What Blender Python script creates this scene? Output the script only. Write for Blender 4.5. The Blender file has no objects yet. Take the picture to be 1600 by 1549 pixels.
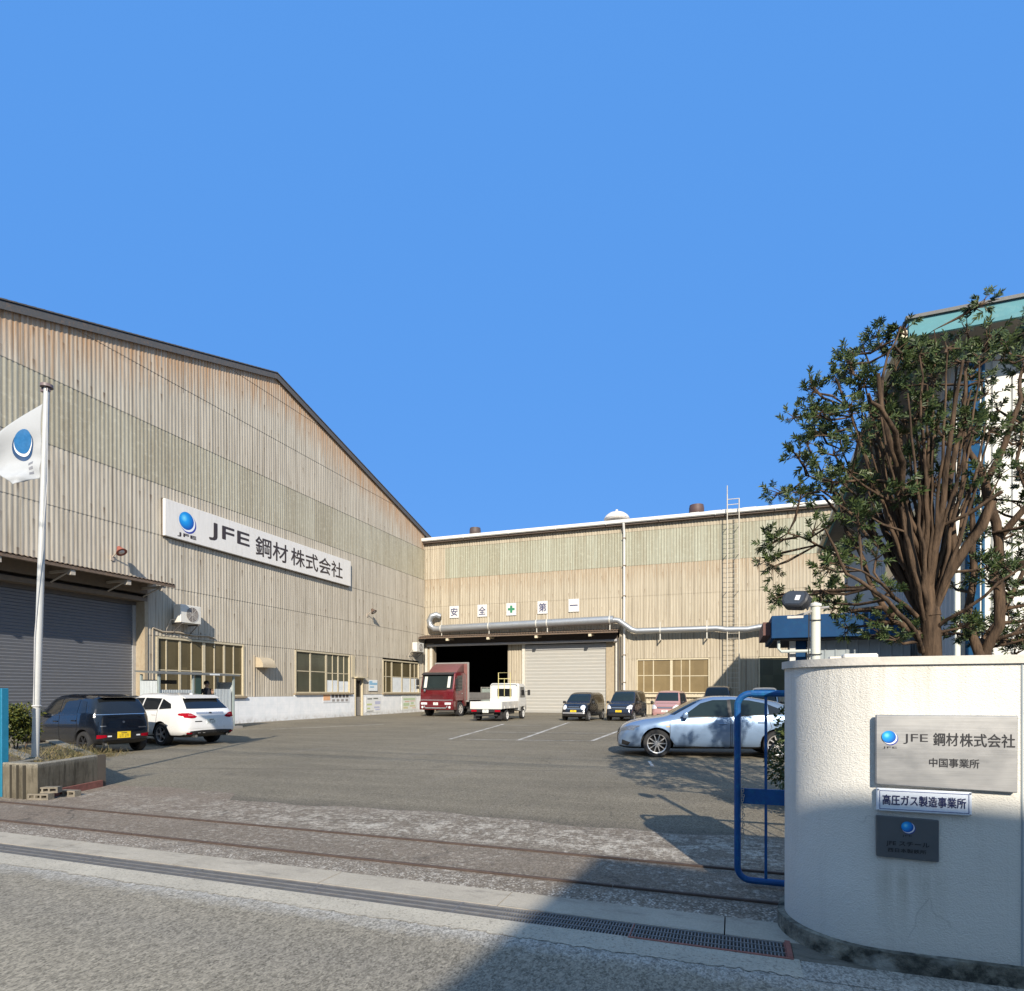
import bpy, bmesh, math, random
import numpy as np
from mathutils import Vector, Matrix, Euler
from mathutils.bvhtree import BVHTree
from mathutils.geometry import tessellate_polygon

SC = bpy.context.scene
COL = SC.collection
rad = math.radians
rnd = random.Random(7)

# ------------------------------------------------------------------ camera
cam_d = bpy.data.cameras.new('camera')
cam = bpy.data.objects.new('camera', cam_d); COL.objects.link(cam)
cam.location = (0, 0, 1.55)
cam.rotation_euler = (rad(90), 0, rad(19.77))
cam_d.sensor_width = 36
cam_d.lens = 36 * 960 / 1600
cam_d.shift_y = (1081 - 774.5) / 1600
cam_d.clip_start = 0.05
cam_d.clip_end = 3000
SC.camera = cam

# ------------------------------------------------------------------ light
SUN_AZ, SUN_EL = 24.0, 28.5          # light travels along +Y, swung SUN_AZ degrees towards -X
sun_d = bpy.data.lights.new('sun', 'SUN'); sun_d.energy = 4.8; sun_d.angle = rad(0.53); sun_d.color = (1.0, 0.90, 0.76)
sun = bpy.data.objects.new('sun', sun_d); COL.objects.link(sun)
_d = Vector((-math.sin(rad(SUN_AZ)) * math.cos(rad(SUN_EL)), math.cos(rad(SUN_AZ)) * math.cos(rad(SUN_EL)), -math.sin(rad(SUN_EL))))
sun.rotation_euler = _d.to_track_quat('-Z', 'Y').to_euler()
sun.location = (10, -20, 30)
world = bpy.data.worlds.new('World'); SC.world = world; world.use_nodes = True
wn = world.node_tree; bg = wn.nodes['Background']
sky = wn.nodes.new('ShaderNodeTexSky'); sky.sky_type = 'NISHITA'; sky.sun_disc = False
sky.sun_elevation = rad(SUN_EL); sky.sun_rotation = rad(180 - SUN_AZ)
sky.air_density = 1.0; sky.dust_density = 0.3; sky.ozone_density = 3.0; sky.altitude = 0
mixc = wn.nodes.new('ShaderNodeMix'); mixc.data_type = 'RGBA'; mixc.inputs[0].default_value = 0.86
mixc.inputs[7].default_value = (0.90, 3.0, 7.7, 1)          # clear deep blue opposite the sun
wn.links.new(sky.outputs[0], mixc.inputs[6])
# pale bright sky round the sun, out of view, added to lift shaded faces
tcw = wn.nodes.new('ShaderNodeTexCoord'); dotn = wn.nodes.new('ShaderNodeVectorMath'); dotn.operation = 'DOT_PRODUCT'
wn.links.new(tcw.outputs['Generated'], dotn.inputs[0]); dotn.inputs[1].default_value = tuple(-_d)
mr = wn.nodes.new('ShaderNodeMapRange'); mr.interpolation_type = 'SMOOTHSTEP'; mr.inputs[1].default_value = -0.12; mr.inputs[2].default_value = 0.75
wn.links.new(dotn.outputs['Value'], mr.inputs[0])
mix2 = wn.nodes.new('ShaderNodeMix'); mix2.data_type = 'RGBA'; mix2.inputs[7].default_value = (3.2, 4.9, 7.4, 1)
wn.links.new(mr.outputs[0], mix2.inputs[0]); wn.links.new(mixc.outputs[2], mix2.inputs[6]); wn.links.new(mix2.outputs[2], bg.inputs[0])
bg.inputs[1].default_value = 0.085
SC.view_settings.view_transform = 'Standard'; SC.view_settings.look = 'None'
SC.view_settings.exposure = 0.5; SC.view_settings.gamma = 1
SC.cycles.max_bounces = 6; SC.cycles.transparent_max_bounces = 6

# ------------------------------------------------------------------ materials
class NB:
    """small node-tree builder"""
    def __init__(s, name):
        s.m = bpy.data.materials.new(name); s.m.use_nodes = True
        s.t = s.m.node_tree; s.n = s.t.nodes; s.b = s.n['Principled BSDF']
    def new(s, t, **kw):
        n = s.n.new(t)
        for k, v in kw.items(): setattr(n, k, v)
        return n
    def put(s, sock, v):
        if hasattr(v, 'is_linked') or hasattr(v, 'links'): s.t.links.new(v, sock)
        else:
            if isinstance(v, (tuple, list)) and len(v) == 3 and sock.type == 'RGBA': v = (*v, 1)
            sock.default_value = v
    def coord(s, kind='Object'):
        if kind == 'Position': return s.new('ShaderNodeNewGeometry').outputs['Position']
        return s.new('ShaderNodeTexCoord').outputs[kind]
    def attr(s, name, out='Fac'): return s.new('ShaderNodeAttribute', attribute_name=name).outputs[out]
    def scale(s, vec, sc):
        n = s.new('ShaderNodeMapping'); s.put(n.inputs[0], vec); n.inputs['Scale'].default_value = sc; return n.outputs[0]
    def noise(s, vec, scale=5, detail=4, rough=0.6, out=0):
        n = s.new('ShaderNodeTexNoise'); s.put(n.inputs['Vector'], vec); n.inputs['Scale'].default_value = scale
        n.inputs['Detail'].default_value = detail; n.inputs['Roughness'].default_value = rough; return n.outputs[out]
    def voro(s, vec, scale=5, out='Distance', feature='F1'):
        n = s.new('ShaderNodeTexVoronoi', feature=feature); s.put(n.inputs['Vector'], vec); n.inputs['Scale'].default_value = scale
        return n.outputs[out]
    def white(s, vec):
        n = s.new('ShaderNodeTexWhiteNoise', noise_dimensions='3D'); s.put(n.inputs[0], vec); return n.outputs[0]
    def math(s, op, a, b=0.0, c=0.0, clamp=False):
        n = s.new('ShaderNodeMath', operation=op, use_clamp=clamp)
        s.put(n.inputs[0], a); s.put(n.inputs[1], b)
        if len(n.inputs) > 2: s.put(n.inputs[2], c)
        return n.outputs[0]
    def ramp(s, f, lo, hi, a=0.0, b=1.0):
        n = s.new('ShaderNodeMapRange'); s.put(n.inputs[0], f); n.inputs[1].default_value = lo; n.inputs[2].default_value = hi
        n.inputs[3].default_value = a; n.inputs[4].default_value = b; n.clamp = True; return n.outputs[0]
    def mix(s, f, a, b, mode='MIX'):
        n = s.new('ShaderNodeMix', data_type='RGBA', blend_type=mode)
        s.put(n.inputs[0], f); s.put(n.inputs[6], a); s.put(n.inputs[7], b); return n.outputs[2]
    def xyz(s, v):
        n = s.new('ShaderNodeSeparateXYZ'); s.put(n.inputs[0], v); return n.outputs
    def comb(s, x, y, z=0.0):
        n = s.new('ShaderNodeCombineXYZ'); s.put(n.inputs[0], x); s.put(n.inputs[1], y); s.put(n.inputs[2], z); return n.outputs[0]
    def bump(s, h, strength=0.3, dist=0.02):
        n = s.new('ShaderNodeBump'); s.put(n.inputs['Height'], h); n.inputs['Strength'].default_value = strength
        n.inputs['Distance'].default_value = dist; s.t.links.new(n.outputs[0], s.b.inputs['Normal'])
    def fin(s, col=None, rough=0.6, metal=0.0, spec=None, coat=0.0, emit=None):
        if col is not None: s.put(s.b.inputs['Base Color'], col)
        s.put(s.b.inputs['Roughness'], rough); s.put(s.b.inputs['Metallic'], metal)
        if spec is not None: s.put(s.b.inputs['Specular IOR Level'], spec)
        if coat: s.b.inputs['Coat Weight'].default_value = coat; s.b.inputs['Coat Roughness'].default_value = 0.04
        return s.m

def plain(name, col, rough=0.6, metal=0.0, var=0.12, scale=6.0, bump=0.0, bscale=60, dirt=None, dirt_amt=0.0, spec=None, coat=0.0, stretch=(1, 1, 1)):
    """solid colour broken up by two noises, optional dirt colour and bump"""
    b = NB(name); v = b.scale(b.coord('Object'), stretch)
    n1 = b.noise(v, scale, 5); n2 = b.noise(v, scale * 6.3, 3)
    f = b.math('ADD', b.math('MULTIPLY', n1, 0.65), b.math('MULTIPLY', n2, 0.35))
    c = b.mix(b.ramp(f, 0.3, 0.7), tuple(x * (1 - var) for x in col), tuple(min(1, x * (1 + var)) for x in col))
    if dirt:
        c = b.mix(b.ramp(b.noise(v, scale * 1.7, 6, 0.7), 0.52, 0.72, 0, dirt_amt), c, dirt)
    if bump: b.bump(b.noise(v, bscale, 3), bump, 0.01)
    return b.fin(c, b.ramp(n2, 0.3, 0.7, max(0.02, rough - 0.06), rough + 0.06), metal, spec, coat)

def paint(name, col, metal=0.25, rough=0.32):
    b = NB(name); v = b.coord('Object')
    c = b.mix(b.ramp(b.noise(v, 420, 2), 0.4, 0.6), tuple(x * 0.93 for x in col), tuple(min(1, x * 1.06) for x in col))
    low = b.ramp(b.math('ADD', b.xyz(v)[2], b.math('MULTIPLY', b.noise(v, 5, 4), 0.35)), 0.2, 0.65, 0.16, 0.0)
    c = b.mix(low, c, (0.16, 0.14, 0.115))           # road dust on the sills
    return b.fin(c, b.ramp(b.noise(v, 3, 3), 0.3, 0.7, rough - 0.04, rough + 0.08), metal, 0.5, 0.9)

MAT = {}
def mat(k, *a, **kw):
    if k not in MAT: MAT[k] = plain(k, *a, **kw)
    return MAT[k]

# ------------------------------------------------------------------ mesh builder
XF = {}      # matrix of each Empty / thing
def frame(o): return XF.get(o.name, Matrix.Identity(4))

KEEP_WHOLE = {'wall', 'front_wall', 'side_wall', 'skylight_band', 'rung', 'bars', 'lettering', 'plate_marks', 'grille', 'roof_gutter', 'verge_trim', 'canopy', 'groove', 'stem', 'foliage', 'crown', 'trunk', 'roller_shutter', 'rim', 'brake_disc', 'wheel', 'shell', 'hall_interior', 'chassis', 'halyard', 'cable', 'emblem_ball', 'badge'}
class MB:
    def __init__(s): s.v = []; s.f = []; s.uv = {}; s.att = {}; s.mi = []; s.cur = 0
    def add(s, vs, fs, M=None):
        k = len(s.v)
        for p in vs: s.v.append(tuple(M @ Vector(p)) if M is not None else tuple(p))
        for f in fs: s.f.append([i + k for i in f]); s.mi.append(s.cur)
        return k
    def bm(s, bm, M=None):
        bm.verts.ensure_lookup_table()
        for i, v in enumerate(bm.verts): v.index = i
        s.add([v.co[:] for v in bm.verts], [[v.index for v in f.verts] for f in bm.faces], M); bm.free()
    def box(s, x0, x1, y0, y1, z0, z1, bev=0.0, M=None, seg=1):
        if bev <= 0:
            s.add([(x0, y0, z0), (x1, y0, z0), (x1, y1, z0), (x0, y1, z0), (x0, y0, z1), (x1, y0, z1), (x1, y1, z1), (x0, y1, z1)],
                  [(0, 3, 2, 1), (4, 5, 6, 7), (0, 1, 5, 4), (1, 2, 6, 5), (2, 3, 7, 6), (3, 0, 4, 7)], M)
            return
        b = bmesh.new(); bmesh.ops.create_cube(b, size=1)
        for v in b.verts: v.co = Vector(((x0 + x1) / 2 + v.co.x * (x1 - x0), (y0 + y1) / 2 + v.co.y * (y1 - y0), (z0 + z1) / 2 + v.co.z * (z1 - z0)))
        bmesh.ops.bevel(b, geom=b.edges[:], offset=bev, segments=seg, affect='EDGES', profile=0.5)
        s.bm(b, M)
    def prism(s, poly, a0, a1, axis='Y', bev=0.0, M=None, seg=1):
        """extrude a 2D polygon along an axis; the polygon is in the other two axes in xyz order"""
        def P(p, a):
            return (a, p[0], p[1]) if axis == 'X' else (p[0], a, p[1]) if axis == 'Y' else (p[0], p[1], a)
        b = bmesh.new()
        A = [b.verts.new(P(p, a0)) for p in poly]; B = [b.verts.new(P(p, a1)) for p in poly]
        n = len(poly)
        b.faces.new(A); b.faces.new(B[::-1])
        for i in range(n): b.faces.new((A[i], B[i], B[(i + 1) % n], A[(i + 1) % n]))
        bmesh.ops.recalc_face_normals(b, faces=b.faces[:])
        if bev > 0: bmesh.ops.bevel(b, geom=b.edges[:], offset=bev, segments=seg, affect='EDGES', profile=0.5)
        s.bm(b, M)
    def tube(s, pts, r, seg=10, caps=True, M=None):
        pts = [Vector(p) for p in pts]; n = len(pts)
        rs = r if isinstance(r, (list, tuple)) else [r] * n
        vs = []; fs = []; up = None
        for i, p in enumerate(pts):
            t = (pts[min(i + 1, n - 1)] - pts[max(i - 1, 0)])
            if t.length < 1e-9: t = Vector((0, 0, 1))
            t.normalize()
            if up is None: up = t.orthogonal().normalized()
            up = (up - t * up.dot(t))
            if up.length < 1e-6: up = t.orthogonal()
            up.normalize(); sd = t.cross(up)
            for k in range(seg):
                a = 2 * math.pi * k / seg
                vs.append(p + (up * math.cos(a) + sd * math.sin(a)) * rs[i])
        for i in range(n - 1):
            for k in range(seg):
                fs.append((i * seg + k, i * seg + (k + 1) % seg, (i + 1) * seg + (k + 1) % seg, (i + 1) * seg + k))
        if caps: fs.append(tuple(range(seg))[::-1]); fs.append(tuple((n - 1) * seg + k for k in range(seg)))
        s.add(vs, fs, M)
    def lathe(s, prof, seg=24, M=None, closed=True):
        """prof = (radius, z) list, spun about Z"""
        vs = []; fs = []; n = len(prof)
        for r, z in prof:
            for k in range(seg):
                a = 2 * math.pi * k / seg; vs.append((r * math.cos(a), r * math.sin(a), z))
        for i in range(n - 1):
            for k in range(seg):
                fs.append((i * seg + k, i * seg + (k + 1) % seg, (i + 1) * seg + (k + 1) % seg, (i + 1) * seg + k))
        if closed: fs.append(tuple(range(seg))[::-1]); fs.append(tuple((n - 1) * seg + k for k in range(seg)))
        s.add(vs, fs, M)
    def pieces(s):
        n = len(s.v); par = list(range(n))
        def find(a):
            while par[a] != a: par[a] = par[par[a]]; a = par[a]
            return a
        for f in s.f:
            r = find(f[0])
            for i in f[1:]: par[find(i)] = r
        V = np.array(s.v); root = np.array([find(i) for i in range(n)]); rs, isl = np.unique(root, return_inverse=True); k = len(rs)
        if k < 2 or k > 300: return None
        lo = np.full((k, 3), np.inf); hi = np.full((k, 3), -np.inf); np.minimum.at(lo, isl, V); np.maximum.at(hi, isl, V)
        size = (hi - lo).max(axis=1); gap = np.maximum(0, np.maximum(lo[:, None] - hi[None], lo[None] - hi[:, None]))
        near = np.sqrt((gap ** 2).sum(axis=2)) <= np.maximum(.02, .5 * np.maximum(size[:, None], size[None]))
        lab = list(range(k))
        def f2(a):
            while lab[a] != a: a = lab[a]
            return a
        for a, b in zip(*np.nonzero(np.triu(near, 1))): lab[f2(b)] = f2(a)
        pc = np.array([f2(i) for i in range(k)])[isl]; u = np.unique(pc)
        return (pc, u) if len(u) > 1 else None
    def build(s, name, m=None, parent=None, local=False, sharp=35, smooth=True, mats=None):
        if parent is not None and name not in KEEP_WHOLE and not mats:
            got = s.pieces()
            if got:
                pc, u = got; first = None
                for q in u:
                    idx = np.nonzero(pc == q)[0]; mp = {int(i): j for j, i in enumerate(idx)}
                    w = MB(); w.v = [s.v[i] for i in idx]; w.f = [[mp[i] for i in f] for f in s.f if f[0] in mp]; w.mi = [0] * len(w.f)
                    if s.uv: w.uv = {mp[i]: s.uv.get(i, (0, 0)) for i in mp}
                    for k, dct in s.att.items(): w.att[k] = {mp[i]: dct.get(i, 0.0) for i in mp}
                    o = w._build(name, m, parent, local, sharp, smooth, None)
                    if first is None or len(w.v) > len(first.data.vertices): first = o
                return first
        return s._build(name, m, parent, local, sharp, smooth, mats)
    def _build(s, name, m=None, parent=None, local=False, sharp=35, smooth=True, mats=None):
        me = bpy.data.meshes.new(name)
        vs = s.v
        if parent is not None and not local:
            I = frame(parent).inverted(); vs = [tuple(I @ Vector(p)) for p in vs]
        me.from_pydata(vs, [], s.f); me.validate(); me.update()
        for x in (mats or [m]): me.materials.append(x)
        if mats and len(me.polygons) == len(s.mi): me.polygons.foreach_set('material_index', s.mi)
        if s.uv:
            lay = me.uv_layers.new(name='UVMap'); d = lay.data
            for lp in me.loops: d[lp.index].uv = s.uv.get(lp.vertex_index, (0, 0))
        for k, dct in s.att.items():
            a = me.attributes.new(k, 'FLOAT', 'POINT'); a.data.foreach_set('value', [dct.get(i, 0.0) for i in range(len(vs))])
        if smooth and me.polygons:
            me.polygons.foreach_set('use_smooth', [True] * len(me.polygons)); me.set_sharp_from_angle(angle=rad(sharp))
        o = bpy.data.objects.new(name, me); COL.objects.link(o)
        if parent is not None:
            o.parent = parent
            XF[o.name] = frame(parent)       # parts carry no offset of their own
        return o

def fixnormals(o):
    b = bmesh.new(); b.from_mesh(o.data); bmesh.ops.recalc_face_normals(b, faces=b.faces[:]); b.to_mesh(o.data); b.free(); return o

def tag(o, label, cat, group=None):
    o['label'] = label; o['category'] = cat
    if group: o['group'] = group
    return o
def thing(name, label, cat, loc=(0, 0, 0), rz=0.0, group=None):
    o = bpy.data.objects.new(name, None); COL.objects.link(o); o.empty_display_size = 0.3
    o.location = loc; o.rotation_euler = (0, 0, rz)
    XF[o.name] = Matrix.Translation(Vector(loc)) @ Matrix.Rotation(rz, 4, 'Z')
    return tag(o, label, cat, group)
def struct(o): o['kind'] = 'structure'; return o

def text(body, M, x0, x1, z0=None, z1=None, height=None, bold=0.0, depth=0.004, fit_box=True):
    """lettering as a mesh: local x = reading direction, local y = up; fitted into x0..x1, z0..z1 of matrix M"""
    cu = bpy.data.curves.new('lettering', 'FONT'); cu.body = body; cu.resolution_u = 3
    o = bpy.data.objects.new('lettering', cu); COL.objects.link(o)
    dg = bpy.context.evaluated_depsgraph_get()
    me = bpy.data.meshes.new_from_object(o.evaluated_get(dg))
    vs = [v.co.copy() for v in me.vertices]; fs = [list(p.vertices) for p in me.polygons]
    bpy.data.objects.remove(o); bpy.data.curves.remove(cu); bpy.data.meshes.remove(me)
    ax, bx = min(v.x for v in vs), max(v.x for v in vs); ay, by = min(v.y for v in vs), max(v.y for v in vs)
    sx = (x1 - x0) / (bx - ax); sz = (z1 - z0) / (by - ay)
    mb = MB()
    for k, (ox, oy) in enumerate(((0, 0),) if bold <= 0 else ((0, 0), (bold, 0), (-bold, 0), (0, bold), (0, -bold))):      # heavier strokes
        mb.add([((v.x - ax) * sx + x0 + ox, (v.y - ay) * sz + z0 + oy, k * 0.0003) for v in vs], fs, M)
    return mb
def on_left_wall(x): return Matrix(((0, 0, 1, x), (1, 0, 0, 0), (0, 1, 0, 0), (0, 0, 0, 1)))    # reads along +Y, faces +X
def on_back_wall(y): return Matrix(((1, 0, 0, 0), (0, 0, -1, y), (0, 1, 0, 0), (0, 0, 0, 1)))   # reads along +X, faces -Y

# logo: blue ball over a white crescent over a darker crescent
def ball_material():
    b = NB('printed_blue_ball'); u = b.xyz(b.coord('UV'))
    d = b.math('SQRT', b.math('ADD', b.math('POWER', b.math('ADD', u[0], 0.30), 2.0), b.math('POWER', b.math('SUBTRACT', u[1], 0.25), 2.0)))
    c1 = b.mix(b.ramp(d, 0.0, 0.45), (0.22, 0.72, 0.92), (0.012, 0.32, 0.78))
    c2 = b.mix(b.ramp(d, 0.45, 1.3), c1, (0.006, 0.07, 0.36))
    return b.fin(c2, 0.35)
def logo(parent, M, cx, cz, r, backing=None):
    for nm, dx, dz, rr, off, m in (('emblem_dark_crescent', 0.24, -0.26, 1.0, 0.0, mat('logo_indigo', (0.035, 0.05, 0.30), 0.4)),
                                  ('emblem_white_crescent', 0.13, -0.14, 0.97, 0.0025, mat('logo_white', (0.8, 0.82, 0.84), 0.4, var=0.03))):
        mb = MB(); n = 40
        mb.add([(cx + dx * r + rr * r * math.cos(2 * math.pi * k / n), cz + dz * r + rr * r * math.sin(2 * math.pi * k / n), off) for k in range(n)], [list(range(n))], M)
        mb.build(nm, m, parent, smooth=False)
    mb = MB(); n = 40; k0 = len(mb.v)
    pts = [(0, 0)] + [(0.5 * q * math.cos(2 * math.pi * k / n), 0.5 * q * math.sin(2 * math.pi * k / n)) for q in (1, 2) for k in range(n)]
    fs = [(0, 1 + k, 1 + (k + 1) % n) for k in range(n)] + [(1 + k, 1 + n + k, 1 + n + (k + 1) % n, 1 + (k + 1) % n) for k in range(n)]
    mb.add([(cx + p[0] * r * 0.92, cz + p[1] * r * 0.92, 0.005) for p in pts], fs, M)
    for i, p in enumerate(pts): mb.uv[i] = p
    if 'ball' not in MAT: MAT['ball'] = ball_material()
    mb.build('emblem_ball', MAT['ball'], parent, smooth=False)
# ------------------------------------------------------------------ ground
def asphalt(name, base, light, dark, sc=1.0, speck=0.5, extra=None, bump=0.5):
    b = NB(name); p = b.coord('Position')
    big = b.noise(p, 0.22 * sc, 5, 0.6); mid = b.noise(p, 2.3 * sc, 5, 0.65)
    st = b.noise(b.scale(p, (0.25, 1.6, 1)), 1.1, 5, 0.6)
    v = b.voro(b.scale(p, (1, 0.6, 1)), 112 * sc, 'Color'); g = b.math('ADD', b.math('MULTIPLY', b.xyz(v)[0], 0.62), b.math('MULTIPLY', b.xyz(b.voro(b.scale(p, (1, 0.6, 1)), 52 * sc, 'Color'))[1], 0.38))
    fine = b.noise(p, 150 * sc, 2, 0.7)
    c = b.mix(b.ramp(big, 0.32, 0.68), dark, base)
    c = b.mix(b.ramp(st, 0.45, 0.75, 0, 0.45), c, light)
    c = b.mix(b.ramp(mid, 0.55, 0.8, 0, 0.4), c, dark)
    if extra: c = extra(b, p, c)
    k = b.ramp(b.math('ADD', b.math('MULTIPLY', g, 0.78), b.math('MULTIPLY', fine, 0.22)), 0.12, 0.88, 1 - speck, 1 + speck)
    c = b.mix(1.0, c, b.comb(k, k, k), 'MULTIPLY')
    b.bump(b.math('ADD', b.math('MULTIPLY', g, 0.6), fine), bump, 0.012)
    return b.fin(c, b.ramp(fine, 0.3, 0.7, 0.8, 0.97), spec=0.25)

def road_extra(b, p, c):
    x, y, z = b.xyz(p)
    n = b.noise(p, 9, 6, 0.75)
    edge = b.math('ADD', y, b.math('MULTIPLY', b.math('SUBTRACT', n, 0.5), 0.5))
    c = b.mix(b.ramp(edge, 3.44, 3.62, 0, 0.75), c, (0.36, 0.345, 0.31))         # worn concrete dust beside the gutter
    w = b.math('ABSOLUTE', b.math('SUBTRACT', y, b.math('ADD', 2.6, b.math('MULTIPLY', b.noise(p, 0.35, 3), 0.8))))
    c = b.mix(b.ramp(w, 0.0, 0.55, 0.22, 0.0), c, (0.12, 0.115, 0.11))
    ck = b.math('MULTIPLY', crack(b, p, 0.35, 0.005), b.ramp(b.noise(p, 0.6, 3), 0.48, 0.6))
    c = b.mix(b.math('MULTIPLY', ck, 0.55), c, (0.06, 0.055, 0.05))
    return b.mix(b.ramp(b.noise(p, 0.9, 5, 0.65), 0.6, 0.75, 0, 0.3), c, (0.15, 0.14, 0.125))
def crack(b, p, scale, width):
    w = b.comb(*[b.math('ADD', q, b.math('MULTIPLY', b.math('SUBTRACT', b.noise(p, 1.3, 4), 0.5), 0.6)) for q in b.xyz(p)[:2]])
    return b.ramp(b.voro(w, scale, 'Distance', 'DISTANCE_TO_EDGE'), 0.0, width, 1.0, 0.0)
def yard_extra(b, p, c):
    x, y, z = b.xyz(p)
    jt = b.math('ABSOLUTE', b.math('SUBTRACT', b.math('ADD', y, b.math('MULTIPLY', b.math('SUBTRACT', b.noise(p, 0.9, 4), 0.5), 0.12)), b.math('ADD', 12.6, b.math('MULTIPLY', x, 0.30))))
    c = b.mix(b.ramp(jt, 0.015, 0.05, 0.6, 0.0), c, (0.07, 0.06, 0.05))
    c = b.mix(b.ramp(b.math('ADD', y, b.math('MULTIPLY', b.math('SUBTRACT', b.noise(p, 2.0, 4), 0.5), 0.3)), 7.0, 7.35, 0.55, 0.0), c, (0.09, 0.08, 0.065))
    ck = b.math('MULTIPLY', crack(b, p, 0.16, 0.004), b.ramp(b.noise(p, 0.5, 3), 0.42, 0.6))
    c = b.mix(b.math('MULTIPLY', ck, 0.6), c, (0.05, 0.045, 0.04))
    tr = b.noise(b.scale(p, (1.4, 0.12, 1)), 1.0, 4, 0.6)
    c = b.mix(b.ramp(tr, 0.55, 0.75, 0, 0.35), c, (0.21, 0.19, 0.16))
    oil = b.ramp(b.noise(p, 0.75, 4, 0.6), 0.63, 0.74, 0, 0.35)
    return b.mix(oil, c, (0.075, 0.07, 0.065))
def apron_extra(b, p, c):
    x, y, z = b.xyz(p)
    n = b.noise(p, 3.2, 8, 0.75); n2 = b.noise(p, 14, 5, 0.7)
    peel = b.ramp(b.math('ADD', b.math('MULTIPLY', n, 0.6), b.math('MULTIPLY', n2, 0.4)), 0.48, 0.56)
    zone = b.math('MULTIPLY', b.ramp(y, 5.72, 5.95), b.ramp(y, 7.15, 6.5))
    c = b.mix(b.math('MULTIPLY', b.math('MULTIPLY', peel, zone), 0.85), c, (0.46, 0.42, 0.35))
    rust = b.math('MULTIPLY', b.ramp(b.math('ABSOLUTE', b.math('SUBTRACT', y, 5.25)), 0.2, 0.55, 1, 0), b.ramp(b.noise(p, 1.0, 5), 0.3, 0.6, 0.1, 0.65))
    c = b.mix(rust, c, (0.19, 0.156, 0.12))
    c = b.mix(b.math('MULTIPLY', b.ramp(n2, 0.52, 0.6), b.ramp(b.noise(p, 0.9, 4), 0.38, 0.58, 0, 0.75)), c, (0.42, 0.385, 0.325))
    r2 = b.math('MULTIPLY', b.ramp(x, -4.0, -8.0), b.ramp(b.noise(p, 1.4, 5), 0.35, 0.6, 0.3, 0.75))
    c = b.mix(r2, c, (0.20, 0.158, 0.12))
    peb = b.math('MULTIPLY', b.ramp(y, 4.86, 4.70), b.math('MULTIPLY', b.ramp(b.voro(p, 42, 'Distance'), 0.2, 0.5, 0.85, 0.0), b.ramp(b.noise(p, 6, 4), 0.35, 0.6, 0.1, 1.0)))
    c = b.mix(peb, c, (0.62, 0.58, 0.50))
    ck = b.math('MULTIPLY', crack(b, p, 0.7, 0.012), b.ramp(b.noise(p, 0.8, 3), 0.45, 0.6))
    return b.mix(b.math('MULTIPLY', ck, 0.6), c, (0.05, 0.045, 0.04))

def sheet(name, poly, z, m):
    mb = MB(); mb.add([(x, y, z) for x, y in poly], [list(range(len(poly)))])
    return struct(mb.build(name, m, smooth=False))
def rect(x0, x1, y0, y1): return [(x0, y0), (x1, y0), (x1, y1), (x0, y1)]

sheet('ground', rect(-600, 600, -600, 600), -0.35, mat('earth', (0.16, 0.14, 0.11), 0.95, scale=0.5))
m_road = asphalt('road_asphalt', (0.265, 0.237, 0.183), (0.325, 0.290, 0.225), (0.215, 0.193, 0.150), 1.0, 0.58, road_extra, 0.25)
m_yard = asphalt('yard_asphalt', (0.20, 0.176, 0.130), (0.27, 0.235, 0.175), (0.145, 0.128, 0.096), 1.0, 0.55, yard_extra, 0.35)
m_apron = asphalt('apron_concrete', (0.21, 0.175, 0.135), (0.29, 0.25, 0.20), (0.16, 0.135, 0.105), 1.0, 0.45, apron_extra, 0.5)
sheet('road', rect(-300, 300, -300, 3.70), 0.0, m_road)
sheet('road_margin', rect(0.355, 6, 3.65, 3.93), 0.003, m_road)
sheet('yard', rect(-300, 300, 6.9, 300), 0.0, m_yard)
mb = MB(); n = 160                                         # apron edge is ragged where the yard asphalt laps over it
xs = [-30 + 60 * i / n for i in range(n + 1)]
top = [(x, 7.0 + 0.10 * math.sin(x * 1.3) + 0.06 * math.sin(x * 5.1 + 1) + (0.35 if x < -7 else 0), 0.004) for x in xs]
mb.add([(x, 4.46, 0.004) for x in xs] + top, [(i, i + 1, n + 2 + i, n + 1 + i) for i in range(n)])
struct(mb.build('apron', m_apron, smooth=False))
# concrete gutter with its slot
def concrete(name, c, wear=(0.12, 0.11, 0.095), amt=0.5, bump=0.25, pos=True, grit=3):
    b = NB(name); p = b.coord('Position' if pos else 'Object')
    n = b.noise(p, 1.6, 8, 0.68); f = b.noise(p, 90, 3, 0.7)
    col = b.mix(b.ramp(n, 0.3, 0.7), tuple(x * 0.82 for x in c), tuple(x * 1.12 for x in c))
    col = b.mix(b.ramp(b.noise(b.scale(p, (0.6, 2, 2)) if grit == 3 else p, grit, 7, 0.75), 0.52, 0.68, 0, amt), col, wear)
    k = b.ramp(f, 0.25, 0.75, 0.82, 1.16); col = b.mix(1.0, col, b.comb(k, k, k), 'MULTIPLY')
    b.bump(b.math('ADD', f, b.math('MULTIPLY', n, 2.0)), bump, 0.006)
    return b.fin(col, 0.9, spec=0.25)
m_conc = concrete('gutter_concrete', (0.40, 0.36, 0.29))
m_edge = concrete('gutter_edge', (0.44, 0.405, 0.33), (0.17, 0.155, 0.13), 1.0, 0.6, True, 48)
mb = MB(); xs = [-60] + [-14 + 1.55 * i for i in range(0, 10)] + [1.2]
for a, c in zip(xs[:-1], xs[1:]): mb.box(a + 0.004, c - 0.004, 4.135, 4.462, -0.30, 0.006 + 0.002 * rnd.random())
struct(mb.build('gutter_strip', m_conc, smooth=False))
mb = MB(); n = 220                                         # broken front edge towards the road
xs = [-60 + 46 * i / 30 for i in range(30)] + [-14 + 14.36 * i / 700 for i in range(701)]; n = len(xs) - 1
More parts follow.
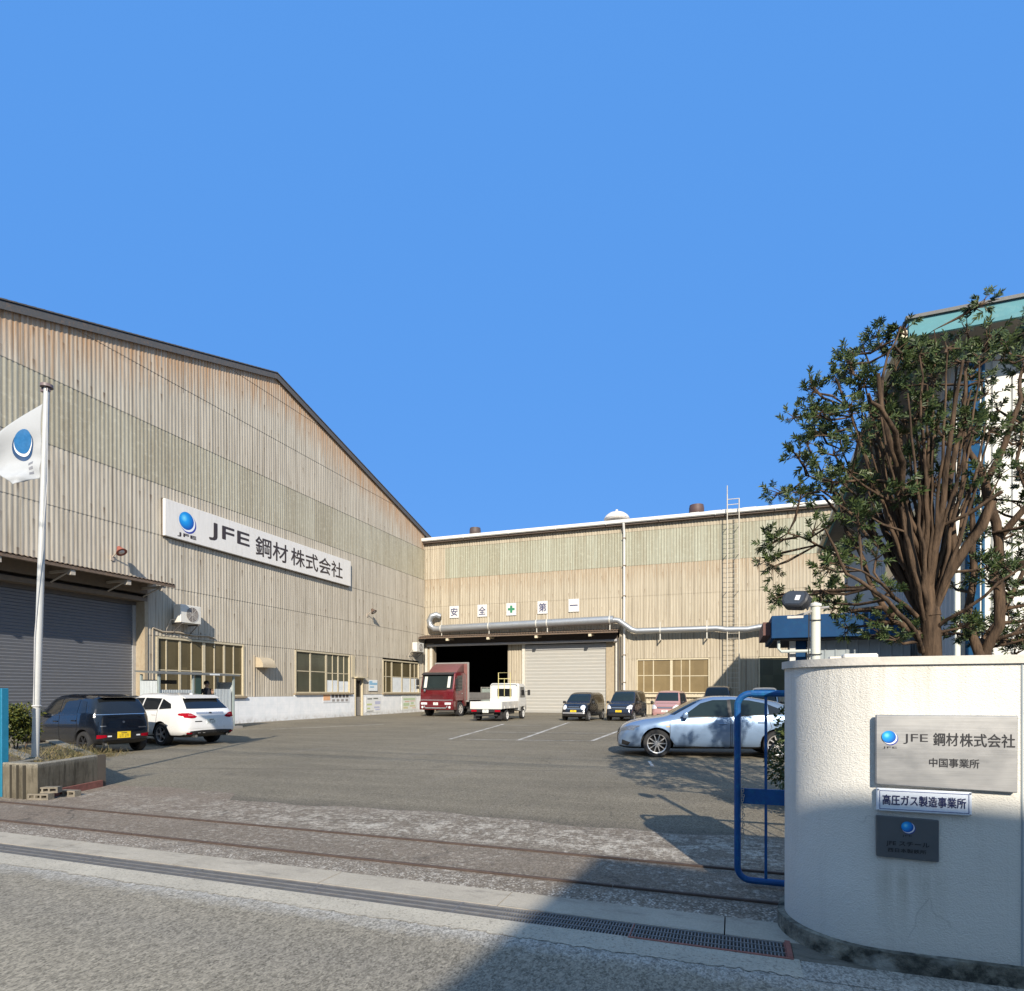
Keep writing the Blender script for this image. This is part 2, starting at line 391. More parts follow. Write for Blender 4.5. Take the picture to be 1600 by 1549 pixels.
wob = [0.008 * math.sin(x * 3.1) + 0.006 * math.sin(x * 11.3 + 1) + 0.024 * rnd.uniform(-1, 1) ** 3 for x in xs]
mb.add([(x, 3.655 + w, 0.004) for x, w in zip(xs, wob)] + [(x, 3.885, 0.010) for x in xs] + [(x, 3.885, -0.3) for x in xs],
       [(i, i + 1, n + 2 + i, n + 1 + i) for i in range(n)] + [(n + 1 + i, n + 2 + i, 2 * n + 3 + i, 2 * n + 2 + i) for i in range(n)])
struct(mb.build('gutter_edge_strip', m_edge, smooth=False))
mb = MB(); mb.box(-60, 0.33, 3.88, 4.14, -0.32, -0.22); struct(mb.build('gutter_channel', mat('wet_silt', (0.03, 0.028, 0.025), 0.5)))
mb = MB(); mb.box(0.335, 0.75, 3.888, 4.13, -0.3, 0.006); struct(mb.build('gutter_end', concrete('mossy_end', (0.17, 0.155, 0.125), (0.06, 0.06, 0.045), 0.9, 0.6)))
# steel grates
m_grate = plain('galvanised_grate', (0.19, 0.19, 0.19), 0.6, 0.3, 0.2, 8, dirt=(0.14, 0.10, 0.07), dirt_amt=0.5)
m_rust = plain('rusty_red_steel', (0.26, 0.10, 0.075), 0.8, 0.1, 0.3, 12, dirt=(0.09, 0.06, 0.05), dirt_amt=0.7)
def grate(x0, x1, label, end=False, group=None):
    t = thing('drain_grate', label, 'drain grate', (x0, 4.0, 0), 0, group)
    mb = MB()
    for y in (3.895, 3.97, 4.05, 4.125): mb.box(x0 + 0.003, x1 - 0.003, y - 0.0045, y + 0.0045, -0.035, 0.004)
    x = x0 + 0.015
    while x < x1 - 0.01:
        mb.box(x - 0.004, x + 0.004, 3.892, 4.128, -0.03, 0.0005); x += 0.021
    mb.build('bars', m_grate, t, smooth=False)
    mb = MB(); mb.box(x0, x0 + 0.007, 3.892, 4.128, -0.035, 0.006); mb.box(x1 - 0.007, x1, 3.892, 4.128, -0.035, 0.006)
    if end:
        mb.box(x0, x1 + 0.03, 3.868, 3.888, -0.04, 0.014); mb.box(x1, x1 + 0.03, 3.888, 4.14, -0.04, 0.016)
    mb.build('frame', m_rust if end else m_grate, t, smooth=False)
xg = 0.30
grate(-0.62, 0.30, 'steel drain grate with a rusty red rim at the gutter end by the curved wall', True)
for i in range(9):
    b_ = -0.62 - 1.24 * i
    grate(b_ - 1.24, b_, 'grey steel drain grate in the long run across the yard entrance', group='drain grates along the gutter')
# gate rails set in the entrance
for Y, lab in ((4.85, 'dark steel gate rail in the entrance nearer the gutter'), (5.66, 'dark steel gate rail in the entrance farther from the gutter')):
    mb = MB()
    for a, c in ((-12, -6.1), (-6.09, -0.9), (-0.89, 3.2)): mb.box(a, c, Y - 0.014, Y + 0.014, -0.02, 0.022, bev=0.004)
    tag(mb.build('gate_rail', mat('dark_rail', (0.075, 0.052, 0.042), 0.75, 0.2, 0.3, 9)), lab, 'gate rail')
# parking lines
def worn_white():
    b = NB('worn_line_paint'); p = b.coord('Position')
    n = b.math('ADD', b.math('MULTIPLY', b.noise(p, 7, 7, 0.8), 0.6), b.math('MULTIPLY', b.noise(p, 1.2, 3), 0.4))
    return b.fin(b.mix(b.ramp(n, 0.42, 0.58), (0.62, 0.60, 0.56), (0.19, 0.175, 0.15)), 0.85)
m_line = worn_white()
def line(p0, p1, w, z=0.004):
    p0, p1 = Vector((*p0, z)), Vector((*p1, z)); n = Vector((-(p1 - p0).y, (p1 - p0).x, 0)).normalized() * w / 2
    mb = MB(); mb.add([p0 - n, p1 - n, p1 + n, p0 + n], [(0, 1, 2, 3)]); struct(mb.build('parking_line', m_line, smooth=False))
line((-8.67, 18.1), (-10.3, 27.5), 0.12); line((-6.43, 18.4), (-7.75, 30.0), 0.12); line((-4.17, 18.95), (-4.30, 30), 0.12)
line((-8.1, 18.15), (-4.1, 19.0), 0.10, 0.008); line((-8.9, 21.8), (-4.2, 22.6), 0.10, 0.008)
line((-17.9, 20.4), (-15.6, 25.4), 0.12); line((-10.8, 26.1), (-8.3, 26.9), 0.10, 0.008)
line((-1.55, 12.9), (-1.75, 13.9), 0.07)

# ------------------------------------------------------------------ corrugated factory cladding
def cladding(name, tan, pale, pitch, streak=1.0, seam=0.82, under=False, bolt=0.7, bw=0.07):
    b = NB(name); uv = b.xyz(b.coord('UV')); u, v = uv[0], uv[1]; dt = b.attr('dt')
    rowid = b.math('FLOOR', b.math('DIVIDE', b.math('SUBTRACT', v, 1.45), 2.2))
    pid = b.math('FLOOR', b.math('DIVIDE', u, seam))
    wn_ = b.white(b.comb(pid, rowid))
    uvv = b.comb(u, v)
    st = b.noise(b.scale(uvv, (5.5, 0.22, 1)), 1.0, 6, 0.7)
    st2 = b.noise(b.scale(uvv, (16, 0.5, 1)), 1.0, 4, 0.7)
    big = b.noise(uvv, 0.35, 4, 0.6)
    c = b.mix(b.ramp(st, 0.3, 0.7), tan, pale)
    c = b.mix(b.ramp(wn_, 0, 1, 0.0, 0.22), c, tuple(x * 0.72 for x in tan))
    c = b.mix(b.ramp(big, 0.45, 0.7, 0, 0.35), c, tuple(x * f for x, f in zip(pale, (0.86, 0.88, 0.88))))
    c = b.mix(b.ramp(st2, 0.52, 0.72, 0, 0.38 * streak), c, (0.13, 0.085, 0.05))
    # dirt sits in the valleys of the sheet and along each sheet seam
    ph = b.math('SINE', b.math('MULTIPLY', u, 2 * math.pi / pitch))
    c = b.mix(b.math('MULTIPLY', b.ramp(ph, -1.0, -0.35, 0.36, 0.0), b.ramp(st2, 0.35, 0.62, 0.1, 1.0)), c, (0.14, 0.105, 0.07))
    sm = b.math('ABSOLUTE', b.math('SUBTRACT', b.math('FRACT', b.math('DIVIDE', u, seam)), 0.5))
    c = b.mix(b.math('MULTIPLY', b.ramp(sm, 0.455, 0.495), b.ramp(b.white(b.comb(pid, b.math('ADD', rowid, 7.0))), 0, 1, 0.1, 0.95)), c, (0.085, 0.065, 0.045))
    # fixing stains under each bolt row
    fu = b.math('ABSOLUTE', b.math('SUBTRACT', b.math('FRACT', b.math('DIVIDE', u, pitch * 3)), 0.5))
    fv = b.math('FRACT', b.math('ADD', b.math('DIVIDE', b.math('SUBTRACT', v, 1.45), 1.1), 0.35))
    sp = b.math('MULTIPLY', b.ramp(fu, bw, 0.03), b.math('MULTIPLY', b.ramp(fv, 0.52, 0.84), b.ramp(fv, 0.88, 0.86)))
    on = b.ramp(b.white(b.comb(b.math('FLOOR', b.math('DIVIDE', u, pitch * 3)), b.math('FLOOR', b.math('DIVIDE', v, 1.1)))), 0.45, 1.0, 0.0, bolt)
    c = b.mix(b.math('MULTIPLY', sp, on), c, (0.15, 0.105, 0.07))
    if under:          # rust running down below the pale band
        ub = b.math('MULTIPLY', b.math('MULTIPLY', b.ramp(v, 8.9, 10.2), b.ramp(v, 10.32, 10.28)), b.ramp(st2, 0.42, 0.66, 0.0, 0.75))
        c = b.mix(ub, c, (0.27, 0.155, 0.07))
    # rust under the verge
    rs = b.math('MULTIPLY', b.ramp(b.math('ADD', dt, b.math('MULTIPLY', b.math('SUBTRACT', st, 0.5), 4.5)), -0.2, 2.0, 0.95, 0.0), b.ramp(st2, 0.35, 0.6, 0.3, 1.0))
    c = b.mix(rs, c, (0.42, 0.215, 0.085))
    b.bump(b.noise(uvv, 30, 4), 0.12, 0.01)
    return b.fin(c, 0.82, spec=0.25)
m_left = cladding('left_cladding', (0.39, 0.345, 0.27), (0.60, 0.545, 0.45), 0.168, bolt=1.0, bw=0.14)
m_back = cladding('back_cladding', (0.37, 0.32, 0.235), (0.49, 0.435, 0.34), 0.20, 0.9, under=True)
def skylight_mat(name, a, c):
    b = NB(name); uv = b.xyz(b.coord('UV')); u, v = uv[0], uv[1]; uvv = b.comb(u, v)
    pid = b.math('FLOOR', b.math('DIVIDE', u, 0.82)); w = b.white(b.comb(pid, 3.0))
    st = b.noise(b.scale(uvv, (6, 0.5, 1)), 1.0, 5, 0.7); pt = b.noise(uvv, 4, 7, 0.75)
    col = b.mix(w, a, c)
    col = b.mix(b.ramp(st, 0.45, 0.75, 0, 0.55), col, (0.22, 0.17, 0.10))
    col = b.mix(b.ramp(pt, 0.52, 0.72, 0, 0.55), col, tuple(min(1, x * 1.35) for x in c))
    sm = b.math('ABSOLUTE', b.math('SUBTRACT', b.math('FRACT', b.math('DIVIDE', u, 0.82)), 0.5))
    col = b.mix(b.ramp(sm, 0.47, 0.5, 0, 0.6), col, (0.15, 0.13, 0.09))
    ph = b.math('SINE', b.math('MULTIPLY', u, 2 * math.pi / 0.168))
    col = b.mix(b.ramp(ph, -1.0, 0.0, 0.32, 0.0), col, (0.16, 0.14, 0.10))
    return b.fin(col, 0.6, spec=0.3)
m_sky_l = skylight_mat('left_skylight_sheet', (0.38, 0.345, 0.255), (0.475, 0.445, 0.345))
m_sky_b = skylight_mat('back_skylight_sheet', (0.295, 0.285, 0.21), (0.365, 0.372, 0.292))

def corr(mb, plane, rects, pitch, amp, roof=None, lap=0.016, sign=1.0, proud=0.0):
    """corrugated sheet rows: plane=('X', x) faces +X with u=Y; ('Y', y) faces -Y with u=X"""
    ax, c0 = plane
    for (u0, u1, v0, v1) in rects:
        n = max(2, int((u1 - u0) / pitch * 6)); nr = max(1, int(round((v1 - v0) / 1.1)))
        us = [u0 + (u1 - u0) * i / n for i in range(n + 1)]
        k0 = len(mb.v); dts = mb.att.setdefault('dt', {})
        for r in range(nr + 1):
            for u in us:
                tp = min(v1, roof(u)) if roof else v1
                v = v0 + max(0.0, tp - v0) * r / nr
                d = proud + amp * math.sin(2 * math.pi * u / pitch) + lap * (1 - r / nr)
                p = (c0 + d, u, v) if ax == 'X' else (u, c0 - d, v)
                mb.uv[len(mb.v)] = (u, v); dts[len(mb.v)] = (roof(u) - v) if roof else 9.0
                mb.v.append(p)
        for r in range(nr):
            for i in range(n):
                if roof and max(roof(us[i]), roof(us[i + 1])) <= v0 + 0.001: continue
                a = k0 + r * (n + 1) + i
                q = [a, a + 1, a + n + 2, a + n + 1]
                mb.f.append(q if ax == 'X' else q); mb.mi.append(mb.cur)

m_cream = plain('cream_window_paint', (0.52, 0.455, 0.32), 0.6, 0, 0.12, 9, dirt=(0.25, 0.18, 0.10), dirt_amt=0.5)
def glass(name, c, r=0.12, spec=0.5):
    b = NB(name); v = b.coord('Object')
    q_ = b.xyz(b.coord('Position')); bay = b.white(b.comb(b.math('FLOOR', b.math('DIVIDE', q_[0], 0.61)), b.math('FLOOR', b.math('DIVIDE', q_[1], 0.61)), b.math('FLOOR', b.math('DIVIDE', q_[2], 1.31))))
    col = b.mix(b.ramp(b.noise(v, 1.1, 4), 0.35, 0.65), tuple(x * 0.9 for x in c), tuple(x * 1.1 for x in c))
    col = b.mix(b.ramp(bay, 0, 1, 0, 0.42), col, tuple(x * 0.45 for x in c))
    b.bump(b.noise(v, 2.2, 2), 0.03, 0.05)
    return b.fin(col, r, spec=spec)
m_pane = glass('brown_blind_behind_glass', (0.115, 0.093, 0.05), 0.22, 0.3)
m_pane2 = glass('grey_green_glass', (0.085, 0.088, 0.06), 0.16, 0.45)
m_pane3 = glass('ochre_blind_behind_glass', (0.22, 0.165, 0.085), 0.22, 0.35)
def W(plane, u, d, v):        # wall coordinates to world: d = distance out from the wall
    return (plane[1] + d, u, v) if plane[0] == 'X' else (u, plane[1] - d, v)
def wbox(mb, plane, u0, u1, d0, d1, v0, v1, bev=0):
    a, c = W(plane, u0, d0, v0), W(plane, u1, d1, v1)
    mb.box(min(a[0], c[0]), max(a[0], c[0]), min(a[1], c[1]), max(a[1], c[1]), v0, v1, bev)
def window(parent, plane, u0, u1, v0, v1, bars, hbars, pane, deep=0.055, frame_m=None, sill=True, half=None):
    fm = frame_m or m_cream
    mb = MB(); t = 0.07
    wbox(mb, plane, u0 - 0.02, u0 + t, -deep, 0.045, v0, v1); wbox(mb, plane, u1 - t, u1 + 0.02, -deep, 0.06, v0, v1)
    wbox(mb, plane, u0 + t, u1 - t, -deep, 0.035, v1 - t, v1 + 0.02); wbox(mb, plane, u0 + t, u1 - t, -deep, 0.035, v0, v0 + t)
    for fr, w in bars:
        u = u0 + (u1 - u0) * fr; wbox(mb, plane, u - w / 2, u + w / 2, -deep, -0.012, v0 + t, v1 - t)
    for f0, f1, hv in hbars:
        wbox(mb, plane, u0 + (u1 - u0) * f0 + t, u0 + (u1 - u0) * f1 - t, -deep + 0.02, -0.022, v0 + (v1 - v0) * hv - 0.025, v0 + (v1 - v0) * hv + 0.025)
    f = mb.build('window', fm, parent, smooth=False)
    mb = MB(); wbox(mb, plane, u0 + 0.02, u1 - 0.02, -deep - 0.03, -deep + 0.012, v0 + 0.02, v1 - 0.02); mb.build('pane', pane, f, smooth=False)
    if half:
        mb = MB()
        for a, c, h, m in half: wbox(mb, plane, u0 + (u1 - u0) * a, u0 + (u1 - u0) * c, -deep + 0.012, -deep + 0.018, v0 + 0.05, v0 + (v1 - v0) * h)
        mb.build('paper_sheet', mat('white_paper', (0.66, 0.69, 0.70), 0.8, var=0.12, scale=3), f, smooth=False)
    if sill:
        mb = MB(); wbox(mb, plane, u0 - 0.12, u1 + 0.12, 0.0, 0.16, v0 - 0.09, v0 - 0.002); mb.build('sill', mat('sill_brown', (0.30, 0.24, 0.16), 0.8, dirt=(0.12, 0.08, 0.05), dirt_amt=0.6), f, smooth=False)
    return f

# ------------------------------------------------------------------ left factory hall (its gable faces the yard, +X)
LX = -22.7
lf = thing('factory_hall', 'huge beige corrugated gable wall of the left factory hall, carrying the long company sign', 'factory building', (LX, 26.2, 0))
def lroof(y): return 18.12 - (0.258 * (y - 26.25) if y > 26.25 else 0.302 * (26.25 - y))
PL = ('X', LX)
mb = MB(); full = (9.0, 42.88)
R = []
for a, c in ((12.63, 14.85), (14.85, 17.05), (17.05, 18.4)): R.append((full[0], full[1], a, c))
R += [(full[0], full[1], 8.15, 10.28), (full[0], full[1], 6.0, 8.15), (18.75, full[1], 3.9, 6.0)]
R += [(18.75, 19.13, 0.02, 3.9), (24.03, 27.78, 1.3, 3.9), (32.95, 33.45, 1.45, 3.9), (33.45, 34.36, 2.42, 3.9), (34.36, 36.8, 1.38, 3.9), (41.97, full[1], 1.35, 3.9), (9.0, 9.6, 0.02, 6.0)]
corr(mb, PL, R, 0.168, 0.0085, lroof)
mb.build('wall', m_left, lf, sharp=80)
mb = MB(); corr(mb, PL, [(full[0], full[1], 10.28, 12.63)], 0.168, 0.0085, lroof); mb.build('skylight_band', m_sky_l, lf, sharp=80)
# body behind the cladding, with the far gable and sides
mb = MB()
prof = [(9.0, 0), (42.8, 0), (42.8, lroof(42.8) - 0.15), (26.25, 17.95), (9.0, lroof(9.0) - 0.15)]
mb.prism(prof, LX - 50, LX - 1.0, 'X'); mb.build('shell', mat('shell_grey', (0.28, 0.25, 0.2), 0.9), lf, smooth=False)
mb = MB()
for (ya, yb) in ((26.25, 44.2), (26.25, 8.4)):
    za, zb = lroof(ya), lroof(yb); s_ = 1
    pts = [(ya, za + 0.02), (yb, zb + 0.02), (yb, zb + 0.16), (ya, za + 0.16)]
    mb.prism(pts, LX - 50, LX + 0.10, 'X')
mb.build('roof', mat('roof_sheet_grey', (0.12, 0.12, 0.115), 0.8, dirt=(0.2, 0.17, 0.13), dirt_amt=0.5), lf, smooth=False)
mb = MB()
for (ya, yb) in ((26.25, 44.25), (26.25, 8.4)):
    za, zb = lroof(ya), lroof(yb)
    mb.prism([(ya, za - 0.10), (yb, zb - 0.10), (yb, zb + 0.17), (ya, za + 0.17)], LX + 0.105, LX + 0.13, 'X')
    n = 60
    for i in range(n):                                    # overlapping verge capping
        y0 = ya + (yb - ya) * i / n; y1 = ya + (yb - ya) * (i + 0.97) / n
        mb.prism([(y0, lroof(y0) + 0.205), (y1, lroof(y1) + 0.205), (y1, lroof(y1) + 0.245), (y0, lroof(y0) + 0.255)], LX + 0.0, LX + 0.16, 'X')
mb.build('verge_trim', mat('verge_dark', (0.085, 0.085, 0.085), 0.75, dirt=(0.26, 0.15, 0.08), dirt_amt=0.5), lf, smooth=False)
# white base panels
m_base = NB('painted_base_board')
_p = m_base.coord('Position'); _y = m_base.xyz(_p)
_g = m_base.math('ABSOLUTE', m_base.math('SUBTRACT', m_base.math('FRACT', m_base.math('MULTIPLY', _y[1], 1.1)), 0.5))
_h = m_base.math('ABSOLUTE', m_base.math('SUBTRACT', m_base.math('FRACT', m_base.math('MULTIPLY', _y[2], 2.3)), 0.5))
_c = m_base.mix(m_base.ramp(m_base.noise(_p, 2.5, 5), 0.35, 0.65), (0.70, 0.73, 0.75), (0.80, 0.81, 0.82))
_c = m_base.mix(m_base.math('MAXIMUM', m_base.ramp(_g, 0.475, 0.495, 0, 0.22), m_base.ramp(_h, 0.465, 0.495, 0, 0.15)), _c, (0.42, 0.44, 0.46))
_c = m_base.mix(m_base.math('MULTIPLY', m_base.ramp(_y[2], 0.35, 0.0), m_base.ramp(m_base.noise(_p, 5, 5), 0.4, 0.7, 0.1, 0.7)), _c, (0.22, 0.19, 0.15))
m_base = m_base.fin(_c, 0.6)
mb = MB()
for a, c, h in ((19.13, 24.1, 1.22), (24.1, 27.7, 1.29), (27.7, 33.40, 1.37), (34.44, 42.8, 1.35)): wbox(mb, PL, a, c, -0.06, 0.05, 0.0, h)
mb.build('base_panel', m_base, lf, smooth=False)
thin, thick = 0.05, 0.11
window(lf, PL, 19.15, 24.01, 1.33, 3.86, [(0.105, thin), (0.245, thick), (0.37, thin), (0.51, 0.16), (0.635, thin), (0.755, thick), (0.875, thin)], [(0, 0.51, 0.45), (0.51, 1, 0.42)], m_pane)
window(lf, PL, 27.81, 32.92, 1.47, 3.85, [(0.26, thick), (0.545, 0.16), (0.665, thin), (0.775, thick), (0.89, thin)], [(0, 0.26, 0.52), (0.26, 0.545, 0.52), (0.545, 1, 0.50)], m_pane2, half=[(0.56, 0.76, 0.32, 0), (0.79, 0.98, 0.30, 0)])
window(lf, PL, 36.82, 41.95, 1.45, 3.76, [(0.09, thin), (0.24, 0.17), (0.52, 0.17), (0.76, 0.13), (0.88, thin)], [(0.0, 1.0, 0.50)], m_pane, half=[(0.25, 0.5, 0.49, 0), (0.53, 0.98, 0.47, 0)])
# door
mb = MB(); wbox(mb, PL, 33.45, 33.53, -0.12, 0.07, 0, 2.42); wbox(mb, PL, 34.28, 34.36, -0.12, 0.07, 0, 2.42); wbox(mb, PL, 33.53, 34.28, -0.12, 0.07, 2.34, 2.42)
wbox(mb, PL, 33.36, 34.5, 0.0, 0.30, 2.43, 2.50)
d = mb.build('door', m_cream, lf, smooth=False)
mb = MB(); wbox(mb, PL, 33.53, 34.28, -0.13, -0.07, 0.02, 2.34); mb.build('leaf', mat('door_grey', (0.22, 0.21, 0.20), 0.5), d, smooth=False)
mb = MB(); wbox(mb, PL, 33.60, 34.21, -0.07, -0.062, 1.22, 2.26); mb.build('glass', glass('dark_door_glass', (0.03, 0.028, 0.025), 0.1), d, smooth=False)
mb = MB(); mb.tube([W(PL, 34.16, -0.07, 1.0), W(PL, 34.16, -0.01, 1.0), W(PL, 34.05, -0.01, 1.0)], 0.012, 8); mb.build('handle', mat('steel', (0.5, 0.5, 0.5), 0.3, 0.9), d)
mb = MB(); wbox(mb, PL, 33.1, 33.44, 0.03, 0.07, 2.45, 3.85); mb.build('light_panel', m_cream, lf, smooth=False)
# shutter bay
m_shut_d = plain('dark_shutter_paint', (0.13, 0.138, 0.155), 0.6, 0.1, 0.1, 3, dirt=(0.22, 0.19, 0.15), dirt_amt=0.35, stretch=(1, 1, 6))
def shutter(parent, plane, u0, u1, v1, depth, m, pitch=0.115):
    mb = MB(); n = int(v1 / pitch)
    for i in range(n):
        v = v1 * i / n; h = v1 / n
        for (a, b_, c, d_) in ((0.0, 0.0, 0.78, 0.022), (0.78, 0.022, 1.0, 0.0)):
            p0, p1 = W(plane, u0, depth + b_, v + h * a), W(plane, u1, depth + b_, v + h * a)
            q0, q1 = W(plane, u0, depth + d_, v + h * c), W(plane, u1, depth + d_, v + h * c)
            mb.add([p0, p1, q1, q0], [(0, 1, 2, 3)])
    return mb.build('roller_shutter', m, parent, smooth=False)
sh = shutter(lf, PL, 9.7, 18.44, 5.1, -0.5, m_shut_d)
mb = MB(); wbox(mb, PL, 9.6, 18.6, -0.6, -0.42, 5.1, 5.55); mb.build('shutter_box', mat('dark_steel', (0.10, 0.09, 0.08), 0.6, dirt=(0.18, 0.12, 0.08), dirt_amt=0.6), sh, smooth=False)
mb = MB(); wbox(mb, PL, 18.44, 18.58, -0.55, -0.44, 0, 5.1); wbox(mb, PL, 9.6, 9.7, -0.55, -0.44, 0, 5.1); mb.build('guide_rail', mat('pale_steel', (0.42, 0.42, 0.42), 0.5, 0.3), sh, smooth=False)
m_jamb = plain('jamb_cream', (0.36, 0.30, 0.21), 0.75, 0, 0.15, 4, dirt=(0.22, 0.12, 0.06), dirt_amt=0.6, stretch=(3, 3, 1))
mb = MB(); wbox(mb, PL, 18.58, 18.72, -0.6, 0.05, 0, 5.25); mb.build('jamb', m_jamb, lf, smooth=False)
mb = MB(); wbox(mb, PL, 9.6, 18.72, -0.42, 0.03, 5.25, 5.42); wbox(mb, PL, 9.6, 18.72, -0.6, 0.02, 5.56, 6.0); mb.build('lintel', mat('lintel_brown', (0.17, 0.135, 0.10), 0.8, dirt=(0.3, 0.2, 0.1), dirt_amt=0.4), lf, smooth=False)
def canopy(parent, plane, u0, u1, z_in, z_out, depth, m, pitch=0.17):
    mb = MB(); n = int((u1 - u0) / pitch * 6)
    for off in (0, -0.035):
        vs = []
        for i in range(n + 1):
            u = u0 + (u1 - u0) * i / n; w = 0.018 * math.sin(2 * math.pi * u / pitch)
            vs += [W(plane, u, 0.02, z_in + w + off), W(plane, u, depth, z_out + w + off)]
        mb.add(vs, [(2 * i, 2 * i + 1, 2 * i + 3, 2 * i + 2) for i in range(n)])
    wbox(mb, plane, u0, u1, depth - 0.06, depth - 0.01, z_out - 0.14, z_out - 0.04)
    return mb.build('canopy', m, parent, sharp=60)
m_can = plain('rusty_canopy_sheet', (0.13, 0.095, 0.07), 0.85, 0, 0.3, 5, dirt=(0.30, 0.17, 0.09), dirt_amt=0.6)
c_ = canopy(lf, PL, 8.8, 19.0, 6.12, 5.93, 1.25, m_can)
mb = MB()
for u in (10.5, 12.6, 14.9, 17.0, 18.5):
    wbox(mb, PL, u - 0.05, u + 0.05, 0.0, 1.15, 5.72, 5.80)
    a, b_ = W(PL, u, 0.05, 5.42), W(PL, u, 0.95, 5.72); mb.tube([a, b_], 0.03, 6)
    wbox(mb, PL, u - 0.08, u + 0.08, 1.0, 1.18, 5.60, 5.78)
mb.build('bracket', mat('bracket_grey', (0.42, 0.38, 0.32), 0.7), c_, smooth=False)
# cowl vent, conduits, cable
mb = MB(); prof = [(24.86, 0.0)]
for i in range(9):
    a = math.pi / 2 * i / 8; prof.append((0.48 * math.sin(a), 3.30 - 0.46 + 0.46 * math.cos(a)))
mb2 = [(0.0, 2.78), (0.0, 3.30)] + [(0.50 * math.sin(math.pi / 2 * i / 8), 2.86 + 0.44 * math.cos(math.pi / 2 * i / 8)) for i in range(1, 9)] + [(0.50, 2.78)]
mb = MB(); mb.prism([(LX + d, v) for d, v in mb2], 24.80, 25.72, 'Y'); mb.build('cowl_vent', plain('cowl_cream', (0.46, 0.385, 0.27), 0.6, 0, 0.08), lf, sharp=50)
mb = MB()
for u, z0, z1 in ((24.7, 1.3, 3.4), (18.95, 0, 4.2), (34.9, 2.5, 3.9), (42.55, 0.2, 4.5)): mb.tube([W(PL, u, 0.05, z0), W(PL, u, 0.05, z1)], 0.022, 8)
mb.tube([W(PL, 18.95, 0.06, 4.2), W(PL, 19.4, 0.07, 4.08), W(PL, 20.2, 0.07, 4.12), W(PL, 21.0, 0.07, 4.06), W(PL, 21.8, 0.07, 4.10), W(PL, 22.2, 0.06, 4.02)], 0.035, 8)
mb.build('conduit', mat('conduit_brown', (0.40, 0.34, 0.26), 0.6), lf)

# things fixed on the left wall
def company_sign():
    t = thing('company_sign', 'long white company sign board with blue ball emblem on the left factory gable', 'sign', (LX + 0.12, 26.1, 8.9))
    P_ = ('X', LX)
    mb = MB(); wbox(mb, P_, 19.40, 32.78, 0.06, 0.20, 8.14, 9.70, bev=0.012); mb.build('board', plain('sign_white', (0.74, 0.71, 0.66), 0.45, 0, 0.04, 1.5, dirt=(0.5, 0.45, 0.36), dirt_amt=0.35, stretch=(1, 4, 0.4)), t, smooth=False)
    mb = MB(); wbox(mb, P_, 19.37, 32.81, 0.04, 0.055, 8.10, 9.73); mb.build('backing_frame', mat('sign_frame', (0.12, 0.09, 0.07), 0.6), t, smooth=False)
    M = on_left_wall(LX + 0.204)
    ink = mat('sign_ink', (0.045, 0.032, 0.028), 0.45)
    text('JFE', M, 21.72, 24.20, 8.52, 9.32, bold=0.018).build('lettering', ink, t, smooth=False)
    text('鋼材', M, 24.62, 26.98, 8.42, 9.38, bold=0.016).build('lettering', ink, t, smooth=False)
    text('株式会社', M, 27.25, 31.90, 8.44, 9.38, bold=0.016).build('lettering', ink, t, smooth=False)
    logo(t, M, 20.48, 9.02, 0.42)
    text('JFE', M, 20.02, 21.0, 8.26, 8.44, bold=0.01).build('lettering', ink, t, smooth=False)
company_sign()

def ac_unit(name_label, plane, u0, u1, v0, v1, d0, d1, fan_front=True):
    t = thing('air_conditioner', name_label, 'air conditioner', W(plane, (u0 + u1) / 2, d0, v0))
    mb = MB(); wbox(mb, plane, u0, u1, d0, d1, v0, v1, bev=0.02); mb.build('casing', plain('ac_ivory', (0.66, 0.64, 0.58), 0.45, 0, 0.05, 3, dirt=(0.35, 0.28, 0.2), dirt_amt=0.3), t)
    cu_, cv, r = u0 + (u1 - u0) * 0.56, (v0 + v1) / 2, (v1 - v0) * 0.40
    mb = MB()
    for q in (1.0, 0.8, 0.6, 0.4, 0.2):
        pts = [W(plane, cu_ + r * q * math.cos(a), d1 + 0.012, cv + r * q * math.sin(a)) for a in [2 * math.pi * k / 24 for k in range(25)]]
        mb.tube(pts, 0.006, 5, caps=False)
    for k in range(8):
        a = math.pi * 2 * k / 8; mb.tube([W(plane, cu_, d1 + 0.014, cv), W(plane, cu_ + r * math.cos(a), d1 + 0.014, cv + r * math.sin(a))], 0.006, 5)
    mb.build('grille', mat('ac_grille', (0.45, 0.44, 0.42), 0.5), t)
    mb = MB(); n = 28; k0 = [W(plane, cu_ + r * math.cos(2 * math.pi * k / n), d1 + 0.004, cv + r * math.sin(2 * math.pi * k / n)) for k in range(n)]
    mb.add(k0, [list(range(n))]); mb.build('fan_opening', mat('ac_dark', (0.20, 0.17, 0.15), 0.7), t, smooth=False)
    mb = MB()
    for u in (u0 + 0.12, u1 - 0.12):
        wbox(mb, plane, u - 0.025, u + 0.025, 0.0, d1 + 0.03, v0 - 0.06, v0 - 0.004); mb.tube([W(plane, u, 0.03, v0 - 0.45), W(plane, u, d1 - 0.08, v0 - 0.05)], 0.018, 6)
    mb.build('wall_bracket', mat('bracket_dark', (0.10, 0.09, 0.085), 0.6), t, smooth=False)
    mb = MB(); mb.tube([W(plane, u0 - 0.01, d0 + 0.1, v0 + 0.15), W(plane, u0 - 0.16, d0 + 0.05, v0 + 0.1), W(plane, u0 - 0.2, 0.05, v0 - 0.3), W(plane, u0 - 0.2, 0.05, 4.0 if v0 > 4.3 else 3.0)], 0.02, 7)
    mb.build('pipe', mat('ac_pipe', (0.45, 0.40, 0.33), 0.7), t)
ac_unit('ivory air conditioner on wall brackets between the dark shutter canopy and the brown window', PL, 19.80, 20.88, 4.50, 5.28, 0.22, 0.62)
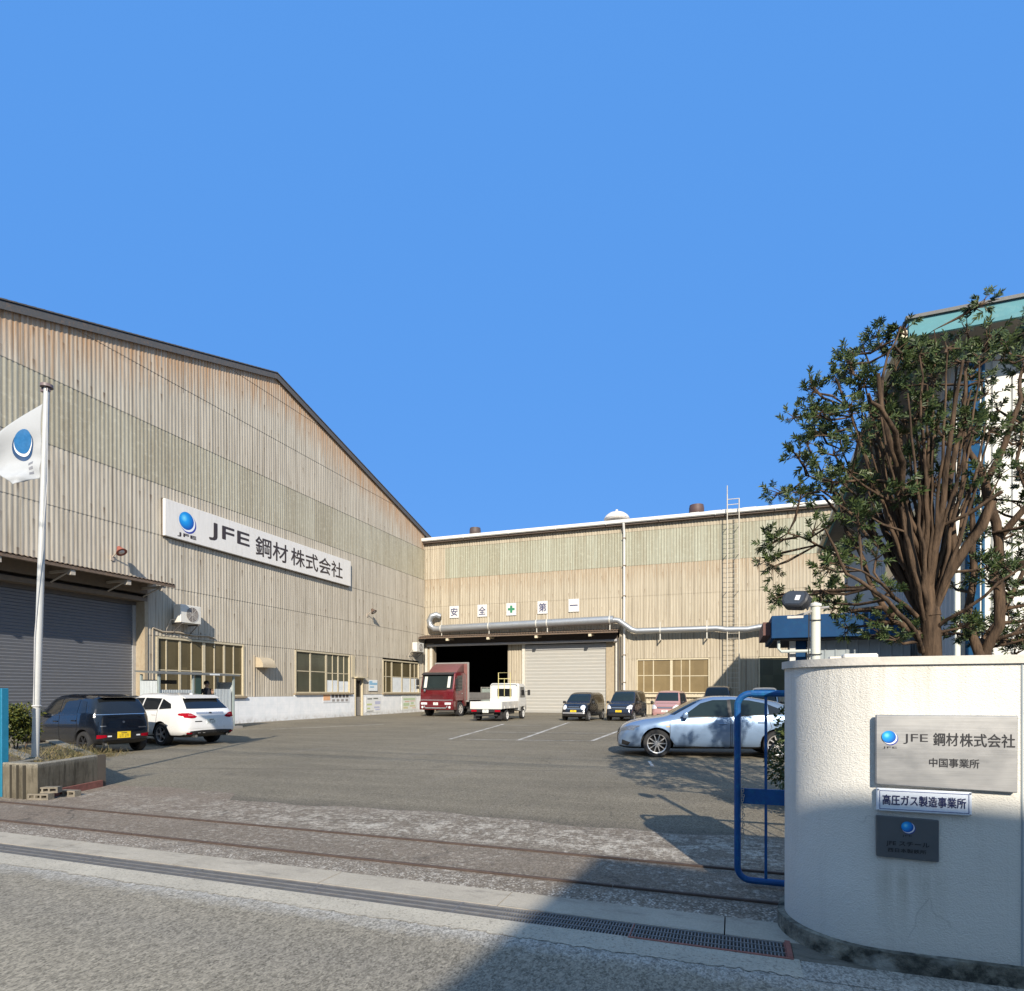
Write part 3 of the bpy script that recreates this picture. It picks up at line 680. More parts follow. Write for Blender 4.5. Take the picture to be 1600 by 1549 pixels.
ac_unit('small ivory air conditioner in the inner corner above the red truck', PL, 40.5, 41.6, 4.52, 5.22, 0.25, 0.65)
def wall_lamp(label, u, v, colr):
    t = thing('wall_lamp', label, 'wall lamp', W(PL, u, 0, v))
    mb = MB(); mb.tube([W(PL, u, 0.0, v - 0.25), W(PL, u, 0.28, v - 0.05), W(PL, u, 0.42, v + 0.02)], 0.022, 7); wbox(mb, PL, u - 0.07, u + 0.07, 0.0, 0.05, v - 0.36, v - 0.16); mb.build('arm', mat('lamp_arm', (0.42, 0.36, 0.30), 0.6), t)
    M = Matrix.Translation(Vector(W(PL, u, 0.45, v + 0.02))) @ Matrix.Rotation(rad(-38), 4, 'Y')
    mb = MB(); mb.lathe([(0.03, 0.16), (0.07, 0.14), (0.10, 0.05), (0.19, -0.10), (0.20, -0.13), (0.17, -0.12)], 18, M); mb.build('shade', mat('lamp_' + colr, {'red': (0.27, 0.085, 0.06), 'brown': (0.12, 0.08, 0.06)}[colr], 0.5), t)
    mb = MB(); mb.lathe([(0.0, -0.16), (0.09, -0.14), (0.13, -0.10), (0.05, 0.0)], 14, M); mb.build('bulb', mat('lamp_bulb', (0.7, 0.66, 0.6), 0.2), t)
wall_lamp('rusty red floodlamp on an arm above the dark shutter canopy', 17.2, 7.0, 'red')
wall_lamp('small brown lamp on the gable wall between the sign and the inner corner', 34.9, 6.85, 'brown')
# notices on the wall
def notice(label, u0, u1, v0, v1, bg_c, bars, name='notice'):
    t = thing(name, label, 'notice', W(PL, (u0 + u1) / 2, 0.06, v0))
    mb = MB(); wbox(mb, PL, u0, u1, 0.054, 0.068, v0, v1); mb.build('sheet', mat('notice_%.2f_%.2f' % (bg_c[0], bg_c[2]), bg_c, 0.6, var=0.06), t, smooth=False)
    for c, lst in bars:
        mb = MB()
        for a, b_, lo, hi in lst: wbox(mb, PL, u0 + (u1 - u0) * a, u0 + (u1 - u0) * b_, 0.069, 0.072, v0 + (v1 - v0) * lo, v0 + (v1 - v0) * hi)
        mb.build('print', mat('print_%.2f%.2f%.2f' % c, c, 0.6), t, smooth=False)
notice('pale blue and white notice on the wall right of the grey door', 35.0, 36.05, 1.60, 2.33, (0.72, 0.76, 0.78), [((0.25, 0.45, 0.62), [(0.05, 0.95, 0.55, 0.75), (0.1, 0.6, 0.3, 0.42), (0.05, 0.4, 0.75, 0.9)])])
notice('white base poster with dark heading and yellow green pictures near the grey door', 34.6, 36.5, 0.18, 1.22, (0.70, 0.71, 0.70),
       [((0.16, 0.17, 0.16), [(0.12, 0.42, 0.82, 0.9), (0.5, 0.8, 0.84, 0.92), (0.1, 0.5, 0.05, 0.1)]), ((0.50, 0.56, 0.28), [(0.08, 0.4, 0.45, 0.56), (0.1, 0.3, 0.2, 0.3)]), ((0.45, 0.47, 0.62), [(0.6, 0.95, 0.5, 0.7), (0.55, 0.9, 0.25, 0.36), (0.62, 0.92, 0.12, 0.2)])])
notice('white base poster of green and pink rows beside the red truck', 39.3, 41.5, 0.20, 1.24, (0.68, 0.70, 0.66),
       [((0.45, 0.56, 0.36), [(0.1, 0.9, 0.7, 0.84), (0.1, 0.5, 0.3, 0.5), (0.6, 0.8, 0.4, 0.55)]), ((0.66, 0.44, 0.36), [(0.2, 0.5, 0.56, 0.64), (0.55, 0.9, 0.6, 0.66), (0.7, 0.95, 0.1, 0.16)]), ((0.58, 0.54, 0.34), [(0.1, 0.4, 0.1, 0.24), (0.55, 0.9, 0.22, 0.34)])])
t_ = notice('orange square beside two rows of small dark characters under the middle window', 30.2, 32.85, 0.90, 1.42, (0.66, 0.67, 0.68),
       [((0.72, 0.40, 0.22), [(0.0, 0.25, 0.25, 1.0)]), ((0.10, 0.09, 0.09), [(0.30 + 0.138 * k, 0.40 + 0.138 * k, 0.55, 0.92) for k in range(5)]), ((0.3, 0.28, 0.27), [(0.32 + 0.17 * k, 0.42 + 0.17 * k, 0.1, 0.38) for k in range(4)])])

# ------------------------------------------------------------------ rear factory hall (faces the camera)
BY = 42.9
bf = thing('factory_hall', 'beige corrugated rear factory hall with pale green band, open doorway and white roller shutter', 'factory building', (-8, BY, 0))
PB = ('Y', BY)
mb = MB(); a_, z_ = -22.68, 8.0
corr(mb, PB, [(a_, z_, 12.63, 13.1), (a_, z_, 8.15, 10.28), (a_, z_, 5.95, 8.15), (-7.45, z_, 3.82, 5.95), (-7.45, -6.28, -0.1, 3.82), (-6.28, -1.42, -0.1, 1.4), (-1.42, 1.55, -0.1, 3.82), (1.55, 6.0, -0.1, 1.4), (6.0, z_, -0.1, 3.82), (-21.3, -20.9, 10.28, 12.63)], 0.20, 0.016)
corr(mb, PB, [(a_, -21.3, 10.28, 12.63)], 0.20, 0.016)
mb.build('wall', m_back, bf, sharp=80)
mb = MB(); corr(mb, PB, [(-20.9, -7.2, 10.28, 12.63), (-7.2, 8.0, 10.28, 12.63)], 0.20, 0.016); mb.build('skylight_band', m_sky_b, bf, sharp=80)
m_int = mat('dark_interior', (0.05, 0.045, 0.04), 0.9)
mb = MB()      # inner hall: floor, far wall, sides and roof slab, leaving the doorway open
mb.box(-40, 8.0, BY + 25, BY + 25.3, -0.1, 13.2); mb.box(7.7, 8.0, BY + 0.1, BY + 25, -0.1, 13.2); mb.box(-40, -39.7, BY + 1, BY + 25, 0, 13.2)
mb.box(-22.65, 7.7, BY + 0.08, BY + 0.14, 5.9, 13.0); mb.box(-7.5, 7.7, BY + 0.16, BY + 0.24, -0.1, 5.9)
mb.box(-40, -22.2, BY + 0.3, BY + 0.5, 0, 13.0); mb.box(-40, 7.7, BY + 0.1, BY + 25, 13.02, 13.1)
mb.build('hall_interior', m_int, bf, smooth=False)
mb = MB(); mb.box(-40, 7.7, BY + 0.3, BY + 25, 0.0, 0.012); mb.build('hall_floor', mat('hall_floor_concrete', (0.10, 0.095, 0.09), 0.8), bf, smooth=False)
mb = MB(); mb.prism([(BY - 0.35, 13.22), (BY + 26, 17.0), (BY + 26, 17.15), (BY - 0.35, 13.36)], -22.68, 8.6, 'X'); mb.build('roof', mat('roof_pale', (0.45, 0.44, 0.42), 0.7), bf, smooth=False)
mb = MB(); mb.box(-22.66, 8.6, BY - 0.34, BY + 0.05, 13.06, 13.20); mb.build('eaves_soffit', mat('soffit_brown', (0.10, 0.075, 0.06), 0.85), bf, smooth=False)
m_gut = plain('gutter_white', (0.68, 0.67, 0.64), 0.4, 0.0, 0.06, 2, dirt=(0.45, 0.42, 0.38), dirt_amt=0.4, stretch=(4, 1, 1))
mb = MB(); x = -22.75
while x < 8.6:
    x1 = min(x + 3.62, 8.6); mb.prism([(BY - 0.50, 13.42), (BY - 0.50, 13.22), (BY - 0.44, 13.17), (BY - 0.36, 13.17), (BY - 0.36, 13.42)], x, x1 - 0.012, 'X'); mb.box(x1 - 0.05, x1 - 0.02, BY - 0.515, BY - 0.36, 13.15, 13.43); x = x1
mb.build('roof_gutter', m_gut, bf, smooth=False)
# rough ridge line of sheets above the gutter
mb = MB(); x = -21
while x < 8:
    w = rnd.uniform(0.5, 1.8); mb.box(x, x + w, BY + 0.1, BY + 0.5, 13.45, 13.52 + rnd.uniform(0, 0.10)); x += w + rnd.uniform(0.2, 1.6)
mb.build('roof_sheet_ends', mat('roof_pale', (0.45, 0.44, 0.42), 0.7), bf, smooth=False)
mb = MB(); mb.tube([(-7.1, BY - 0.42, 13.2), (-7.1, BY - 0.30, 12.9), (-7.1, BY - 0.13, 12.6), (-7.1, BY - 0.13, 0.0)], 0.085, 12)
dp = mb.build('downpipe', m_gut, bf)
mb = MB()
for z in (12.2, 10.3, 8.2, 6.2, 4.1, 2.2, 0.8): mb.box(-7.21, -6.99, BY - 0.235, BY - 0.02, z - 0.03, z + 0.03)
mb.build('clip', mat('clip_brown', (0.17, 0.13, 0.10), 0.7), dp, smooth=False)
mb = MB()
for x_, z1 in ((-7.32, 5.4), (-7.52, 5.3)): mb.tube([(x_, BY - 0.10, 0), (x_, BY - 0.10, z1)], 0.05, 8)
mb.build('downpipe', mat('dark_pipe', (0.11, 0.10, 0.09), 0.6), bf)
# doorway bay: set back 0.5 m under a canopy
mb = MB()
mb.box(-22.66, -21.95, BY + 0.02, BY + 0.55, 0, 5.3); mb.box(-8.45, -7.55, BY + 0.30, BY + 0.45, 0, 5.25)
mb.build('door_jamb', m_jamb, bf, smooth=False)
mb = MB(); corr(mb, ('Y', BY + 0.42), [(-15.9, -14.75, 0, 2.4), (-15.9, -14.75, 2.4, 5.1)], 0.20, 0.016); mb.build('pier', m_back, bf, sharp=80)
mb = MB(); mb.box(-14.72, -14.5, BY + 0.25, BY + 0.5, 0, 5.05); mb.box(-7.72, -7.56, BY - 0.02, BY + 0.28, 0, 5.25); mb.box(-22.2, -22.0, BY - 0.06, BY + 0.01, 0, 5.0); mb.box(-22.62, -22.42, BY - 0.06, BY + 0.01, 0, 5.0)
mb.build('door_post', mat('post_white', (0.55, 0.53, 0.47), 0.6, dirt=(0.3, 0.22, 0.15), dirt_amt=0.4), bf, smooth=False)
m_shut_w = plain('white_shutter_paint', (0.37, 0.365, 0.34), 0.5, 0.05, 0.08, 2.5, dirt=(0.48, 0.42, 0.33), dirt_amt=0.5, stretch=(0.4, 1, 5))
shutter(bf, ('Y', BY + 0.40), -14.5, -8.5, 4.95, 0.0, m_shut_w, 0.24)
mb = MB(); mb.box(-14.6, -8.4, BY + 0.32, BY + 0.6, 4.62, 5.0); mb.build('shutter_box', mat('shutter_box_grey', (0.30, 0.30, 0.30), 0.5), bf, smooth=False)
mb = MB(); mb.tube([(-22.4, BY - 0.10, 5.13), (-7.6, BY - 0.10, 5.13)], 0.10, 10); mb.build('door_beam', mat('beam_grey', (0.38, 0.38, 0.39), 0.5, 0.2), bf)
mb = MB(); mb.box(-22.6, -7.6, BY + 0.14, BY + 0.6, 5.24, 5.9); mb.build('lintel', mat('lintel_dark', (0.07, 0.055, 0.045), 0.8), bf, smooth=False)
c_ = canopy(bf, PB, -22.6, -7.35, 5.92, 5.72, 1.2, m_can, 0.2)
mb = MB()
for u in (-20.2, -16.9, -13.2, -9.3):
    wbox(mb, PB, u - 0.06, u + 0.06, 0.0, 1.1, 5.50, 5.60); wbox(mb, PB, u - 0.10, u + 0.10, 0.95, 1.14, 5.38, 5.56)
mb.build('bracket', mat('bracket_cream', (0.6, 0.52, 0.38), 0.7), c_, smooth=False)
window(bf, PB, -6.25, -1.46, 1.45, 3.78, [(0.10, thin), (0.235, 0.07), (0.485, 0.17), (0.62, thin), (0.735, 0.07)], [(0, 0.485, 0.52), (0.485, 1, 0.50)], m_pane3, sill=False)
mb = MB(); wbox(mb, PB, -6.5, -1.2, 0.02, 0.20, 1.18, 1.34); wbox(mb, PB, -6.5, -1.2, 0.02, 0.12, 0.75, 0.92); mb.build('ledge', m_cream, bf, smooth=False)
window(bf, PB, 1.58, 5.9, 1.45, 3.78, [(0.5, 0.12)], [], m_pane2, sill=False)
# what stands inside the doorway
def crate(x, y, z, w, d, h, label, c, group=None):
    t = thing('steel_crate', label, 'crate', (x, y, z))
    mb = MB()
    for sx in (-1, 1):
        for sy in (-1, 1): mb.box(x + sx * w / 2 - 0.03, x + sx * w / 2 + 0.03, y + sy * d / 2 - 0.03, y + sy * d / 2 + 0.03, z, z + h)
    for zz in (z + 0.05, z + h - 0.06):
        mb.box(x - w / 2, x + w / 2, y - d / 2 - 0.025, y - d / 2 + 0.025, zz, zz + 0.05); mb.box(x - w / 2, x + w / 2, y + d / 2 - 0.025, y + d / 2 + 0.025, zz, zz + 0.05)
    mb.build('frame', mat('crate_frame', (0.22, 0.22, 0.20), 0.6), t, smooth=False)
    mb = MB(); mb.box(x - w / 2 + 0.03, x + w / 2 - 0.03, y - d / 2 + 0.03, y + d / 2 - 0.03, z + 0.05, z + h - 0.12, bev=0.02); mb.build('load', mat('crate_load_%.2f' % c[0], c, 0.7, var=0.25), t, smooth=False)
crate(-17.55, BY + 1.6, 0.012, 1.5, 1.2, 1.9, 'grey green steel crate inside the dark doorway beside the red truck', (0.20, 0.24, 0.22))
def coil_rack(x, y):
    t = thing('coil_rack', 'rack of steel pipes and coils in the dark doorway behind the white truck', 'rack', (x, y, 0.012))
    mb = MB()
    for i in range(5):
        for k in range(3):
            px_ = x - 0.7 + 0.34 * i + 0.05 * k; z = 0.75 + 0.36 * k
            mb.tube([(px_, y - 0.6, z), (px_, y + 0.8, z + rnd.uniform(-.05, .05))], rnd.uniform(0.07, 0.13), 10)
    mb.build('pipes', mat('pipe_steel', (0.34, 0.30, 0.27), 0.45, 0.4, 0.3), t)
    mb = MB()
    for xx in (x - 0.9, x + 0.9): mb.box(xx - 0.04, xx + 0.04, y - 0.4, y - 0.3, 0.012, 2.0); mb.box(xx - 0.04, xx + 0.04, y + 0.4, y + 0.5, 0.012, 2.0)
    mb.box(x - 0.86, x + 0.86, y - 0.39, y - 0.31, 0.5, 0.6); mb.box(x - 0.86, x + 0.86, y + 0.41, y + 0.49, 0.5, 0.6)
    mb.build('uprights', mat('crate_frame', (0.22, 0.22, 0.20), 0.6), t, smooth=False)
coil_rack(-15.95 - 0.3, BY + 1.9)

# duct along the rear hall
m_duct = plain('galvanised_duct', (0.40, 0.42, 0.44), 0.42, 0.7, 0.12, 2.5, dirt=(0.4, 0.36, 0.3), dirt_amt=0.4, stretch=(0.5, 3, 3))
du = thing('exhaust_duct', 'long galvanised duct running over the doorway canopy with a hooked left end', 'duct', (-14, BY - 0.6, 6.6))
yd = BY - 0.62
mb = MB()
hook = [(-21.35 + 0.15, yd + 0.35, 7.35), (-21.45, yd + 0.15, 7.45), (-21.75, yd, 7.35), (-21.95, yd, 7.0), (-21.85, yd, 6.6), (-21.5, yd, 6.36), (-21.0, yd, 6.34)]
mb.tube(hook, 0.225, 18); mb.build('hood', m_duct, du)
mb = MB(); mb.tube([(-21.0, yd, 6.34), (-7.75, yd, 6.52)], 0.29, 20); mb.build('main_pipe', m_duct, du)
mb = MB(); mb.tube([(-7.75, yd, 6.50), (-7.4, yd, 6.44), (-6.5, yd, 5.78), (-6.15, yd, 5.68), (-1.0, yd, 5.68), (-0.4, yd, 5.58), (0.9, yd, 5.56), (1.6, yd, 5.68), (4.5, yd, 5.70)], 0.20, 16); mb.build('branch_pipe', m_duct, du)
mb = MB()
for x, r, z in ((-20.9, 0.31, 6.34), (-17.0, 0.31, 6.395), (-13.3, 0.31, 6.445), (-12.5, 0.31, 6.455), (-8.0, 0.31, 6.515), (-4.6, 0.22, 5.68), (-1.6, 0.22, 5.68)):
    mb.tube([(x - 0.04, yd, z), (x + 0.04, yd, z)], r, 20)
    mb.box(x - 0.03, x + 0.03, yd - 0.02, yd + 0.04, z - r - 0.42, z - r + 0.02); mb.box(x - 0.03, x + 0.03, yd + 0.04, BY + 0.03, z - r - 0.42, z - r - 0.36); mb.box(x - 0.02, x + 0.02, yd - 0.02, yd + 0.02, z + r - 0.02, z + r + 0.35)
mb.build('hanger', mat('hanger_pale', (0.60, 0.58, 0.52), 0.5, 0.3), du, smooth=False)
# safety plates
m_plate_w = mat('plate_white', (0.60, 0.59, 0.57), 0.5, var=0.03)
def square_sign(u, zc, ch, label, c):
    t = thing('safety_sign', label, 'sign', (u, BY - 0.05, zc), 0, 'safety slogan plates over the doorway')
    mb = MB(); wbox(mb, PB, u - 0.39, u + 0.39, 0.05, 0.085, zc - 0.46, zc + 0.46); mb.build('plate', m_plate_w, t, smooth=False)
    M = on_back_wall(BY - 0.088)
    if ch == '+':
        mb = MB()
        mb.add([M @ Vector(p) for p in [(u - 0.09, zc - 0.27, 0), (u + 0.09, zc - 0.27, 0), (u + 0.09, zc - 0.09, 0), (u + 0.27, zc - 0.09, 0), (u + 0.27, zc + 0.09, 0), (u + 0.09, zc + 0.09, 0), (u + 0.09, zc + 0.27, 0), (u - 0.09, zc + 0.27, 0), (u - 0.09, zc + 0.09, 0), (u - 0.27, zc + 0.09, 0), (u - 0.27, zc - 0.09, 0), (u - 0.09, zc - 0.09, 0)]], [list(range(12))])
        mb.build('green_cross', mat('green_cross', c, 0.5), t, smooth=False)
    else:
        h = 0.30 if ch != '一' else 0.03
        text(ch, M, u - 0.28, u + 0.28, zc - h, zc + h, bold=0.012).build('character', mat('plate_ink', c, 0.5), t, smooth=False)
nav = (0.045, 0.05, 0.12)
for px_, zc, ch, lab in ((-20.1, 7.66, '安', 'white square plate with character 安, leftmost of the slogan over the doorway'), (-17.78, 7.66, '全', 'white square plate with character 全, second of the slogan over the doorway'),
                         (-15.45, 7.66, '+', 'white square plate with a green cross over the doorway'), (-13.03, 7.68, '第', 'white square plate with character 第, right of the green cross'), (-10.7, 7.72, '一', 'white square plate with one horizontal stroke 一, rightmost of the slogan')):
    square_sign(px_, zc, ch, lab, nav if ch != '+' else (0.03, 0.20, 0.10))
# ladder
m_lad = plain('ladder_cream', (0.50, 0.46, 0.38), 0.55, 0.1, 0.1)
la = thing('wall_ladder', 'tall thin cat ladder standing off the rear hall wall and rising past the roof gutter', 'ladder', (0.05, BY - 0.7, 0))
mb = MB()
for x in (-0.36, 0.36): mb.tube([(x + 0.02, BY - 0.72, 1.6), (x + 0.02, BY - 0.72, 14.35 if x < 0 else 14.0)], 0.035, 8)
mb.tube([(-0.34, BY - 0.72, 14.0), (-0.34, BY - 0.72, 14.9)], 0.03, 6)
mb.build('rail', m_lad, la)
mb = MB(); z = 1.8
while z < 13.4: mb.tube([(-0.34, BY - 0.72, z), (0.38, BY - 0.72, z)], 0.014, 6); z += 0.32
mb.build('rung', m_lad, la)
mb = MB()
for z in (2.6, 5.4, 8.2, 10.6, 12.4):
    for x in (-0.34, 0.38): mb.tube([(x, BY - 0.72, z), (x, BY, z)], 0.022, 6)
mb.tube([(-0.34, BY - 0.72, 14.0), (0.38, BY - 0.72, 14.0), (0.38, BY + 0.5, 14.0), (-0.34, BY + 0.5, 14.0)], 0.025, 6)
for p in ((0.38, BY + 0.5), (-0.34, BY + 0.5)): mb.tube([(p[0], p[1], 13.35), (p[0], p[1], 14.0)], 0.025, 6)
mb.build('standoff', m_lad, la)
# roof ventilators
def ventilator(x, y, r, h, label, c, mush=False):
    z0 = 13.22 + (y - BY) * 0.142
    t = thing('roof_ventilator', label, 'ventilator', (x, y, z0), 0)
    M = Matrix.Translation((x, y, z0))
    mb = MB(); mb.lathe([(r * 0.72, 0), (r * 0.72, h * 0.45)], 24, M); mb.build('neck', mat('vent_neck_%d' % mush, tuple(q * 0.8 for q in c), 0.6), t)
    mb = MB()
    if mush: mb.lathe([(r * 1.0, h * 0.42), (r * 1.08, h * 0.52), (r * 0.92, h * 0.72), (r * 0.6, h * 0.90), (r * 0.12, h), (r * 0.10, h * 1.12), (0.01, h * 1.14)], 24, M)
    else: mb.lathe([(r * 0.92, h * 0.40), (r, h * 0.48), (r, h * 0.84), (r * 0.94, h * 0.9), (r * 0.94, h), (r * 0.3, h * 1.04)], 24, M)
    mb.build('cap', mat('vent_cap_%d_%.2f' % (mush, c[0]), c, 0.6, dirt=(0.16, 0.08, 0.05), dirt_amt=0.5), t)
ventilator(-18.9, BY + 1.2, 0.44, 0.90, 'dark brown roof ventilator nearest the left factory gable', (0.075, 0.055, 0.05))
ventilator(-7.85, BY + 1.2, 0.86, 1.10, 'wide white mushroom roof ventilator above the downpipe', (0.66, 0.62, 0.56), True)
ventilator(-2.35, BY + 1.2, 0.50, 0.98, 'dark rusty roof ventilator just left of the ladder top', (0.085, 0.05, 0.045))
# ------------------------------------------------------------------ right office block (flat roof, turned 2.5 degrees)
ob = thing('office_block', 'white ribbed two storey block with turquoise flat roof edge behind the pruned trees', 'building', (3.25, 14.0, 0), rad(-2.5))
m_fascia = plain('turquoise_fascia', (0.10, 0.26, 0.295), 0.7, 0.0, 0.12, 1.2, spec=0.2, dirt=(0.20, 0.36, 0.365), dirt_amt=0.5, stretch=(1, 1, 2))
m_soff = plain('dark_soffit', (0.20, 0.185, 0.16), 0.9, 0, 0.15, 2)
m_rib = plain('white_ribbed_sheet', (0.62, 0.61, 0.56), 0.5, 0, 0.05, 1, dirt=(0.5, 0.48, 0.42), dirt_amt=0.4, stretch=(4, 4, 0.5))
m_ribside = plain('grey_ribbed_sheet', (0.40, 0.42, 0.42), 0.6, 0, 0.08, 1.5, dirt=(0.24, 0.23, 0.2), dirt_amt=0.4, stretch=(4, 4, 0.5))
mb = MB(); mb.box(0.04, 15, 0.04, 20.4, 8.58, 8.80); mb.build('roof', m_soff, ob, local=True, smooth=False)
mb = MB(); mb.box(0, 15, -0.03, 0.03, 8.50, 8.83); mb.box(0.0, 0.05, 0.035, 20.5, 8.46, 8.80)
x = 0.0
f_ = mb.build('fascia', m_fascia, ob, local=True, smooth=False)
mb = MB(); mb.box(-0.06, 15.05, -0.08, 0.05, 8.835, 8.90); mb.box(-0.08, -0.01, 0.06, 20.5, 8.81, 8.87); mb.build('roof_edge_trim', mat('trim_grey', (0.09, 0.095, 0.095), 0.6), ob, local=True, smooth=False)
mb = MB(); mb.prism([(-0.16, 8.52), (-0.16, 8.66), (-0.02, 8.66), (-0.02, 8.50)], 0.0, 20.4, 'Y'); mb.build('eaves_gutter', mat('gutter_cream', (0.66, 0.58, 0.40), 0.5), ob, local=True, smooth=False)
def ribbed(mb, p0, p1, z0, z1, pitch=0.33, dep=0.035, rib=0.05):
    p0, p1 = Vector(p0), Vector(p1); d = (p1 - p0); L = d.length; d.normalize(); nrm = Vector((d.y, -d.x))
    prof = []; u = 0
    while u < L:
        for a, h in ((0, 0), (pitch - rib - 0.03, 0), (pitch - rib, dep), (pitch - 0.03, dep)):
            if u + a <= L: prof.append((u + a, h))
        u += pitch
    prof.append((L, 0)); n = len(prof); vs = []
    for z in (z0, z1):
        for a, h in prof: q = p0 + d * a + nrm * h; vs.append((q.x, q.y, z))
    mb.add(vs, [(i, i + 1, n + i + 1, n + i) for i in range(n - 1)])
mb = MB(); ribbed(mb, (1.02, 1.0), (14, 1.0), 0, 8.40); mb.build('front_wall', m_rib, ob, local=True, smooth=False)
mb = MB(); ribbed(mb, (1.0, 19.6), (1.0, 1.0), 0, 8.40); mb.build('side_wall', m_ribside, ob, local=True, smooth=False)
mb = MB(); mb.box(1.06, 14, 1.06, 19.6, 0, 8.55); mb.build('shell', mat('shell_grey2', (0.3, 0.3, 0.28), 0.9), ob, local=True, smooth=False)
m_steel_blue = plain('steel_blue_paint', (0.006, 0.055, 0.14), 0.7, 0.0, 0.2, 2, dirt=(0.015, 0.14, 0.22), dirt_amt=0.5, spec=0.15)
mb = MB(); mb.box(1.16, 1.36, 0.74, 0.95, 0, 8.3, bev=0.012); mb.build('corner_column', m_steel_blue, ob, local=True, smooth=False)
mb = MB()
for yy in (5, 9, 13, 17): mb.prism([(1.0, 8.3), (0.15, 8.3), (0.15, 8.15), (1.0, 7.5)], yy - 0.06, yy + 0.06, 'Y')
mb.prism([(0.05, 8.3), (0.9, 8.3), (0.9, 7.5), (0.05, 8.15)], 1.8, 14, 'X') if False else None
mb.build('eaves_bracket', m_soff, ob, local=True, smooth=False)
mb = MB(); mb.tube([(1.0, 0.84, 0), (1.0, 0.84, 5.25), (1.02, 0.92, 5.4)], 0.055, 10); mb.build('downpipe', mat('downpipe_pale', (0.70, 0.70, 0.60), 0.5), ob, local=True)
mb = MB(); mb.tube([(1.44, 0.86, 0), (1.44, 0.86, 8.3)], 0.03, 8); mb.build('conduit', mat('conduit_blue', (0.02, 0.10, 0.20), 0.7), ob, local=True)
mb = MB(); mb.box(0.05, 0.98, 9.0, 14.0, 4.25, 4.38, bev=0.02); mb.box(0.02, 0.05, 8.95, 14.0, 4.0, 4.42); mb.build('porch_roof', mat('porch_pale', (0.62, 0.58, 0.50), 0.6), ob, local=True, smooth=False)
mb = MB(); mb.box(0.06, 0.97, 9.1, 13.9, 3.55, 4.24); mb.build('porch_underside', mat('porch_brown', (0.10, 0.06, 0.045), 0.8), ob, local=True, smooth=False)
for yy in (3.5, 6.5):
    mb = MB(); mb.box(0.90, 0.955, yy, yy + 1.6, 4.9, 6.2); w_ = mb.build('window', mat('alu_frame', (0.45, 0.45, 0.45), 0.4, 0.6), ob, local=True, smooth=False)
    mb = MB(); mb.box(0.885, 0.897, yy + 0.07, yy + 1.53, 4.97, 6.13); mb.build('pane', m_pane2, w_, local=True, smooth=False)

# ------------------------------------------------------------------ gate hut with blue roof
hu = thing('gate_hut', 'small porch annex with deep blue flat roof edge and grey siding behind the curved wall', 'porch', (0.95, 17.4, 0))
m_blue = plain('hut_blue', (0.006, 0.045, 0.125), 0.7, 0.0, 0.15, 2, dirt=(0.012, 0.085, 0.17), dirt_amt=0.4, spec=0.2)
mb = MB(); mb.box(0.95, 4.1, 17.4, 20.8, 2.94, 3.53, bev=0.012); mb.build('roof', m_blue, hu, smooth=False)
mb = MB(); mb.box(1.04, 4.05, 17.48, 20.7, 2.90, 2.935); mb.build('ceiling', mat('hut_black', (0.03, 0.028, 0.028), 0.8), hu, smooth=False)
m_sid = plain('hut_siding', (0.27, 0.31, 0.33), 0.6, 0, 0.08, 2, dirt=(0.2, 0.22, 0.22), dirt_amt=0.5, stretch=(3, 3, 0.4))
mb = MB(); ribbed(mb, (2.06, 17.92), (4.2, 17.92), 0, 2.89, 0.25, 0.018, 0.04); mb.box(2.08, 4.2, 17.95, 20.4, 0, 2.88); mb.box(2.06, 4.2, 17.86, 17.885, 2.34, 2.385); mb.build('wall', m_sid, hu, smooth=False)
mb = MB(); mb.box(1.58, 1.83, 17.95, 20.5, 0, 2.89); mb.build('blue_panel', m_blue, hu, smooth=False)
mb = MB(); mb.box(1.42, 1.56, 17.82, 17.97, 0, 2.89); mb.box(1.85, 2.04, 17.85, 17.98, 0, 2.89); mb.build('corner_post', mat('hut_post', (0.50, 0.50, 0.48), 0.6), hu, smooth=False)
mb = MB(); mb.tube([(1.14, 17.65, 2.91), (1.14, 17.65, 2.69), (1.20, 17.65, 2.61), (2.0, 17.65, 2.61)], 0.04, 8); mb.build('gutter_pipe', mat('hut_pipe', (0.5, 0.54, 0.50), 0.5), hu)
mb = MB(); mb.box(0.76, 0.945, 17.7, 20.4, 3.05, 3.40); mb.build('end_trim', mat('hut_trim_brown', (0.12, 0.055, 0.045), 0.7), hu, smooth=False)

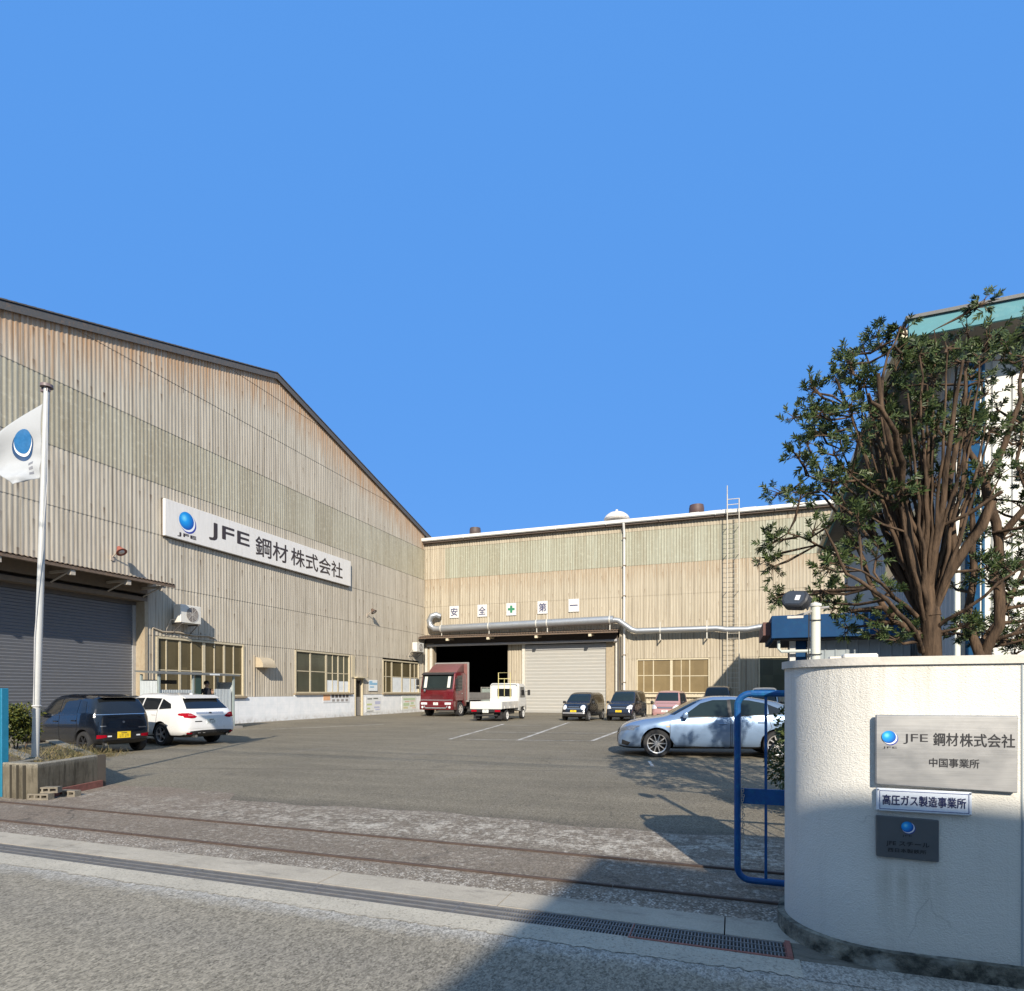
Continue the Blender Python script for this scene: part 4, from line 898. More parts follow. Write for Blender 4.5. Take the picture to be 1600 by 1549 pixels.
# ------------------------------------------------------------------ curved gate wall with its name plates
def stucco():
    b = NB('stucco_white'); p = b.coord('Position'); z = b.xyz(p)[2]
    n1 = b.noise(b.scale(p, (1, 1, 1.35)), 105, 4, 0.6); n2 = b.noise(p, 44, 3, 0.6); big = b.noise(p, 1.3, 6, 0.65)
    c = b.mix(b.ramp(big, 0.3, 0.7), (0.68, 0.66, 0.60), (0.77, 0.755, 0.695))
    run = b.noise(b.scale(p, (9, 9, 0.45)), 1.0, 5, 0.65)
    c = b.mix(b.ramp(run, 0.56, 0.76, 0, 0.30), c, (0.42, 0.40, 0.36))
    c = b.mix(b.math('MULTIPLY', b.ramp(z, 0.45, 0.1), b.ramp(big, 0.35, 0.7, 0.05, 0.4)), c, (0.36, 0.35, 0.32))
    x = b.xyz(p)[0]
    und = b.math('MULTIPLY', b.math('MULTIPLY', b.ramp(z, 0.62, 0.50), b.ramp(z, 0.15, 0.5)), b.math('MULTIPLY', b.ramp(b.math('ABSOLUTE', b.math('SUBTRACT', x, 0.92)), 0.20, 0.10), b.ramp(b.noise(b.scale(p, (14, 14, 0.7)), 1, 4), 0.4, 0.62)))
    c = b.mix(b.math('MULTIPLY', und, 0.6), c, (0.42, 0.40, 0.33))
    cap = b.math('MULTIPLY', b.ramp(z, 1.25, 1.68), b.ramp(b.noise(b.scale(p, (22, 22, 0.8)), 1.0, 4), 0.52, 0.72, 0, 0.35))
    c = b.mix(cap, c, (0.33, 0.31, 0.26))
    hc = b.math('MULTIPLY', crack(b, b.comb(x, z), 0.9, 0.003), b.ramp(b.noise(p, 1.7, 3), 0.5, 0.6))
    c = b.mix(b.math('MULTIPLY', hc, 0.45), c, (0.3, 0.29, 0.26))
    f = b.noise(p, 160, 2, 0.6)
    c = b.mix(b.ramp(f, 0.3, 0.7, 0.0, 0.14), c, (0.45, 0.43, 0.38))
    b.bump(b.math('ADD', b.math('MULTIPLY', n1, 1.0), b.math('MULTIPLY', n2, 0.5)), 0.6, 0.013)
    return b.fin(c, 0.92, spec=0.2)
m_stucco = stucco()
gw = thing('gate_wall', 'white stuccoed gate wall with rounded end on a dark concrete footing, carrying three name plates', 'wall', (0.9, 4.2, 0))
def wall_path(off=0.0):
    """face of the wall in plan: rounded end on the yard side, round the corner, along the street; off = outwards"""
    R = 0.52; cx, cy = 0.325 + R, 3.95 + R
    base = [(1.05, 5.06), (0.85, 5.06), (0.68, 5.03), (0.53, 4.96), (0.42, 4.84), (0.355, 4.68)] + [(cx - R * math.cos(a), cy - R * math.sin(a)) for a in [math.pi / 2 * i / 20 for i in range(21)]] + [(1.42, 3.95), (5.5, 3.95)]
    out = []
    for i, p in enumerate(base):
        q, r = base[max(0, i - 1)], base[min(len(base) - 1, i + 1)]; t = Vector((r[0] - q[0], r[1] - q[1])).normalized()
        out.append((p[0] + t.y * off, p[1] - t.x * off))
    return out
def wall_strip(mb, off_o, off_i, z0, z1, steps=1):
    O = wall_path(off_o); I = wall_path(off_i); n = len(O); vs = []
    for k in range(steps + 1):
        z = z0 + (z1 - z0) * k / steps; vs += [(p[0], p[1], z) for p in O]
    base_i = len(vs); vs += [(p[0], p[1], z0) for p in I] + [(p[0], p[1], z1) for p in I]
    fs = []
    for k in range(steps):
        for i in range(n - 1): a = k * n + i; fs.append((a, a + n, a + n + 1, a + 1))
    for i in range(n - 1):
        fs.append((base_i + i, base_i + i + 1, base_i + n + i + 1, base_i + n + i))
        t = steps * n + i; fs.append((t, base_i + n + i, base_i + n + i + 1, t + 1))
        fs.append((i, i + 1, base_i + i + 1, base_i + i))
    for i in (0, n - 1): fs.append((i, base_i + i, base_i + n + i, steps * n + i))
    mb.add(vs, fs)
mb = MB(); wall_strip(mb, 0, -0.22, 0.105, 1.70, 1); fixnormals(mb.build('wall_body', m_stucco, gw, sharp=60))
mb = MB(); wall_strip(mb, 0.018, -0.24, 1.70, 1.745, 1); fixnormals(mb.build('coping', plain('coping_cement', (0.58, 0.55, 0.49), 0.9, 0, 0.1, 3, bump=0.3, dirt=(0.4, 0.36, 0.3), dirt_amt=0.5), gw, sharp=60))
mb = MB(); mb.box(0.62, 0.80, 4.10, 4.22, 1.746, 1.775, bev=0.008); mb.box(0.55, 0.61, 4.12, 4.2, 1.746, 1.76); mb.build('mortar_lump', mat('mortar', (0.7, 0.66, 0.58), 0.9), gw)
def footing_mat():
    b = NB('mossy_footing'); p = b.coord('Position'); x, y, z = b.xyz(p)
    n = b.noise(p, 5, 7, 0.7); n2 = b.noise(p, 2.2, 4, 0.6); f = b.noise(p, 60, 3)
    c = b.mix(b.ramp(n, 0.40, 0.60), (0.045, 0.047, 0.04), (0.30, 0.285, 0.23))
    c = b.mix(b.ramp(n2, 0.54, 0.62, 0, 0.85), c, (0.46, 0.46, 0.41))
    c = b.mix(b.math('MULTIPLY', b.ramp(x, 0.66, 0.74), b.ramp(b.noise(p, 2.4, 5), 0.35, 0.55, 0.7, 0.05)), c, (0.06, 0.062, 0.058))
    b.bump(b.math('ADD', f, n), 0.5, 0.02)
    return b.fin(c, 0.9, spec=0.2)
mb = MB(); wall_strip(mb, 0.045, -0.24, -0.3, 0.105, 1); fixnormals(mb.build('footing', footing_mat(), gw, sharp=60))
mb = MB()     # vertical joint and hinge fitting at the far end of the street face
mb.box(1.428, 1.436, 3.945, 3.952, 0.11, 1.70); mb.build('joint_strip', mat('joint_grey', (0.30, 0.34, 0.36), 0.8), gw, smooth=False)
FY = 3.95
def brushed():
    b = NB('brushed_stainless'); p = b.coord('Position')
    n = b.noise(b.scale(p, (3, 3, 420)), 1.0, 3, 0.6); cl = b.noise(b.scale(p, (4, 4, 7)), 1.0, 4)
    c = b.mix(b.ramp(n, 0.3, 0.7), (0.40, 0.40, 0.395), (0.52, 0.52, 0.515))
    return b.fin(c, b.ramp(cl, 0.3, 0.7, 0.34, 0.46), 0.88)
m_brush = brushed()
m_ink = mat('plate_black', (0.025, 0.025, 0.028), 0.4)
t = thing('name_plate', 'large brushed steel company name plate with blue ball emblem, highest on the curved wall', 'sign', (1.07, FY, 1.03))
mb = MB(); mb.prism([(0.751, 1.034), (1.400, 1.020), (1.402, 1.424), (0.751, 1.421)], FY - 0.038, FY - 0.012, 'Y', bev=0.004); mb.build('plate', m_brush, t, sharp=30)
mb = MB(); mb.box(0.76, 1.39, FY - 0.012, FY + 0.02, 1.045, 1.41); mb.build('backing', mat('plate_backing', (0.09, 0.085, 0.08), 0.7), t, smooth=False)
M = on_back_wall(FY - 0.0392)
text('JFE', M, 0.883, 0.999, 1.262, 1.318).build('lettering', m_ink, t, smooth=False)
text('鋼材', M, 1.024, 1.138, 1.258, 1.327, bold=0.0009).build('lettering', m_ink, t, smooth=False)
text('株式会社', M, 1.146, 1.388, 1.256, 1.326, bold=0.0009).build('lettering', m_ink, t, smooth=False)
text('中国事業所', M, 1.005, 1.232, 1.142, 1.190, bold=0.0007).build('lettering', m_ink, t, smooth=False)
logo(t, M, 0.813, 1.300, 0.037)
text('JFE', M, 0.783, 0.853, 1.232, 1.246).build('lettering', m_ink, t, smooth=False)
t = thing('name_plate', 'small white enamel plate with dark blue characters between the two steel plates', 'sign', (0.98, FY, 0.89))
mb = MB(); mb.box(0.757, 1.203, FY - 0.030, FY - 0.004, 0.886, 1.012, bev=0.004); mb.build('plate', mat('enamel_white', (0.72, 0.77, 0.84), 0.25, var=0.03), t, sharp=30)
mb = MB()
for a in ((0.770, 1.190, 0.897, 0.9), (0.770, 1.190, 0.998, 1.001), (0.770, 0.773, 0.9, 0.998), (1.187, 1.190, 0.9, 0.998)): mb.box(a[0], a[1], FY - 0.0318, FY - 0.0302, a[2], a[3])
mb.build('border_line', mat('enamel_blue', (0.06, 0.09, 0.25), 0.4), t, smooth=False)
M = on_back_wall(FY - 0.0315)
text('高圧ガス製造事業所', M, 0.785, 1.175, 0.922, 0.978, bold=0.0012).build('lettering', mat('enamel_ink', (0.025, 0.03, 0.10), 0.4), t, smooth=False)
mb = MB()
for px_, pz in ((0.764, 0.893), (1.196, 0.893), (0.764, 1.005), (1.196, 1.005)): mb.lathe([(0.005, 0), (0.005, 0.004), (0.002, 0.006)], 8, Matrix.Translation((px_, FY - 0.030, pz)) @ Matrix.Rotation(rad(90), 4, 'X'))
mb.build('screw', mat('steel', (0.5, 0.5, 0.5), 0.3, 0.9), t)
t = thing('name_plate', 'small dark steel plate with blue ball emblem, lowest on the curved wall', 'sign', (0.9, FY, 0.63))
mb = MB(); mb.prism([(0.757, 0.629), (1.055, 0.622), (1.055, 0.850), (0.755, 0.858)], FY - 0.022, FY - 0.004, 'Y', bev=0.003); mb.build('plate', plain('dark_stainless', (0.145, 0.155, 0.165), 0.38, 0.6, 0.08, 3), t, sharp=30)
M = on_back_wall(FY - 0.0228)
logo(t, M, 0.905, 0.805, 0.032)
text('JFE', M, 0.882, 0.928, 0.748, 0.760).build('lettering', m_ink, t, smooth=False)
text('JFE スチール', M, 0.805, 1.010, 0.692, 0.722, bold=0.0008).build('lettering', m_ink, t, smooth=False)
text('西日本製鉄所', M, 0.812, 0.995, 0.660, 0.682, bold=0.0006).build('lettering', m_ink, t, smooth=False)

# post with floodlight behind the wall
t = thing('post', 'white round post with a cable strapped to it behind the curved wall', 'post', (0.64, 5.6, 0))
mb = MB(); mb.tube([(0.64, 5.6, 0), (0.64, 5.6, 2.25)], 0.037, 14); mb.build('pole', plain('post_white', (0.60, 0.61, 0.53), 0.5, 0, 0.05, 4), t)
mb = MB(); mb.lathe([(0.046, 2.251), (0.047, 2.27), (0.01, 2.285)], 14, Matrix.Translation((0.64, 5.6, 0))); mb.build('cap', mat('post_cap', (0.66, 0.66, 0.62), 0.5), t)
mb = MB(); mb.tube([(0.585, 5.585, 1.7), (0.588, 5.58, 2.0), (0.59, 5.58, 2.21)], 0.005, 6)
for z in (1.86, 2.14): mb.tube([(0.64 + 0.046 * math.cos(a), 5.6 + 0.046 * math.sin(a), z + 0.006 * math.sin(a)) for a in [2 * math.pi * k / 16 for k in range(17)]], 0.004, 5, caps=False)
mb.build('cable', mat('black_cable', (0.03, 0.03, 0.03), 0.5), t)
fl = thing('floodlight', 'black floodlight with a white label tilted on top of the round post', 'floodlight', (0.5, 5.5, 2.25))
M = Matrix.Translation((0.49, 5.48, 2.30)) @ Matrix.Rotation(rad(-28), 4, 'Z') @ Matrix.Rotation(rad(-24), 4, 'X') @ Matrix.Rotation(rad(8), 4, 'Y') @ Matrix.Scale(0.78, 4)
mb = MB(); mb.prism([(-0.135, -0.05), (-0.09, -0.11), (0.09, -0.11), (0.135, -0.05), (0.135, 0.03), (0.09, 0.075), (-0.09, 0.075), (-0.135, 0.03)], -0.06, 0.05, 'Y', bev=0.015, M=M)
for k in range(6): mb.box(-0.11 + 0.042 * k, -0.10 + 0.042 * k, 0.05, 0.085, -0.08, 0.06, M=M)
mb.build('housing', mat('floodlight_black', (0.035, 0.037, 0.042), 0.45), fl, sharp=30)
mb = MB(); mb.prism([(-0.105, -0.04), (-0.075, -0.085), (0.075, -0.085), (0.105, -0.04), (0.1, 0.025), (0.075, 0.055), (-0.075, 0.055), (-0.1, 0.025)], -0.064, -0.061, 'Y', M=M); mb.build('glass', mat('lens_grey', (0.05, 0.058, 0.07), 0.2), fl, smooth=False)
mb = MB(); mb.box(0.015, 0.062, -0.068, -0.065, -0.045, 0.012, M=M); mb.build('label_sticker', mat('sticker_white', (0.78, 0.78, 0.76), 0.5), fl, smooth=False)
mb = MB(); mb.tube([(0.47, 5.53, 2.165), (0.56, 5.57, 2.19), (0.66, 5.60, 2.235), (0.74, 5.6, 2.24)], 0.011, 6); mb.box(0.42, 0.54, 5.50, 5.53, 2.15, 2.17); mb.build('bracket', mat('steel_rough', (0.45, 0.43, 0.40), 0.5, 0.5), fl)

# ------------------------------------------------------------------ sliding gates
gb = plain('gate_blue', (0.008, 0.075, 0.24), 0.5, 0.0, 0.25, 9, dirt=(0.012, 0.20, 0.32), dirt_amt=0.6, spec=0.3)
def round_rect(x0, x1, z0, z1, y, r, n=6):
    pts = []
    for cx, cz, a0 in ((x0 + r, z1 - r, 90), (x0 + r, z0 + r, 180), (x1 - r, z0 + r, 270), (x1 - r, z1 - r, 0)):
        for k in range(n + 1):
            a = rad(a0 + 90 * k / n); pts.append((cx + r * math.cos(a), y, cz + r * math.sin(a)))
    return pts + [pts[0]]
def make_gate(label, x0, x1, y, bars, z1, rail_m, plate=True):
    t = thing('sliding_gate', label, 'gate', (x0, y, 0))
    mb = MB(); mb.tube(round_rect(x0, x1, 0.05, z1, y, 0.10), 0.026, 10, caps=False); mb.build('frame', rail_m, t)
    mb = MB()
    for x in bars: mb.tube([(x, y, 0.06), (x, y, z1)], 0.011, 7)
    mb.build('bars', rail_m, t)
    if plate:
        mb = MB(); mb.box(x0 + 0.03, x1 - 0.03, y - 0.012, y + 0.012, 0.66, 0.78); mb.build('cross_plate', rail_m, t, smooth=False)
    mb = MB()
    for x in (x0 + 0.5, x1 - 0.5): mb.lathe([(0.05, -0.012), (0.05, 0.012)], 14, Matrix.Translation((x, y, 0.05)) @ Matrix.Rotation(rad(90), 4, 'X'))
    mb.build('wheel', mat('gate_wheel', (0.08, 0.07, 0.06), 0.6), t)
    return t
g = make_gate('bright blue tubular sliding gate standing half open behind the curved wall', 0.035, 3.2, 5.24, [0.245 + 0.21 * k for k in range(14)], 1.535, gb)
ch = MB(); pts = []
for k in range(26):
    z = 0.80 - 0.019 * k; x = 0.075 + 0.006 * math.sin(k * 1.7)
    M = Matrix.Translation((x, 5.205, z)) @ Matrix.Rotation(rad(90) * (k % 2), 4, 'Z')
    ch.tube([(0.008 * math.cos(a), 0, 0.013 * math.sin(a)) for a in [2 * math.pi * q / 8 for q in range(9)]], 0.0028, 5, caps=False, M=M)
tag(ch.build('chain', mat('chain_steel', (0.42, 0.38, 0.32), 0.5, 0.6)), 'short steel chain hanging down the blue gate frame', 'chain')
gt = plain('gate_teal', (0.012, 0.17, 0.29), 0.4, 0.05, 0.15, 4)
make_gate('teal blue sliding gate drawn back at the left edge beside the planter', -13.6, -10.15, 6.0, [-13.4 + 0.2 * k for k in range(16)], 1.56, gt)
mb = MB(); mb.box(-10.24, -10.10, 5.95, 6.05, 0.0, 1.60, bev=0.008); tag(mb.build('gate_post', gt, smooth=False), 'square teal post ending the gate left of the planter', 'post')

# ------------------------------------------------------------------ planter, flag pole, bricks
def streaked():
    b = NB('streaked_old_concrete'); p = b.coord('Position'); z = b.xyz(p)[2]
    n = b.noise(p, 3.5, 8, 0.7); st = b.noise(b.scale(p, (13, 13, 1.6)), 1.0, 6, 0.7); f = b.noise(p, 70, 3)
    c = b.mix(b.ramp(n, 0.3, 0.7), (0.095, 0.083, 0.06), (0.19, 0.17, 0.13))
    c = b.mix(b.ramp(st, 0.48, 0.66, 0, 0.85), c, (0.05, 0.045, 0.034))
    c = b.mix(b.math('MULTIPLY', b.ramp(z, 0.44, 0.52), b.ramp(f, 0.35, 0.6)), c, (0.32, 0.30, 0.25))
    b.bump(b.math('ADD', f, n), 0.5, 0.012)
    return b.fin(c, 0.95, spec=0.15)
m_plc = streaked()
pl = thing('planter', 'low weathered concrete planter with dry grass round the flag pole', 'planter', (-10.3, 7.0, 0))
P0, P1, P2, P3 = (-9.36, 5.97), (-9.72, 7.20), (-12.4, 8.5), (-9.92, 5.95)
def prism_z(mb, poly, z0, z1, bev=0): mb.prism(poly, z0, z1, 'Z', bev)
mb = MB()
prism_z(mb, [P0, P1, (-9.90, 7.14), (-9.56, 6.13), (-10.05, 6.10), (-10.05, 5.93)], -0.05, 0.515, 0.01)
prism_z(mb, [P1, (-9.90, 7.14), (-14.0, 9.1), (-14.0, 9.35)], -0.05, 0.50, 0.01)
prism_z(mb, [(-10.05, 5.93), (-10.05, 6.10), (-10.22, 6.6), (-14, 8.2), (-14, 8.05), (-10.35, 6.45)], -0.05, 0.50, 0.01)
mb.build('wall', m_plc, pl, smooth=False)
mb = MB()
for x in (-9.58, -9.72, -9.86): mb.box(x - 0.005, x + 0.005, 5.915, 5.95, 0.0, 0.49)
mb.build('groove', mat('groove_dark', (0.075, 0.066, 0.05), 0.9), pl, smooth=False)
mb = MB(); mb.box(-9.735, -9.69, 7.10, 7.24, 0, 0.52); mb.build('end_strip', mat('end_dark', (0.07, 0.06, 0.05), 0.9), pl, smooth=False)
soil_b = NB('dry_soil'); sp_ = soil_b.coord('Position'); soil_b.bump(soil_b.noise(sp_, 30, 5), 0.8, 0.03)
m_soil = soil_b.fin(soil_b.mix(soil_b.ramp(soil_b.noise(sp_, 8, 6, 0.7), 0.35, 0.65), (0.10, 0.08, 0.055), (0.25, 0.20, 0.12)), 0.95)
mb = MB(); mb.prism([(-9.60, 6.1), (-9.92, 7.1), (-13.9, 9.05), (-13.9, 8.2), (-10.2, 6.6), (-10.05, 6.1)], 0.0, 0.46, 'Z'); mb.build('soil', m_soil, pl, smooth=False)
mb = MB(); M = Matrix.Rotation(0.28, 4, 'Z')
mb.prism([(-9.34, 6.15), (-9.39, 6.16), (-9.70, 7.16), (-9.66, 7.17)], 0.0, 0.11, 'Z'); mb.build('rust_plate', m_rust, pl, smooth=False)
def leafmat(name, a, c, rough=0.5):
    b = NB(name); g_ = b.new('ShaderNodeNewGeometry')
    r = g_.outputs['Random Per Island']
    col = b.mix(r, a, c)
    b.b.inputs['Transmission Weight'].default_value = 0.0
    return b.fin(col, rough, spec=0.35)
def blade(mb, p, d, L, w, droop, side):
    d = d.normalized(); s_ = d.cross(side).normalized() * w / 2
    m_ = p + d * L * 0.55 + Vector((0, 0, -droop * 0.35 * L)); e = p + d * L + Vector((0, 0, -droop * L))
    mb.add([p - s_ * 0.5, p + s_ * 0.5, m_ + s_, m_ - s_, e], [(0, 1, 2, 3), (3, 2, 4)])
mb = MB()
for k in range(420):
    f = rnd.random(); a = (-9.75 - 0.1 * f, 6.2 + 0.8 * f); x = a[0] - rnd.random() ** 1.5 * 2.6; y = a[1] + rnd.uniform(-0.1, 0.9) + (a[0] - x) * 0.35
    if y > 9: continue
    p = Vector((x, y, 0.45))
    for q in range(6): blade(mb, p + Vector((rnd.uniform(-.05, .05), rnd.uniform(-.05, .05), 0)), Vector((rnd.uniform(-.7, .7), rnd.uniform(-.7, .7), 1)), rnd.uniform(0.07, 0.22), 0.008, rnd.uniform(0.1, 0.6), Vector((rnd.random(), rnd.random(), 0.1)))
gr = mb.build('dry_grass', leafmat('dry_straw', (0.34, 0.25, 0.12), (0.17, 0.16, 0.06), 0.8), smooth=False); gr['kind'] = 'stuff'
fp = thing('flag_pole', 'tall white flag pole rising from the planter at the left', 'flag pole', (-10.42, 6.60, 0.46))
ptop = Vector((-10.22, 6.66, 6.36)); pbot = Vector((-10.40, 6.60, 0.40))
mb = MB(); mb.tube([pbot, pbot.lerp(ptop, 0.4), pbot.lerp(ptop, 0.8), ptop], [0.052, 0.050, 0.043, 0.040], 16); mb.build('pole', plain('pole_white', (0.50, 0.51, 0.50), 0.35, 0.1, 0.05, 2), fp)
mb = MB(); mb.tube([ptop + Vector((0, 0, 0.002)), ptop + Vector((0, 0, 0.05))], [0.09, 0.085], 14); mb.box(ptop.x - 0.10, ptop.x + 0.05, ptop.y - 0.03, ptop.y + 0.03, ptop.z - 0.06, ptop.z - 0.005); mb.build('truck_cap', mat('cap_brown', (0.16, 0.12, 0.12), 0.5), fp)
mb = MB(); mb.tube([ptop + Vector((0.06, -0.03, -0.03)), ptop + Vector((0.075, -0.04, -1.5)), pbot + Vector((0.07, -0.05, 2.0)), pbot + Vector((0.05, -0.05, 0.95))], 0.006, 5)
mb.tube([pbot.lerp(ptop, 0.155) + Vector((0.056 * math.cos(a), 0.056 * math.sin(a), 0)) for a in [2 * math.pi * k / 14 for k in range(15)]], 0.014, 6, caps=False)
mb.build('halyard', mat('rope_grey', (0.5, 0.5, 0.5), 0.8), fp)
mb = MB(); mb.tube([pbot + Vector((0, 0, -0.02)), pbot + Vector((0, 0, 0.12))], [0.10, 0.075], 16); mb.build('socket', m_plc, fp)
# flag: hangs slack from the pole and swings to the left
fr_ = Vector((-math.cos(rad(19.77)), -math.sin(rad(19.77)), 0)); fn = Vector((-fr_.y, fr_.x, 0))
def flag_pt(u, v):
    """u 0..1 from hoist to fly, v 0..1 from top to bottom"""
    A, B_ = Vector((0.03, 6.10)), Vector((0.055, 4.93)); C_, D_ = Vector((0.98, 5.22)), Vector((0.30, 4.76))
    top = A.lerp(C_, u); bot = B_.lerp(D_, u); q = top.lerp(bot, v)
    q.y += 0.04 * math.sin(u * 3.2) * (1 - v)
    dep = 0.08 * math.sin(6.0 * v + 2.6 * u + 0.4) * (0.25 + u) + 0.045 * math.sin(12 * v - 5 * u) * (0.1 + u) * v + 0.02 * math.sin(24 * v + 9 * u) * v * v + 0.10 * u
    base = pbot.lerp(ptop, (q.y - pbot.z) / (ptop.z - pbot.z))
    return Vector((base.x, base.y, q.y)) + fr_ * (q.x + 0.02) + fn * dep
def flag_patch(fn_uv, n, m_, off):
    mb = MB(); vs = []
    for i in range(n + 1):
        for j in range(m_ + 1):
            u, v = fn_uv(i / n, j / m_); e = 0.004
            p = flag_pt(u, v); nn = (flag_pt(u + e, v) - p).cross(flag_pt(u, v + e) - p).normalized()
            if nn.dot(Vector((0, 0, 1.55)) - p) < 0: nn = -nn
            vs.append(p + nn * off)
    mb.add(vs, [(i * (m_ + 1) + j, i * (m_ + 1) + j + 1, (i + 1) * (m_ + 1) + j + 1, (i + 1) * (m_ + 1) + j) for i in range(n) for j in range(m_)])
    return mb
ft = thing('flag', 'slack white company flag with a blue ball emblem hanging from the flag pole', 'flag', (-10.4, 6.6, 5.0))
mb = flag_patch(lambda a, c: (a, c), 40, 40, 0.0)
o = mb.build('cloth', plain('flag_cloth', (0.38, 0.40, 0.42), 0.8, 0, 0.04, 3), ft)
sm_ = o.modifiers.new('solid', 'SOLIDIFY'); sm_.thickness = 0.003
def disc(cu_, cv_, ru, rv): return lambda a, c: (cu_ + ru * a * math.cos(2 * math.pi * c), cv_ + rv * a * math.sin(2 * math.pi * c))
flag_patch(disc(0.40, 0.40, 0.215, 0.205), 6, 32, 0.006).build('emblem_crescent', mat('flag_blue_dark', (0.008, 0.05, 0.14), 0.6), ft)
flag_patch(disc(0.38, 0.368, 0.178, 0.17), 6, 32, 0.009).build('emblem_white_crescent', mat('logo_white', (0.8, 0.82, 0.84), 0.4, var=0.03), ft)
flag_patch(disc(0.367, 0.34, 0.165, 0.158), 6, 32, 0.012).build('emblem_ball', plain('flag_blue', (0.012, 0.13, 0.33), 0.5, 0, 0.3, 4), ft)
mb = MB()
for k, (a, c) in enumerate(((0.24, 0.70), (0.24, 0.78), (0.24, 0.86))):
    m2 = flag_patch(lambda x, y, a=a, c=c: (a + 0.12 * x, c + 0.04 * y), 4, 3, 0.006); mb.add(m2.v, m2.f)
mb.build('lettering', mat('flag_ink', (0.16, 0.17, 0.20), 0.6), ft)
# bricks at the planter
def block(x, y, z, rz, label):
    M = Matrix.Translation((x, y, z)) @ Matrix.Rotation(rz, 4, 'Z')
    mb = MB()
    mb.box(-0.16, 0.16, -0.055, 0.055, 0, 0.022, M=M); mb.box(-0.16, 0.16, -0.055, 0.055, 0.062, 0.084, M=M)
    for a in (-0.16, -0.06, 0.03, 0.135): mb.box(a, a + 0.025, -0.054, 0.054, 0.0225, 0.0615, M=M)
    tag(mb.build('hollow_block', plain('block_grey', (0.21, 0.185, 0.145), 0.95, 0, 0.3, 8, bump=0.4, dirt=(0.1, 0.09, 0.07), dirt_amt=0.6) if 'blk' not in MAT else MAT['blk'], smooth=False), label, 'block', 'hollow blocks by the planter')
block(-9.36, 6.02, 0.004, 0.25, 'pale hollow block lying lowest against the planter foot')
block(-9.33, 6.10, 0.09, 0.45, 'pale hollow block stacked crosswise on the lowest block by the planter')
block(-9.28, 6.36, 0.004, 0.15, 'pale hollow block on the ground behind the small block stack')

# ------------------------------------------------------------------ vegetation
def leaf_ball(mb, c, r, n, L, w, up=0.25):
    for k in range(n):
        d = Vector((rnd.gauss(0, 1), rnd.gauss(0, 1), rnd.gauss(0, 1))).normalized()
        q = Vector(c) + Vector((d.x * r[0], d.y * r[1], d.z * r[2])) * rnd.random() ** 0.45
        dd = (d + Vector((rnd.uniform(-.8, .8), rnd.uniform(-.8, .8), rnd.uniform(-.5, .8) + up)))
        blade(mb, q, dd, L * rnd.uniform(0.6, 1.2), w * rnd.uniform(0.7, 1.2), rnd.uniform(0, 0.4), Vector((rnd.random() - .5, rnd.random() - .5, rnd.random() - .5)))
def bush(label, c, r, n, L, w, m, name='bush'):
    t = thing(name, label, 'bush', (c[0], c[1], 0))
    mb = MB()
    for k in range(9):
        a = rnd.uniform(0, 6.28); mb.tube([(c[0] + 0.05 * math.cos(a), c[1] + 0.05 * math.sin(a), 0.2), (c[0] + 0.5 * r[0] * math.cos(a), c[1] + 0.5 * r[1] * math.sin(a), c[2] + rnd.uniform(-.3, .1) * r[2])], [0.018, 0.008], 6)
    mb.build('stem', mat('bush_stem', (0.10, 0.07, 0.05), 0.9), t)
    mb = MB()
    lobes = [(Vector((rnd.uniform(-.62, .62) * r[0], rnd.uniform(-.62, .62) * r[1], rnd.uniform(-.62, .62) * r[2])), rnd.uniform(0.3, 0.55)) for _ in range(16)]
    for d, f in lobes: leaf_ball(mb, Vector(c) + d, (r[0] * f, r[1] * f, r[2] * f), n // 16, L, w)
    mb.build('foliage', m, t, smooth=False); return t
m_bush = leafmat('bush_leaves', (0.12, 0.12, 0.018), (0.035, 0.055, 0.014))
m_bush2 = leafmat('dark_bush_leaves', (0.035, 0.06, 0.02), (0.09, 0.11, 0.035))
bush('yellow green bush in the planter between the teal gate and flag pole', (-12.75, 7.75, 0.90), (0.50, 0.5, 0.40), 5200, 0.07, 0.028, m_bush)
bush('dark leafy hedge filling the corner behind the blue gate and curved wall', (1.17, 8.6, 0.80), (0.74, 1.5, 0.75), 19000, 0.06, 0.03, m_bush2)

m_bark = NB('tree_bark'); _p = m_bark.coord('Object')
_n = m_bark.noise(m_bark.scale(_p, (14, 14, 2.2)), 1.0, 6, 0.7)
m_bark.bump(_n, 0.7, 0.03)
m_bark = m_bark.fin(m_bark.mix(m_bark.ramp(_n, 0.35, 0.65), (0.030, 0.021, 0.015), (0.135, 0.090, 0.058)), 0.9, spec=0.2)
m_leaf = leafmat('podocarp_leaves', (0.022, 0.045, 0.016), (0.085, 0.115, 0.035))
S = 433.0
def cp(x, y, d=0.0, base=(1.74, 6.7)):      # crop-picture point -> local metres of the tree's own upright plane, then given depth
    return ((x - 700) / S, d, 1.88 + (1500 - y) / S)
def tuft(mb, p, axis, n, L, w):
    axis = axis.normalized(); o_ = axis.orthogonal().normalized(); q = axis.cross(o_)
    for k in range(n):
        a = k * 2.4 + rnd.random(); t = k / n; sp = rad(rnd.uniform(30, 75) - 18 * t)
        d = axis * math.cos(sp) + (o_ * math.cos(a) + q * math.sin(a)) * math.sin(sp)
        blade(mb, p + axis * (t * 0.07), d, L * rnd.uniform(0.7, 1.15), w, rnd.uniform(0, 0.25), d.cross(axis) + Vector((0.01, 0.02, 0.01)))
